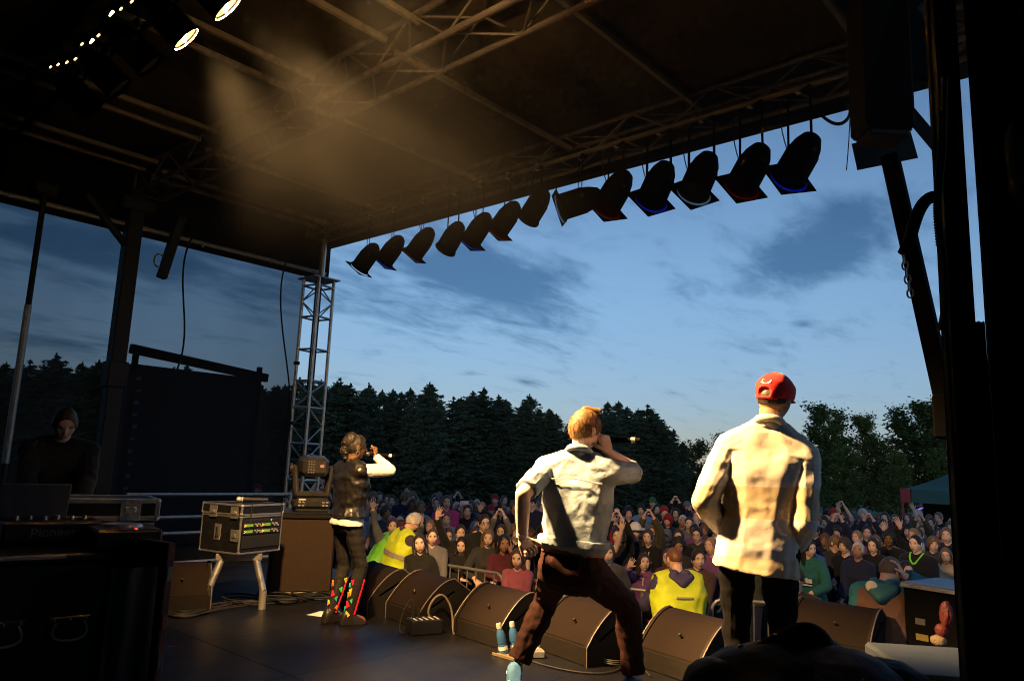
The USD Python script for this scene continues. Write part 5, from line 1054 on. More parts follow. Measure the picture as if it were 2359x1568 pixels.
def mic_thing(tag_, p, d, label, ring=None, L=.25):
    """hand microphone: p its head's centre, d from head to tail"""
    d = np.array(d, float) / np.linalg.norm(d); t = Thing('microphone', label, 'microphone', loc=p); F = frame_of(d)
    t.add('ball_grille', moved(lathe([(0, -.028), (.018, -.022), (.026, -.006), (.025, .010), (.019, .024), (0, .026)], 14), (0, 0, 0), F), M('dark_mic_grille', (.10, .10, .10), .35, .8))
    t.add('handle', moved(lathe([(0, .020), (.020, .022), (.0175, .08), (.0145, L - .02), (.0145, L), (0, L)], 14), (0, 0, 0), F), M('dull_black_cabinet', (.005, .005, .006)))
    t.add('tail_ring', moved(lathe([(.0165, L - .055), (.0172, L - .054), (.0172, L - .030), (.0165, L - .029)], 14), (0, 0, 0), F), ring or alud)
    return t
# ---- the woman singer
def woman():
    pos = Z0(782, 1436); pos[2] = 0; rz = math.radians(-6)
    f = Fig(H=1.68, female=True, lean=2, twist=0, head=(-14, 3, 0), hands=((-.02, .20, 1.33), (.075, .205, 1.475)), elbows=((-.6, .3, -.8), (.75, .45, -.30)), hkind=('relax', 'grip'), hdir=(None, (-.45, .35, .55)), hpalm=(None, (-.6, -.55, .0)), feet=((-.085, -.05, 0, 12), (.085, .04, 0, -14)))
    t = Thing('person', 'woman singer in a black leather vest, white sleeves and colourful boots holding a microphone', 'person', loc=pos, rotz=rz)
    t.add('body', f.body(.02, .006, 4), SK['brown'], smooth=True)
    t.add('white_top', soften(union(f.torso(.020, hem=-.055) + f.arm(0, .010, 1.92) + f.arm(1, .010, 1.92)), .018, 6, .006, 12, 3), M('white_jersey', (.72, .70, .68), .8, var=.05, bump=.4, bscale=120, sheen=.2), smooth=True)
    lv = M('black_leather_vest', (.010, .009, .008), .36, var=.3, scale=14, bump=.7, bscale=26, spec=.7)
    t.add('leather_vest', soften(union(f.torso(.036, hem=.025)), .014, 5, .012, 15, 7, (.7, .7, 1.2)), lv, smooth=True)
    t.add('vest_collar', soften(union([hull(ball(f.L(q * .052, -.03, .525), .022), ball(f.L(0, -.065, .535), .022)) for q in (-1, 1)] + [hull(ball(f.L(q * .052, -.03, .525), .022), ball(f.L(q * .05, .03, .50), .018)) for q in (-1, 1)]), .014, 4), lv, smooth=True)
    t.add('jeans', soften(union(f.torso(.006, top=False)[:1] + f.leg(0, .006, 1.6) + f.leg(1, .006, 1.6)), .016, 4, .006, 16, 9, (.5, .5, 2.2)), M('black_denim', (.012, .011, .010), .8, var=.3, scale=12, bump=.6, bscale=220), smooth=True)
    bt = []
    for i in (0, 1): a, k_ = f.an[i], f.kn[i]; c = a + (k_ - a) * .78; bt += [hull(disc(c, k_ - a, .062), ball(a + (k_ - a) * .45, .056)), hull(ball(a + (k_ - a) * .45, .056), ball(a, .046))]
    # boots: black with bright triangles
    t.add('boots', soften(union(bt + f.shoes()), .014, 3), M('boot_black', (.02, .016, .015), .45, bump=.3), smooth=True)
    cols = [(.05, .75, .12), (.95, .22, .02), (.75, .65, .05), (.02, .45, .42), (.85, .03, .06)]; cm = [M(f'boot_patch_{i}', c, .5, emit=0) for i, c in enumerate(cols)]; r_ = np.random.default_rng(4)
    n = 0
    for i in (0, 1):
        a, k_ = f.an[i], f.kn[i]
        for j in range(8):
            h = -.02 + .78 * (j + .5) / 8; ang = r_.uniform(-2.9, .3) if j % 2 else r_.uniform(-2.4, -.9); c = a + (k_ - a) * max(h, .02); rad = .050 + .016 * min(1, max(h, 0) / .78); sz = r_.uniform(.018, .032); P = []
            for q in range(3):
                aa = ang + sz / rad * math.cos(2.1 * q + j) * .8; z = sz * 1.3 * math.sin(2.1 * q + j)
                for rr in (rad - .012, rad + .0045): P.append(c + np.array([rr * math.cos(aa), rr * math.sin(aa), z]))
            t.add('boot_patch', hullp(P), cm[(j + 2 * i) % 5]); n += 1
        ca = a + (k_ - a) * .02; cb = a + (k_ - a) * .76; tdir = f.ft[i][0] * .55 + np.array([.83, 0, 0]); tdir /= np.linalg.norm(tdir)
        t.add('red_tongue', bx_between(ca + tdir * .047, cb + tdir * .062, .012, .020, tdir, .003), M('red_boot_lace', (.75, .01, .04), .5))
        fd = f.ft[i][0]; t.add('red_lace', cat(*[tube(a + fd * (.03 + .016 * q) + np.array([-.03, 0, -.005 - .007 * q]), a + fd * (.038 + .016 * q) + np.array([.03, 0, -.005 - .007 * q]), .006, 6) for q in range(7)]), M('red_boot_lace', (.75, .01, .04), .5))
    t.add('hair', f.hair('bun', seed=5), M('hair_woman', (.013, .007, .005), .5, var=.4, scale=40, bump=.9, bscale=150, aniso=(1, 1, .3), spec=.6), smooth=True)
    strands(t, f.hair('bun', seed=5), 1600, .020, M('hair_woman', (.03, .016, .009)), seed=2)
    br = [f.HD(ell((.018 * (-1) ** q, -.118 + .012 * (q > 3) , .04 - .024 * q), (.026, .022, .020), 2)) for q in range(7)]
    t.add('braid', tm(union([mf(b) for b in br])), M('hair_woman', (.03, .016, .009)), smooth=True)
    t.add('earring', f.HD(polytube([(.078 + .0 * math.cos(a), -.004 + .014 * math.cos(a), -.055 + .022 * math.sin(a)) for a in np.linspace(0, 6.283, 15)], .0022, 5)), alu)
    f.features(t, FM, near=True)
    W = lambda p: rz_(rz) @ np.array(p) + pos
    hm = W(f.wr[1] + (f.hdir[1] / np.linalg.norm(f.hdir[1])) * .075 + np.array([-.02, .0, .01])); mouth = W(f.headc + f.Rh @ np.array([0, .115, -.06]) * f.hs)
    mic_thing(0, mouth, (RH * .98 + FH * .1 + np.array([0, 0, -.03])), 'black microphone with a pale ring held to the mouth of the woman singer', M('pale_ring', (.8, .78, .7), .4))
    return f
woman()
# ---- the man in the denim shirt
def denim_man():
    dm = 4.42; H = 1.90; c = at_d(1318, 1302, dm); pos = np.array([c[0], c[1], 0]); rz = math.radians(42 - 24); Ri = rz_(-rz)
    loc = lambda p: Ri @ (np.array(p) - pos)
    k = H / 1.75; fl = loc(at_d(1185, 1560, dm + .26)); frt = loc(at_d(1462, 1570, dm + .20)); pz = c[2]
    fl[2] = .10; frt[2] = .07
    hl = loc(at_d(1203, 1238, dm - .04)); hr = loc(at_d(1402, 1042, dm + .10)); 
    f = Fig(H=H, tk=1.13, girth=.94, lean=0, side=3.0, twist=4, pelvis=(0, 0, pz), head=(-34, 4, 5), hands=(hl, hr), elbows=((-.10, -1, -.1), (.42, -.1, -1)), hkind=('fist', 'grip'), hdir=((.30, .35, -.88), (-.25, -.1, .8)), hpalm=((.55, -.5, .3), (-.8, .3, .0)), feet=((fl[0], fl[1], fl[2], 25, 22), (frt[0], frt[1], frt[2], -38, 10)), kneeh=((-.25, 1, 0), (.35, 1, 0)))
    t = Thing('person', 'fair-haired man in a pale denim shirt and dark red trousers singing with legs apart', 'person', loc=pos, rotz=rz)
    t.add('body', f.body(.022, .006, 4), SK['fair'], smooth=True)
    dn = M('pale_denim', (.21, .265, .34), .85, var=.22, scale=9, bump=.8, bscale=70, spec=.2)
    sh = union(f.torso(.020, hem=.10, loose=.014) + f.arm(0, .017, .86, .008) + f.arm(1, .017, .86, .008))
    t.add('denim_shirt', soften(sh, .013, 5, .009, 13, 11, (.9, .9, 1.1)), dn, smooth=True)
    t.add('shirt_collar', soften(union([hull(ball(f.L(q * .055, -.02, .525), .020), ball(f.L(0, -.062, .535), .022), ball(f.L(q * .055, -.03, .50), .022)) for q in (-1, 1)]), .014, 4), dn, smooth=True)
    t.add('collar_band', polytube([f.neck + f.Rt @ np.array([.062 * math.cos(a_), -.012 + .060 * math.sin(a_), .018 - .030 * math.sin(a_)]) * f.k for a_ in np.linspace(0, 6.283, 21)], .021, 8), dn, smooth=True)
    t.add('shirt_yoke_seam', polytube(spline([f.L(x * 1.06, -.113 - .008 * (1 - abs(x) / .15), .40 + .012 * (1 - abs(x) / .15)) for x in (-.15, -.08, 0, .08, .15)], 16), .004, 5), M('denim_seam', (.20, .22, .26), .9))
    t.add('shirt_hem', soften(union([hull(disc(f.L(-.070, 0, .095), f.Rt[:, 2], .147), disc(f.L(.070, 0, .095), f.Rt[:, 2], .147), disc(f.L(-.070, 0, .130), f.Rt[:, 2], .145), disc(f.L(.070, 0, .130), f.Rt[:, 2], .145))]), .018, 2, .004, 12, 2), dn, smooth=True)
    tr = M('dark_red_trousers', (.022, .007, .006), .8, var=.3, scale=10, spec=.15, bump=.6, bscale=160)
    t.add('trousers', soften(union(f.torso(.022, top=False)[:1] + f.leg(0, .020, 1.86, .006) + f.leg(1, .020, 1.86, .006)), .016, 4, .012, 11, 21, (.6, .6, 1.8)), tr, smooth=True)
    b0 = union(f.torso(.030, top=False)[:2]); R3 = f.Rt[:, 2]; z0 = R3 @ f.L(0, 0, .060); z1 = R3 @ f.L(0, 0, .100)
    t.add('belt', tm(b0.trim_by_plane(tuple(map(float, R3)), float(z0)).trim_by_plane(tuple(map(float, -R3)), float(-z1))), M('tan_leather_belt', (.20, .06, .018), .45, var=.2, bump=.2))
    so = f.shoes(); t.add('shoe', soften(so[0], .012, 2), M('blue_canvas', (.05, .17, .38), .7, var=.15, bump=.4, bscale=200), smooth=True); t.add('shoe', soften(so[1], .012, 2), M('blue_canvas', (.05, .17, .38)), smooth=True)
    for i in (0, 1):
        m = so[i]; fd, pt = f.ft[i]; up = np.array([0, 0, 1.]); n = up * math.cos(pt) + fd * math.sin(pt); zc = float(n @ f.an[i] - .058 * f.k)
        big = mf(moved(m, (0, 0, 0))); t.add('sole', moved(tm(m.trim_by_plane(tuple(map(float, -n)), -zc)), n * -.002) if True else None, M('white_rubber', (.6, .58, .55), .6), smooth=False)
        t.add('ankle_stripe', polytube([f.an[i] + rz_(q) @ fd * .047 * 1.05 + up * -.012 for q in np.linspace(0, 6.283, 17)], .006, 5), M('white_rubber', (.6, .58, .55)))
    w = f.wr[0]; e = f.el[0]; d = (w - e) / np.linalg.norm(w - e)
    t.add('wristband', tm(hull(disc(w - d * .035, d, .036), disc(w - d * .010, d, .035))), M('paper_wristband', (.62, .50, .62), .6))
    t.add('hair', f.hair('short', seed=9), M('hair_fair', (.17, .085, .03), .55, var=.35, scale=40, bump=.9, bscale=150, aniso=(1, 1, .2)), smooth=True)
    strands(t, f.hair('short', seed=9), 1800, .016, M('hair_fair', (.17, .085, .03)), seed=1)
    q_ = f.HD(soften(hull(ball((-.035, .055, .105), .022), ball((.035, .055, .105), .022), ball((0, .10, .115), .014), ball((0, -.02, .115), .02)), .012, 3, .004, 30)); t.add('hair_quiff', q_, M('hair_fair', (.17, .085, .03)), smooth=True)
    f.features(t, FM, near=True)
    W = lambda p: rz_(rz) @ np.array(p) + pos
    mouth = W(f.headc + f.Rh @ np.array([0, .118, -.062]) * f.hs)
    mic_thing(1, mouth, (RH * .9 - FH * .35 + np.array([0, 0, .04])), 'black microphone held to the mouth of the man in the denim shirt')
denim_man()
# ---- the man in the red cap
def cap_man():
    H = 2.04; dm = 4.0; c = at_d(1746, 1316, dm); pos = np.array([c[0], c[1], 0]); rz = math.radians(42 - 20); Ri = rz_(-rz); loc = lambda p: Ri @ (np.array(p) - pos); k = H / 1.75
    hl = loc(at_d(1668, 1215, dm + .22)); hr = loc(at_d(1822, 1262, dm + .12))
    f = Fig(H=H, sw=.168, shz=.405, girth=.90, lean=0, side=6.3, twist=0, head=(-26, -2, 0), hands=(hl, hr), elbows=((-.5, -.95, .0), (.22, -1, -.1)), hkind=('relax', 'relax'), hdir=((.5, .6, -.5), (-.2, .6, -.7)), feet=((-.10, 0, 0, 10), (.10, .02, 0, -10)))
    t = Thing('person', 'man in a bright red cap and pale colour-block shirt seen from behind', 'person', loc=pos, rotz=rz)
    t.add('body', f.body(.022, .007, 4), SK['tan'], smooth=True)
    zb = f.P[2]
    N = {'tc': ('texture_coordinate', {}), 'sp': ('separate_xyz', {}), 'n': ('noise_texture', dict(scale=3.0, detail=2.0)), 'd': ('math', dict(math_type='multiply_add', value2=.05)), 'mr': ('map_range', dict(from_min=zb - .2, from_max=zb + .6, clamp=True)),
         'r': ('rgb_ramp', dict(interpolate=False, ramp=[(0, (.52, .42, .30)), (.19, (.55, .53, .52)), (.44, (.50, .41, .28)), (.64, (.60, .56, .52)), (.80, (.68, .64, .56))])), 'bn': ('noise_texture', dict(scale=150.0, detail=3.0)), 'b': ('bump', dict(strength=.3, distance=.003)), 'p': ('principled_bsdf', dict(roughness=.8, specular_ior_level=.2))}
    lk = usdkit.material(stage, '/World/Looks/colour_block_shirt', N, [('tc.object', 'sp.vector'), ('tc.object', 'n.vector'), ('n.fac', 'd.value1'), ('sp.z', 'd.value3'), ('d.value', 'mr.value'), ('mr.result', 'r.fac'), ('r.color', 'p.base_color'), ('tc.object', 'bn.vector'), ('bn.fac', 'b.height'), ('b.normal', 'p.normal')], surface='p.BSDF')
    sh = union(f.torso(.024, hem=-.13, loose=.012) + f.arm(0, .022, 1.86, .010) + f.arm(1, .022, 1.86, .010))
    t.add('shirt', soften(sh, .013, 6, .0085, 10, 31, (1.1, 1.1, .55)), lk, smooth=True)
    t.add('shirt_collar', soften(union([hull(ball(f.L(q * .058, -.02, .535), .022), ball(f.L(0, -.064, .548), .024), ball(f.L(q * .060, -.03, .505), .026)) for q in (-1, 1)]), .014, 4, .004, 12), M('cream_collar', (.66, .62, .55), .8, bump=.3), smooth=True)
    t.add('trousers', soften(union(f.torso(.004, top=False)[:1] + f.leg(0, .008, 1.9, .02) + f.leg(1, .008, 1.9, .02)), .02, 5, .012, 9, 41, (.6, .6, 1.6)), M('plain_black_cotton', (.005, .005, .006), .9, var=.2, spec=.05), smooth=True)
    t.add('collar_band', polytube([f.neck + f.Rt @ np.array([.062 * math.cos(a_), -.012 + .060 * math.sin(a_), .018 - .030 * math.sin(a_)]) * f.k for a_ in np.linspace(0, 6.283, 21)], .021, 8), M('cream_collar', (.66, .62, .55)), smooth=True)
    so = f.shoes(); t.add('shoe', tm(so[0]), blk); t.add('shoe', tm(so[1]), blk)
    t.add('hair', f.hair('crop', seed=2), HC['dark'], smooth=True)
    redm = M('red_cap_cloth', (.78, .008, .010), .75, var=.08, bump=.4, bscale=200, sheen=.2)
    s0 = head_mesh(4); v = np.array(s0.vertices); u = v / np.linalg.norm(v, axis=1)[:, None]; fa = s0.faces
    dome = mf(trimesh.Trimesh(v * [1.05, 1.06, 1.05] + u * (.008 + .016 * np.clip(1 - np.abs(u[:, 2:3] - .60) / .60, 0, 1)), fa, process=False)).trim_by_plane((0., -.10, .995), .004)
    inner = mf(trimesh.Trimesh(v * [1.06, 1.06, 1.10] + u * .003, fa, process=False))
    arch = hull(ball((0, -.12, .020), .030, 2) * [1.35, 1, .95], ball((-.030, -.12, .000), .012), ball((.030, -.12, .000), .012))
    capm = dome - inner.trim_by_plane((0., -.10, .995), -.05) if False else dome
    capm = capm - arch
    cap = t.add('cap_crown', f.HD(tm(capm)), redm, smooth=30)
    vis = hull(np.array([[x, .075, z] for x in (-.052, .052) for z in (.012, .018)]), np.array([[x, .150, z] for x in (-.040, .040) for z in (.008, .013)]), np.array([[0, .172, .006], [0, .172, .010]]))
    t.add('cap_peak', f.HD(tm(vis)), redm, cap); t.add('cap_strap', f.HD(polytube(spline([(x, -.099 - .006 * (1 - (x / .05) ** 2) + abs(x) * .30, -.006) for x in (-.055, -.03, 0, .03, .055)], 14), .0065, 8)), redm, cap)
    t.add('cap_button', f.HD(ell((0, -.0, .128), (.008, .008, .004), 1)), redm, cap)
    # small white embroidered emblem on the back of the crown
    em = [Polygon([(-.026, -.006), (.000, -.012), (.026, -.004), (.025, .004), (.0, -.003), (-.025, .003)]), Polygon([(-.018, .004), (.005, .000), (.028, .005), (.026, .013), (.005, .008), (-.016, .016), (-.023, .012)])]
    eb = [moved(prism(e_, .006), (0.0, -.104, .068), np.array([[-1, 0, 0], [0, -.35, -.93], [0, .93, -.35]]).astype(float) if False else np.array([[1, 0, 0], [0, .42, -.90], [0, .90, .42]], float)) for e_ in em]
    t.add('cap_emblem', f.HD(cat(*eb)), M('white_thread', (.78, .74, .70), .8), cap)
    f.features(t, FM, near=True)
cap_man()
# ---- the DJ
def dj():
    pos = at_d(146, 980, 5.6); h = pos[2]; pos = np.array([pos[0], pos[1], 0]); d = CAM - pos; rz = math.atan2(-(d[0] * .9 - .2), d[1] * .9)
    f = Fig(H=1.79, girth=1.08, lean=10, head=(8, -22, 0), hands=((-.16, .48, 1.06), (.14, .50, 1.06)), elbows=((-1, -.3, -.6), (1, -.3, -.6)), hkind=('relax', 'flat'), hdir=((0, 1, -.3), (-.5, .7, -.2)), hpalm=((0, 0, -1), (0, 0, -1)))
    t = Thing('person', 'short-haired DJ in a black jacket bent over his decks in the dark', 'person', loc=pos, rotz=rz); t.add('body', f.body(.025, .008, 4), SK['pink'], smooth=True)
    t.add('jacket', soften(union(f.torso(.024, hem=-.12, loose=.01) + f.arm(0, .018, 1.9) + f.arm(1, .018, 1.9)), .022, 6, .012, 9, 3), CL['black'], smooth=True); t.add('trousers', soften(union(f.torso(.008, top=False)[:1] + f.leg(0, .014, 1.9) + f.leg(1, .014, 1.9)), .03, 4), CL['black'], smooth=True)
    so = f.shoes(); t.add('shoes', cat(tm(so[0]), tm(so[1])), blk); t.add('hair', f.hair('short', seed=4), HC['dark'], smooth=True); f.features(t, FM, near=True)
    t.add('badge', moved(cbox((0, 0, 0), (.02, .006, .012), .002), f.L(.07, .125, .30)), M('pale_label', (.55, .52, .45)))
dj()
# ---------------------------------------------------------------- stewards and the crowd
_fc = {}
def crowd_fig(pose, female, H, girth=1.0, head=(0, 0, 0), seed=0, sub=3, e=.042):
    k = H / 1.75; s = 1 if seed % 2 == 0 else -1
    K = lambda *p: np.array(p) * k
    A = dict(lean=3, hands=None, elbows=None, hkind=('relax', 'relax'), hdir=(None, None), hpalm=(None, None))
    up = np.array([0, 0, 1.])
    if pose == 'rail': A.update(lean=9, hands=(K(-.13, .36, 1.06), K(.16, .36, 1.06)), elbows=((-1, -.3, -.6), (1, -.3, -.6)), hkind=('relax', 'relax'), hdir=((.4, .7, -.4), (-.4, .7, -.4)), hpalm=((0, -.3, -1), (0, -.3, -1)))
    elif pose == 'fold': A.update(lean=8, hands=(K(.06, .34, 1.10), K(-.08, .36, 1.12)), elbows=((-1, -.2, -.5), (1, -.2, -.5)), hdir=((1, .1, -.1), (-1, .1, -.1)), hpalm=((0, 0, -1), (0, 0, -1)))
    elif pose == 'raise_r': A.update(hands=(None, K(.30, .16, 1.90)), elbows=(None, (.8, -.2, 0)), hkind=('relax', 'open'), hdir=(None, (.1, .1, 1)), hpalm=(None, (0, 1, .1)))
    elif pose == 'raise_l': A.update(hands=(K(-.28, .18, 1.88), None), elbows=((-.8, -.2, 0), None), hkind=('open', 'relax'), hdir=((-.15, .1, 1), None), hpalm=((0, 1, .1), None))
    elif pose == 'both': A.update(hands=(K(-.26, .14, 1.88), K(.28, .16, 1.92)), elbows=((-1, -.1, 0), (1, -.1, 0)), hkind=('open', 'open'), hdir=((-.2, .1, 1), (.1, .2, 1)), hpalm=((0, 1, 0), (0, 1, 0)))
    elif pose == 'heart': A.update(hands=(K(-.075, .20, 1.88), K(.075, .20, 1.88)), elbows=((-1, .1, -.1), (1, .1, -.1)), hkind=('relax', 'relax'), hdir=((.45, .0, .9), (-.45, .0, .9)), hpalm=((1, .1, 0), (-1, .1, 0)))
    elif pose == 'phone': A.update(hands=(K(-.075, .33, 1.66), K(.075, .33, 1.66)), elbows=((-.8, .1, -.7), (.8, .1, -.7)), hkind=('grip', 'grip'), hdir=((.2, .3, .9), (-.2, .3, .9)), hpalm=((1, .2, 0), (-1, .2, 0)))
    elif pose == 'face': A.update(lean=7, hands=(K(-.10, .16, 1.52), K(.02, .30, 1.12)), elbows=((-.5, .7, -.7), (1, -.2, -.6)), hkind=('flat', 'relax'), hdir=((.25, .0, 1), (-.8, .4, 0)), hpalm=((.3, -1, 0), (0, 0, -1)))
    elif pose == 'wave_f': A.update(hands=(None, K(.10, .40, 1.58)), elbows=(None, (.9, .0, -.6)), hkind=('relax', 'spread'), hdir=(None, (-.1, .2, 1)), hpalm=(None, (0, 1, .1)))
    elif pose == 'clap': A.update(hands=(K(-.03, .30, 1.42), K(.04, .30, 1.42)), elbows=((-1, -.1, -.7), (1, -.1, -.7)), hkind=('flat', 'flat'), hdir=((.1, .4, .9), (-.1, .4, .9)), hpalm=((1, 0, 0), (-1, 0, 0)))
    jr = np.random.default_rng(seed + 11)
    if pose in ('raise_r', 'raise_l', 'both', 'wave_f'):
        A['hands'] = tuple(None if h is None else h + K(jr.uniform(-.16, .16), jr.uniform(-.1, .16), jr.uniform(-.26, .05)) for h in A['hands']); A['hdir'] = tuple(None if h is None else np.array(h) + [jr.uniform(-.5, .5), jr.uniform(-.2, .5), 0] for h in A['hdir'])
    if pose == 'down': A['hands'] = (K(-.16 + jr.uniform(-.05, .1), .12 + jr.uniform(0, .2), .86 + jr.uniform(0, .25)), K(.16 + jr.uniform(-.1, .05), .12 + jr.uniform(0, .2), .86 + jr.uniform(0, .25)))
    return Fig(H=H, girth=girth, female=female, head=head, child=H < 1.52, **A)
_meshes = {}
def crowd_meshes(pose, female, H, girth, head, hair, top, sub, e, seed):
    key = (pose, female, round(H, 2), girth, head, hair, top, sub, e)
    if key in _meshes: return _meshes[key]
    f = crowd_fig(pose, female, H, girth, head, seed, sub, e); k = f.k; D = {}
    D['fig'] = f; D['body'] = f.body(e, None, sub)
    sl = {'tee': .62, 'jacket': 1.88, 'hoodie': 1.88, 'longtop': 1.86}[top]; th = {'tee': .010, 'jacket': .020, 'hoodie': .020, 'longtop': .012}[top]
    D['top'] = soften(union(f.torso(th, hem=-.06 if top != 'tee' else -.03, loose=.012) + f.arm(0, th, sl, .004) + f.arm(1, th, sl, .004)), e, 4, .010, 8, seed % 9)
    if top in ('jacket', 'hoodie'):
        P = [f.L(q * .058, -.02, .520) for q in (-1, 1)]
        D['collar'] = soften(union([hull(ball(P[0], .026), ball(f.L(0, -.072, .52), .034 if top == 'hoodie' else .026)), hull(ball(P[1], .026), ball(f.L(0, -.072, .52), .034 if top == 'hoodie' else .026)), hull(ball(P[0], .024), ball(f.L(-.03, .06, .475), .018)), hull(ball(P[1], .024), ball(f.L(.03, .06, .475), .018))] + ([hull(ball(f.L(-.06, -.10, .50), .035), ball(f.L(.06, -.10, .50), .035), ball(f.L(0, -.12, .42), .04))] if top == 'hoodie' else [])), .022, 4)
    D['trousers'] = soften(union(f.torso(.010, top=False)[:1] + f.leg(0, .014, 1.92) + f.leg(1, .014, 1.92)), .06, 3)
    so = f.shoes(); D['shoes'] = cat(tm(so[0]), tm(so[1]))
    D['hair'] = f.hair(hair, seed=seed % 5) if hair != 'none' else None
    _meshes[key] = D; return D
def person(label, pos, rz, pose, female, H, hair, hairc, top, topc, skin_='fair', girth=1.0, head=(0, 0, 0), trous='navy', extra=None, group='spectators in the crowd', near=False, glasses=None, hat=None, hatc=None, mouth=False, seed=0, kind='person'):
    D = crowd_meshes(pose, female, H, girth, head, hair, top, 3 if near else 2, .034 if near else .05, seed); f = D['fig']
    t = Thing('person', label, 'person', loc=pos, rotz=rz, group=group)
    t.add('body', D['body'], SK[skin_], smooth=True); t.add({'tee': 't_shirt', 'jacket': 'jacket', 'hoodie': 'hoodie', 'longtop': 'long_top'}[top], D['top'], topc if not isinstance(topc, str) else CL[topc], smooth=True)
    if 'collar' in D: t.add('collar' if top == 'jacket' else 'hood', D['collar'], topc if not isinstance(topc, str) else CL[topc], smooth=True)
    t.add('trousers', D['trousers'], CL[trous], smooth=True); t.add('shoes', D['shoes'], blk)
    if D['hair'] is not None: t.add('hair' if hair not in ('cap', 'beanie', 'cowboy', 'hood') else {'cap': 'cap', 'beanie': 'beanie', 'cowboy': 'hat', 'hood': 'hood'}[hair], D['hair'], HC[hairc] if hair not in ('cap', 'beanie', 'cowboy', 'hood') else CL[hairc], smooth=True)
    if hair in ('cap', 'beanie', 'cowboy') : 
        t.add('hair', f.hair('short', seed=1), HC['dark'], smooth=True)
    if near and D['hair'] is not None and hair in ('short', 'mop', 'curly', 'long', 'bob', 'pony', 'crop', 'tied'): strands(t, D['hair'], 420, .018 if hair != 'crop' else .008, HC[hairc], .0026, seed)
    f.features(t, FM, glasses=glasses, near=near, mouth_open=mouth)
    if extra: extra(t, f)
    return t, f
LOOK = np.array([-3.2, 3.6, 0])
def face_to(p, jit=0.0, tgt=None):
    d = (LOOK if tgt is None else np.array(tgt)) - p; return math.atan2(-d[0], d[1]) + jit
def at_head(u, v, H, d=None):
    """where someone of height H stands on the field whose head top shows at (u, v)"""
    p = at_z(u, v, GZ + H) if d is None else at_d(u, v, d); return np.array([p[0], p[1], GZ])
taken = []   # (x, y, u, v, depth)
def proj(p):
    q = np.array(p, float) - CAM; d = q @ FWD; return 1179.5 + FPX * (q @ RT) / d, 784 - FPX * (q @ UP) / d, d
hv = M('hi_vis_yellow', (.50, .62, .02), .6, var=.08, scale=5, bump=.4, bscale=60); hvg = M('hi_vis_green', (.18, .62, .05), .6, var=.08); refl = M('reflective_band', (.32, .30, .26), .35, .2, var=.15, scale=20); darkj = M('dark_plum_jacket', (.040, .028, .040), .8, var=.25, bump=.5, bscale=90)
def vest(t, f, mat, band=True, th=.034, hem=-.10):
    v = union(f.torso(th, hem=hem, loose=.02))
    # arm holes: cut the shoulders away
    for i in (0, 1): v = v - hull(ball(f.sh[i] + (f.sh[i] - f.L(0, 0, .45)) * .10, .062 * f.k), ball(f.sh[i] + (f.sh[i] - f.L(0, 0, .45)) * .9, .09 * f.k))
    v = v - hull(ball(f.L(0, .10, .52), .055), ball(f.L(0, .16, .30), .022), ball(f.L(0, -.0, .58), .075))
    t.add('hi_vis_vest', soften(v, .024, 4, .012, 8, 3), mat, smooth=True)
    if band:
        b0 = union(f.torso(th + .008, hem=hem, loose=.02)); R3 = f.Rt[:, 2]
        for z in (.03, .20):
            a = float(R3 @ f.L(0, 0, z)); c = float(R3 @ f.L(0, 0, z + .055)); t.add('reflective_band', tm(b0.trim_by_plane(tuple(map(float, R3)), a).trim_by_plane(tuple(map(float, -R3)), -c)), refl, smooth=30)
# 1. the older steward with grey hair
p = at_d(915, 1180, 9.7); pos = np.array([p[0], p[1], GZ]); rz = math.radians(42 - 62)
f = Fig(H=1.80, girth=1.22, lean=14, side=4, head=(-10, -14, 0), hands=((-.10, .42, .98), (.22, .38, .86)), elbows=((-1, -.2, -.3), (.9, -.5, -.2)), hdir=((.3, .6, -.7), (-.1, .5, -.8)))
t = Thing('person', 'older grey-haired steward with dark glasses in a yellow hi-vis vest looking down', 'person', loc=pos, rotz=rz); t.add('body', f.body(.03, None, 4), SK['pink'], smooth=True)
t.add('jacket', soften(union(f.torso(.022, hem=-.12, loose=.015) + f.arm(0, .024, 1.9, .006) + f.arm(1, .024, 1.9, .006)), .028, 5, .014, 8, 6), darkj, smooth=True); t.add('jacket_collar', soften(union([hull(ball(f.L(q * .062, -.02, .54), .030), ball(f.L(0, -.075, .55), .034)) for q in (-1, 1)] + [hull(ball(f.L(q * .062, -.02, .54), .028), ball(f.L(q * .03, .07, .50), .022)) for q in (-1, 1)]), .02, 4), darkj, smooth=True)
vest(t, f, hv)
for i in (0, 1):
    for q in (.45, 1.62):
        a, b = (f.sh[i], f.el[i]) if q < 1 else (f.el[i], f.wr[i]); w = q if q < 1 else q - 1; c = a + (b - a) * w; r = .082 if q < 1 else .066
        t.add('sleeve_band', tm(hull(disc(c - (b - a) / np.linalg.norm(b - a) * .028, b - a, r), disc(c + (b - a) / np.linalg.norm(b - a) * .028, b - a, r - .003))), refl)
t.add('trousers', soften(union(f.torso(.010, top=False)[:1] + f.leg(0, .016, 1.9) + f.leg(1, .016, 1.9)), .05, 3), CL['black'], smooth=True); so = f.shoes(); t.add('shoes', cat(tm(so[0]), tm(so[1])), blk); t.add('hair', f.hair('short', seed=3), HC['grey'], smooth=True); f.features(t, FM, glasses='dark', near=True)
taken.append((pos[0], pos[1], 930, 1175, 9.7))
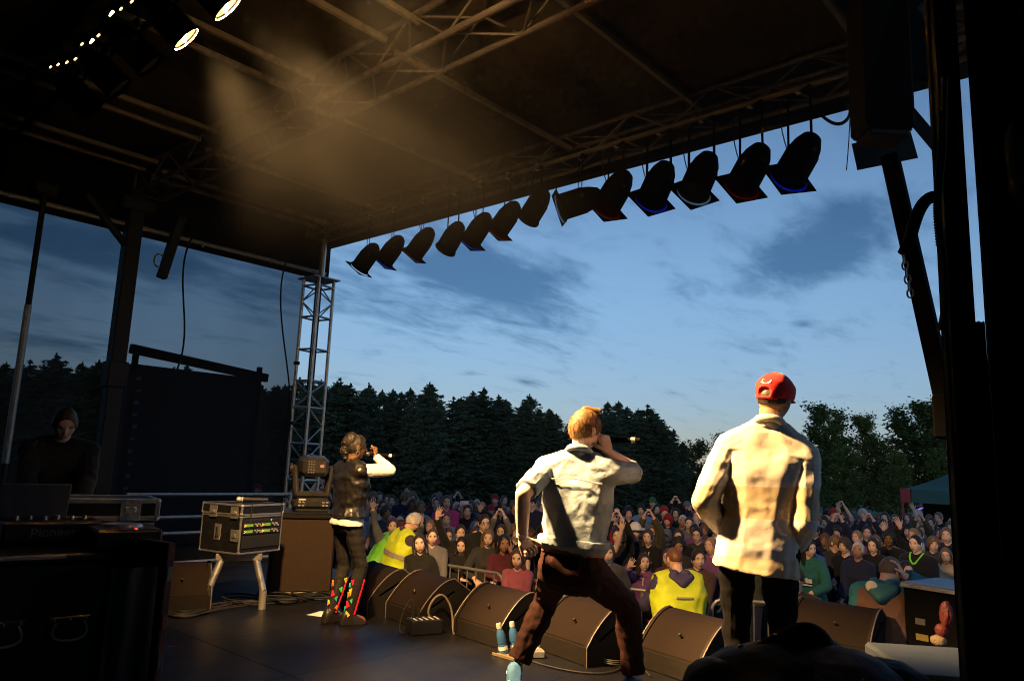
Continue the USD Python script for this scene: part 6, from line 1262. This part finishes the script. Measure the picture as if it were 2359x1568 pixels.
# 2. second steward bending behind the woman singer
p = at_d(868, 1212, 10.6); pos = np.array([p[0], p[1], GZ])
f = Fig(H=1.68, girth=1.05, lean=28, head=(-10, -8, 0), hands=((-.1, .55, .85), (.2, .55, .80)), elbows=((-1, 0, -.4), (1, -.3, -.4))); t = Thing('person', 'steward with dark red hair bending forward in a grey jacket and green hi-vis vest', 'person', loc=pos, rotz=math.radians(42 - 70)); t.add('body', f.body(.035, None, 3), SK['fair'], smooth=True)
gj = M('blue_grey_jacket', (.10, .13, .16), .8, var=.2, bump=.4); t.add('jacket', soften(union(f.torso(.024, hem=-.12, loose=.01) + f.arm(0, .022, 1.9) + f.arm(1, .030, 1.9)), .03, 5, .012, 8, 2), gj, smooth=True); vest(t, f, hvg, band=False)
t.add('trousers', soften(union(f.torso(.010, top=False)[:1] + f.leg(0, .016, 1.9) + f.leg(1, .016, 1.9)), .05, 3), CL['grey'], smooth=True); so = f.shoes(); t.add('shoes', cat(tm(so[0]), tm(so[1])), blk); t.add('hair', f.hair('bob', seed=3), HC['red'], smooth=True); f.features(t, FM); taken.append((pos[0], pos[1], 868, 1205, 10.6))
# 3. steward seen from behind in the pit
p = at_d(1566, 1266, 7.25); pos = np.array([p[0], p[1], GZ])
f = Fig(H=1.70, girth=1.25, lean=6, head=(12, -16, 0), hands=((-.18, .36, .98), (.36, .34, .95)), elbows=((-1, -.3, -.3), (1.0, -.2, -.2))); t = Thing('person', 'ginger-haired steward seen from behind in a yellow hi-vis vest over a purple jacket', 'person', loc=pos, rotz=math.radians(42 + 8)); t.add('body', f.body(.03, None, 4), SK['pink'], smooth=True)
pj_ = M('purple_navy_jacket', (.045, .038, .11), .8, var=.2, bump=.4, bscale=80); t.add('jacket', soften(union(f.torso(.026, hem=-.12, loose=.012) + f.arm(0, .030, 1.9) + f.arm(1, .030, 1.9)), .026, 5, .014, 8, 8), pj_, smooth=True)
t.add('hood', soften(union([hull(ball(f.L(-.09, -.085, .50), .045), ball(f.L(.09, -.085, .50), .045), ball(f.L(0, -.12, .44), .05)), hull(ball(f.L(-.085, -.03, .54), .035), ball(f.L(-.06, -.09, .53), .04)), hull(ball(f.L(.085, -.03, .54), .035), ball(f.L(.06, -.09, .53), .04))]), .022, 4), pj_, smooth=True)
vest(t, f, hv, band=False, th=.040, hem=-.13); pg = M('grey_print', (.26, .24, .20), .6)
for z in (.16, .31): t.add('printed_strip', cbox(f.L(0, -.178 - .012 * (z < .2), z), (.17, .012, .022), .004, f.Rt), pg)
t.add('trousers', soften(union(f.torso(.010, top=False)[:1] + f.leg(0, .016, 1.9) + f.leg(1, .016, 1.9)), .05, 3), CL['navy'], smooth=True); so = f.shoes(); t.add('shoes', cat(tm(so[0]), tm(so[1])), blk); t.add('hair', f.hair('crop', seed=3), HC['ginger'], smooth=True); f.features(t, FM, near=True); taken.append((pos[0], pos[1], 1566, 1266, 7.25))
# 4. man in the teal and brown jacket, hand at his ear
p = at_d(2030, 1264, 6.45); pos = np.array([p[0], p[1], GZ]); rz = math.radians(42 - 40); tealj = M('teal_jacket', (.02, .12, .165), .7, var=.18, bump=.4, bscale=70)
f = Fig(H=1.80, girth=1.2, lean=10, head=(-22, -20, 0), hands=((-.25, .2, .9), (.13, .17, 1.60)), elbows=((-1, -.3, -.2), (.8, .75, -.7)), hkind=('relax', 'relax'), hdir=(None, (-.45, -.1, .9)), hpalm=(None, (-.9, -.3, 0)))
t = Thing('person', 'fair-haired man in a teal and brown jacket pressing a hand to his ear', 'person', loc=pos, rotz=rz); t.add('body', f.body(.026, .008, 4), SK['pink'], smooth=True)
js = soften(union(f.torso(.034, hem=-.22, loose=.03) + f.arm(0, .034, 1.9, .008) + f.arm(1, .034, 1.9, .008)), .024, 6, .018, 7, 5)
N = {'tc': ('texture_coordinate', {}), 'sp': ('separate_xyz', {}), 'n': ('noise_texture', dict(scale=5.0, detail=3.0)), 'k1': ('math', dict(math_type='multiply_add', value2=.9)), 'mr': ('map_range', dict(from_min=1.47, from_max=1.48, clamp=True)), 'gx': ('math', dict(math_type='absolute')), 'g2': ('map_range', dict(from_min=.19, from_max=.20, clamp=True)), 'mx': ('math', dict(math_type='maximum')), 'm': ('mix', dict(color1=(.115, .062, .045), color2=(.02, .125, .17))), 'bn': ('noise_texture', dict(scale=70.0)), 'b': ('bump', dict(strength=.4, distance=.004)), 'p': ('principled_bsdf', dict(roughness=.75, specular_ior_level=.25))}
jm = usdkit.material(stage, '/World/Looks/teal_brown_jacket', N, [('tc.object', 'sp.vector'), ('sp.x', 'gx.value1'), ('gx.value', 'g2.value'), ('sp.z', 'mr.value'), ('mr.result', 'mx.value1'), ('g2.result', 'mx.value2'), ('mx.value', 'm.fac'), ('m.color', 'p.base_color'), ('tc.object', 'bn.vector'), ('bn.fac', 'b.height'), ('b.normal', 'p.normal')], surface='p.BSDF')
t.add('jacket', js, jm, smooth=True)
t.add('hood', soften(union([hull(ball(f.L(-.09, -.10, .50), .05), ball(f.L(.09, -.10, .50), .05), ball(f.L(0, -.15, .42), .05)), hull(ball(f.L(-.09, -.03, .55), .035), ball(f.L(-.06, -.10, .54), .045)), hull(ball(f.L(.09, -.03, .55), .035), ball(f.L(.06, -.10, .54), .045))]), .02, 4), tealj, smooth=True)
wp = M('white_panel_cloth', (.62, .58, .52), .8)
t.add('white_panel', moved(ell((0, 0, 0), (.05, .02, .05), 2), f.L(-.07, -.145, .50)), wp)
a, b = f.el[1], f.wr[1]; t.add('white_elbow_panel', moved(ell((0, 0, 0), (.022, .055, .075), 2), f.sh[1] + (f.el[1] - f.sh[1]) * .92 + np.array([.045, 0, -.01])), wp)
t.add('trousers', soften(union(f.torso(.010, top=False)[:1] + f.leg(0, .016, 1.9) + f.leg(1, .016, 1.9)), .05, 3), CL['black'], smooth=True); so = f.shoes(); t.add('shoes', cat(tm(so[0]), tm(so[1])), blk); t.add('hair', f.hair('short', seed=3), HC['light'], smooth=True); f.features(t, FM, near=True); taken.append((pos[0], pos[1], 2030, 1264, 6.45))
# named spectators near the barrier: (u, v of the head top, height, label, pose, female, hair, hair colour, top, colour, extras)
S = [
 (972, 1231, 1.50, 'open-mouthed dark-haired girl in a black hoodie beside the older steward', 'down', 1, 'bob', 'dark', 'hoodie', 'black', dict(mouth=True, head=(8, 4, 10))),
 (997, 1214, 1.55, 'short-haired boy in a grey top behind the open-mouthed girl', 'down', 0, 'crop', 'brown', 'longtop', 'grey', {}),
 (1028, 1214, 1.48, 'brown-haired boy in a dark jacket holding the barrier in the centre left', 'rail', 0, 'short', 'brown', 'jacket', 'charcoal', {}),
 (1067, 1236, 1.42, 'child with a black bob and folded arms on the barrier', 'fold', 1, 'bob', 'black', 'jacket', 'black', {}),
 (1125, 1213, 1.58, 'long-haired blonde girl in a grey patterned top and dark cardigan at the barrier', 'rail', 1, 'long', 'light', 'longtop', 'charcoal', dict(trous='cream')),
 (1158, 1230, 1.50, 'girl with long black hair in a red cardigan, hand to her face', 'face', 1, 'long', 'black', 'longtop', 'maroon', dict(trous='red', skin_='tan')),
 (1196, 1262, 1.44, 'child in a pink top leaning on the barrier by the denim man\'s wrist', 'fold', 1, 'long', 'brown', 'longtop', 'pink', dict(trous='maroon')),
 (1094, 1212, 1.52, 'brown-fringed boy half hidden behind the child with the black bob', 'down', 0, 'short', 'brown', 'jacket', 'navy', {}),
 (1114, 1180, 1.75, 'dark-haired man with thin glasses in a black jacket', 'down', 0, 'short', 'dark', 'jacket', 'black', dict(glasses=True)),
 (1030, 1178, 1.60, 'boy in a light blue jacket waving a hand before his face', 'wave_f', 0, 'short', 'light', 'jacket', 'skyblue', {}),
 (1060, 1205, 1.58, 'spectator in black stretching one long arm up to the left', 'raise_r', 0, 'short', 'dark', 'jacket', 'black', {}),
 (1158, 1205, 1.55, 'spectator making a heart with both hands behind the girl in red', 'heart', 1, 'long', 'brown', 'longtop', 'grey', {}),
 (1078, 1160, 1.68, 'spectator in black with one arm raised straight up, open palm', 'raise_l', 0, 'short', 'dark', 'jacket', 'black', {}),
 (1062, 1158, 1.66, 'dark-haired spectator holding a white phone up with both hands', 'phone', 0, 'short', 'dark', 'jacket', 'charcoal', dict(extra='phone')),
 (1008, 1143, 1.74, 'close-cropped man in a dark jacket at the back left of the pink child', 'down', 0, 'crop', 'dark', 'jacket', 'charcoal', {}),
 (1030, 1136, 1.85, 'small figure in a bright pink jacket raised above the back row', 'down', 1, 'long', 'brown', 'hoodie', 'hotpink', {}),
 (932, 1130, 1.78, 'fair-haired young man in profile in a dark jacket with pale collar', 'down', 0, 'mop', 'light', 'jacket', 'navy', dict(head=(60, 0, 0))),
 (905, 1138, 1.70, 'man in a black coat at the back, just left of the fair young man', 'down', 0, 'short', 'dark', 'jacket', 'black', {}),
 (862, 1148, 1.68, 'dark-haired spectator at the back left beside the singer\'s elbow', 'down', 1, 'bob', 'dark', 'jacket', 'charcoal', {}),
 (1109, 1156, 1.62, 'woman in a grey hood at the back, left of the denim man', 'down', 1, 'hood', 'grey', 'hoodie', 'grey', {}),
 (1133, 1160, 1.60, 'spectator in a red cap at the back, left of the denim man', 'down', 0, 'cap', 'red', 'jacket', 'maroon', {}),
 (1157, 1168, 1.55, 'brown-haired boy right of the spectator in the red cap', 'down', 0, 'short', 'brown', 'jacket', 'charcoal', {}),
 (1228, 1137, 1.90, 'distant figure in a dark cap standing high at the back of the crowd', 'down', 0, 'cap', 'navy', 'jacket', 'navy', {}),
 (905, 1190, 1.60, 'spectator holding both arms up behind the older steward', 'both', 0, 'short', 'brown', 'longtop', 'grey', {}),
 (1401, 1247, 1.58, 'woman with tied-back hair in a dark plaid jacket beside the denim man', 'down', 1, 'tied', 'brown', 'hoodie', 'plaid', {}),
 (1385, 1232, 1.52, 'spectator with one bare arm raised behind the woman in plaid', 'raise_l', 1, 'bob', 'brown', 'tee', 'maroon', {}),
 (1424, 1212, 1.62, 'spectator in a black coat holding both hands over the head', 'heart', 0, 'short', 'dark', 'jacket', 'black', {}),
 (1463, 1202, 1.66, 'spectator in a white cowboy hat', 'down', 0, 'cowboy', 'white', 'jacket', 'navy', {}),
 (1496, 1216, 1.60, 'long-haired girl in a black hoodie with pink lettering', 'down', 1, 'long', 'brown', 'hoodie', 'black', dict(extra='hoodie_print')),
 (1484, 1277, 1.36, 'small curly-haired girl in a purple hoodie with one hand raised', 'wave_f', 1, 'long', 'dark', 'hoodie', 'purple', dict(trous='purple', extra='zip', head=(20, 6, 0))),
 (1607, 1266, 1.50, 'dark-haired boy in a brown jacket right of the ginger steward', 'down', 0, 'short', 'dark', 'jacket', 'brown', dict(head=(20, 4, 0))),
 (1609, 1212, 1.62, 'boy with black-rimmed glasses beside the sleeve of the man in the red cap', 'down', 0, 'short', 'dark', 'jacket', 'charcoal', dict(glasses=True)),
 (1588, 1187, 1.68, 'short-haired young man in a grey jacket, third row, middle right', 'down', 0, 'crop', 'dark', 'jacket', 'grey', {}),
 (1517, 1182, 1.66, 'young man in a black beanie above the long-haired girl', 'down', 0, 'beanie', 'black', 'jacket', 'black', {}),
 (1478, 1158, 1.72, 'youth with a black mop of hair in a pale blue jacket, middle right', 'down', 0, 'mop', 'black', 'jacket', 'skyblue', {}),
 (1448, 1166, 1.70, 'spectator with thick black hair left of the youth in pale blue', 'down', 0, 'curly', 'black', 'jacket', 'black', {}),
 (1505, 1143, 1.78, 'spectator in a bright green cap at the back', 'down', 0, 'cap', 'green', 'jacket', 'black', {}),
 (1565, 1216, 1.58, 'brown-haired boy with a black scarf in the middle right', 'down', 0, 'short', 'brown', 'jacket', 'black', {}),
 (1563, 1240, 1.50, 'curly dark-haired boy above the ginger steward', 'down', 0, 'curly', 'dark', 'jacket', 'charcoal', dict(skin_='tan')),
 (1545, 1264, 1.46, 'girl with brown hair half hidden behind the ginger steward', 'down', 1, 'long', 'brown', 'jacket', 'maroon', {}),
 (1557, 1168, 1.66, 'spectator making a heart with raised hands at the back, middle right', 'heart', 1, 'long', 'dark', 'jacket', 'black', {}),
 (1512, 1160, 1.66, 'woman with long dark hair at the back under the green cap', 'down', 1, 'long', 'dark', 'jacket', 'charcoal', {}),
 (1867, 1234, 1.66, 'girl with long black hair in a teal hoodie leaning on the barrier', 'rail', 1, 'long', 'black', 'hoodie', 'teal', dict(extra='teal_print', head=(58, -6, 0))),
 (1923, 1229, 1.62, 'girl with a blonde ponytail in profile right of the teal hoodie', 'down', 1, 'pony', 'light', 'jacket', 'charcoal', dict(head=(60, 0, 0))),
 (1950, 1236, 1.60, 'boy with a brown bowl cut in a black T-shirt', 'down', 0, 'mop', 'brown', 'tee', 'black', {}),
 (2014, 1236, 1.60, 'smiling dark-haired girl behind the man in teal and brown', 'down', 1, 'long', 'dark', 'jacket', 'black', {}),
 (2048, 1220, 1.68, 'young man with thick black hair right of the smiling girl', 'down', 0, 'curly', 'black', 'jacket', 'black', dict(skin_='brown')),
 (2114, 1228, 1.72, 'stocky short-haired man in black with a neon green collar', 'down', 0, 'crop', 'black', 'jacket', 'black', dict(extra='neon', girth=1.25)),
 (2150, 1233, 1.62, 'fair-haired boy at the far right beside the black curtain', 'down', 0, 'mop', 'light', 'jacket', 'charcoal', dict(head=(25, 0, 0))),
 (2084, 1288, 1.55, 'woman with a dark ponytail behind the man in teal and brown', 'down', 1, 'pony', 'dark', 'jacket', 'maroon', dict(head=(40, 0, 0))),
 (2095, 1206, 1.66, 'spectator with a black fringe laughing at the right', 'down', 1, 'mop', 'black', 'jacket', 'black', dict(mouth=True)),
 (2071, 1190, 1.72, 'dark young man with tall curly hair at the right', 'down', 0, 'curly', 'black', 'jacket', 'black', dict(skin_='tan')),
 (1996, 1208, 1.64, 'spectator in black with a bare arm stretched out to the right', 'raise_l', 0, 'short', 'dark', 'tee', 'black', {}),
 (1951, 1190, 1.70, 'dark-haired man in the third row right of the man in the red cap', 'down', 0, 'short', 'dark', 'jacket', 'charcoal', {}),
 (1898, 1186, 1.66, 'brown-haired spectator in the third row near the sleeve of the cap man', 'down', 0, 'mop', 'dark', 'jacket', 'navy', {}),
 (1880, 1206, 1.60, 'spectator with a raised open hand left of the ponytail girl', 'raise_r', 0, 'short', 'brown', 'jacket', 'navy', {}),
 (1862, 1170, 1.70, 'man in glasses at the back right beside the man in the red cap', 'down', 0, 'short', 'dark', 'jacket', 'black', dict(glasses=True)),
 (1962, 1180, 1.62, 'spectator in a charcoal top waving one arm high, right of the cap man', 'raise_r', 0, 'short', 'brown', 'tee', 'charcoal', {}),
 (2148, 1190, 1.66, 'spectator with a raised bare arm beside the black curtain', 'raise_r', 1, 'bob', 'dark', 'tee', 'grey', {}),
 (2090, 1180, 1.62, 'spectator waving a purple glow stick in front of the gazebo', 'raise_l', 1, 'long', 'brown', 'jacket', 'purple', dict(extra='glow')),
 (1836, 1300, 1.60, 'spectator in dark clothes behind the sleeve of the cap man', 'down', 0, 'short', 'dark', 'jacket', 'black', {}),
]
def x_phone(t, f):
    c = (f.wr[0] + f.wr[1]) / 2 + np.array([0, .02, .10]); ph = Thing('phone', 'white phone held up in the back left of the crowd', 'phone', loc=rz_(t.rz) @ c + t.loc, rotz=t.rz); ph.add('phone_body', cbox((0, 0, 0), (.16, .012, .085), .008), M('white_phone', (.75, .76, .78), .35)); ph.add('phone_lens', cbox((.055, .008, .02), (.014, .005, .014), .003), blk)
def x_print(t, f): 
    L2 = meshkit.text_mesh('OPEN', .045, .004, True); L2.apply_translation(-L2.bounds.mean(0)); t.add('pink_print', moved(cat(*[moved(cbox((0, 0, 0), (w, .012, .022), .004), f.L(x, .145 + .004, z), f.Rt) for w, x, z in ((.05, -.06, .33), (.04, .0, .335), (.045, .055, .33), (.045, -.03, .28), (.05, .04, .285), (.04, .0, .235))]), (0, 0, 0)), M('pink_print', (.60, .25, .38), .7))
    t.add('drawstring', cat(*[tube(f.L(q * .03, .085, .47), f.L(q * .034, .150, .36), .004, 5) for q in (-1, 1)]), wp)
def x_zip(t, f): t.add('zip', polytube(spline([f.L(0, y, z) for y, z in ((.085, .46), (.135, .32), (.128, .20), (.135, .08), (.14, -.05))], 20), .006, 5), wp)
def x_teal(t, f): t.add('white_print', cat(*[cbox(f.L(x, .150 + .002 * (z > .25), z), (w, .012, h), .003, f.Rt) for w, h, x, z in ((.05, .05, -.06, .27), (.03, .06, -.015, .275), (.05, .05, .04, .27), (.04, .06, .085, .275), (.16, .016, .0, .215), (.05, .016, .09, .215))]), M('white_print', (.55, .56, .52), .8))
def x_neon(t, f): t.add('neon_collar', cat(polytube(spline([f.L(-.078, -.01, .545), f.L(-.065, .07, .49), f.L(0, .115, .42), f.L(.065, .07, .49), f.L(.078, -.01, .545)], 24), .016, 6)), M('neon_green', (.25, .85, .03), .6))
def x_glow(t, f):
    w = f.wr[0] + f.hdir[0] / np.linalg.norm(f.hdir[0]) * .08; g = Thing('glow_stick', 'glowing purple stick held up before the gazebo', 'glow stick', loc=rz_(t.rz) @ w + t.loc); g.add('stick', tube((-.09, 0, .02), (.10, 0, .10), .012, 8), M('purple_glow', (.35, .12, 1.0), emit=1.6)); g.add('stick_cap', tube((.10, 0, .10), (.125, 0, .111), .014, 8), wp)
EX = dict(phone=x_phone, hoodie_print=x_print, zip=x_zip, teal_print=x_teal, neon=x_neon, glow=x_glow)
for i, (u, v, H, lb, pose, fem, hair, hc_, top, tc_, kw) in enumerate(S):
    kw = dict(kw); ex = kw.pop('extra', None); pos = at_head(u, v, H)
    person(lb, pos, face_to(pos, ((i * 37) % 11 - 5) * .05), pose, bool(fem), H, hair, hc_, top, tc_, near=True, extra=EX.get(ex), group='spectators near the front', seed=i, **kw); pu, pv, pd_ = proj(pos + [0, 0, H]); taken.append((pos[0], pos[1], pu, pv, pd_))
# the rest of the crowd
R = np.random.default_rng(2024); bl = np.array([p[:2] for p in bar_pts]); 
def behind(p):
    """distance behind the barrier line"""
    best = 9e9; sgn = 1
    for a, b in zip(bl[:-1], bl[1:]):
        d = b - a; s = np.clip(((p - a) @ d) / (d @ d), 0, 1); q = a + d * s; e = np.linalg.norm(p - q)
        if e < best: best = e; sgn = 1 if (p - q) @ np.array([-.1, 1]) > 0 else -1
    return best * sgn
poses = ['down'] * 15 + ['raise_r', 'raise_l', 'heart', 'phone', 'clap', 'wave_f']
tops = [('jacket', 'black')] * 4 + [('jacket', 'charcoal')] * 2 + [('hoodie', 'lightgrey'), ('tee', 'skyblue'), ('jacket', 'cream')] + [('hoodie', 'navy')] * 3 + [('hoodie', 'grey')] * 2 + [('tee', 'black'), ('jacket', 'brown'), ('hoodie', 'maroon'), ('jacket', 'blue'), ('hoodie', 'purple'), ('tee', 'lightgrey'), ('jacket', 'olive'), ('longtop', 'denim'), ('hoodie', 'red'), ('tee', 'white')]
hairs = [('short', 0)] * 6 + [('mop', 0)] * 2 + [('crop', 0), ('curly', 0), ('beanie', 0), ('cap', 0)] + [('long', 1)] * 5 + [('bob', 1), ('pony', 1), ('tied', 1), ('hood', 1)]
hcol = ['dark'] * 3 + ['brown'] * 5 + ['black'] * 2 + ['light'] * 4 + ['ginger', 'blond', 'blond', 'grey']
variants = []
for i in range(50):
    hr, fm_ = hairs[int(R.integers(len(hairs)))]; ps = poses[int(R.integers(len(poses)))]; tp, tcn = tops[int(R.integers(len(tops)))]; hcn = hcol[int(R.integers(len(hcol)))]
    if hr in ('cap', 'beanie', 'hood'): hcn = ['black', 'navy', 'grey', 'red', 'blue'][int(R.integers(5))]
    variants.append((ps, bool(fm_), hr, hcn, tp, tcn, ['fair', 'pink', 'fair', 'tan', 'pink', 'brown'][int(R.integers(6))], (int(R.integers(-14, 15)), int(R.integers(-6, 6)), int(R.integers(-6, 7)))))
count = 0; labels = {}; seen = set()
cand = []
for u in np.arange(470, 2260, 16):
    for d in np.arange(10.0, 22, .26): cand.append((u + R.uniform(-9, 9), d + R.uniform(-.16, .16)))
R.shuffle(cand)
cand.sort(key=lambda c: round(c[1] / 1.2))
far_edge = lambda u: np.interp(u, [400, 850, 1200, 1500, 1900, 2250], [17.5, 17.0, 17.5, 19.0, 20.5, 21.0])
word_pose = dict(down='arms down', raise_r='right arm raised', raise_l='left arm raised', both='both arms raised', heart='hands overhead', phone='hands at face', clap='clapping', wave_f='hand out')
word_hair = dict(short='short {} hair', mop='shaggy {} hair', crop='cropped {} hair', curly='curly {} hair', beanie='a {} beanie', cap='a {} cap', long='long {} hair', bob='a {} bob', pony='a {} ponytail', tied='tied-back {} hair', hood='a {} hood')
word_top = dict(jacket='jacket', tee='T-shirt', hoodie='hoodie', longtop='long top')
for u, d in cand:
    if d > far_edge(u) or count >= 228: continue
    g = ray(u, 1067.7); g[2] = 0; g /= math.hypot(g[0], g[1]); p = g[:2] * d * (1 / max(.2, g[:2] @ FH[:2])) * 1.0
    if behind(p) < .35: continue
    if u < 690 and not (10.5 < d < 17 and p[0] < -10.2): continue
    if u < 850 and (R.uniform() < .55 or p[0] > -9.8): continue
    i = int(R.integers(len(variants))); ps, fm_, hr, hcn, tp, tcn, sk, hd_ = variants[i]; H = [1.52, 1.60, 1.68, 1.74][(i * 7) % 4]; hs_ = R.uniform(.965, 1.035)
    pos = np.array([p[0], p[1], GZ]); pu, pv, pdp = proj(pos + [0, 0, H * hs_])
    if any((p[0] - a) ** 2 + (p[1] - b) ** 2 < .43 ** 2 for a, b, *_ in taken): continue
    if any(abs(pu - tu) < 15 and pdp < td and tv - 4 < pv + 60 and pv < tv + 45 for _, _, tu, tv, td in taken[:4 + len(S)]): continue
    zone = 'behind the gauze' if u < 700 else 'by the woman singer' if u < 900 else 'by the older steward' if u < 1060 else 'left of denim man' if u < 1220 else 'behind denim man' if u < 1400 else 'between the two men' if u < 1640 else 'behind cap man' if u < 1850 else 'right of cap man' if u < 2020 else 'below the gazebo'
    row = 'near' if d < 13 else 'mid-crowd' if d < 16 else 'far back'
    lb = f'spectator with {word_hair[hr].format(hcn)}, {tcn} {word_top[tp]}, {word_pose[ps]}, {row} {zone}'
    if lb in seen: continue
    seen.add(lb); taken.append((p[0], p[1], pu, pv, pdp)); count += 1
    D = crowd_meshes(ps, fm_, H, 1.0, hd_, hr, tp, 2, .05, i); f = D['fig']
    proto_key = i
    if proto_key not in labels:
        t, f = person(lb, pos, face_to(pos, R.uniform(-.3, .3)), ps, fm_, H, hr, hcn, tp, tcn, sk, head=hd_, trous=['navy', 'black', 'denim', 'charcoal'][i % 4], group='spectators further back in the crowd', seed=i)
        labels[proto_key] = t.path
    else:
        p_ = labels[proto_key]; copy_of(p_, 'person', lb, 'person', pos, face_to(pos, R.uniform(-.3, .3)), 'spectators further back in the crowd', (hs_, hs_, hs_))
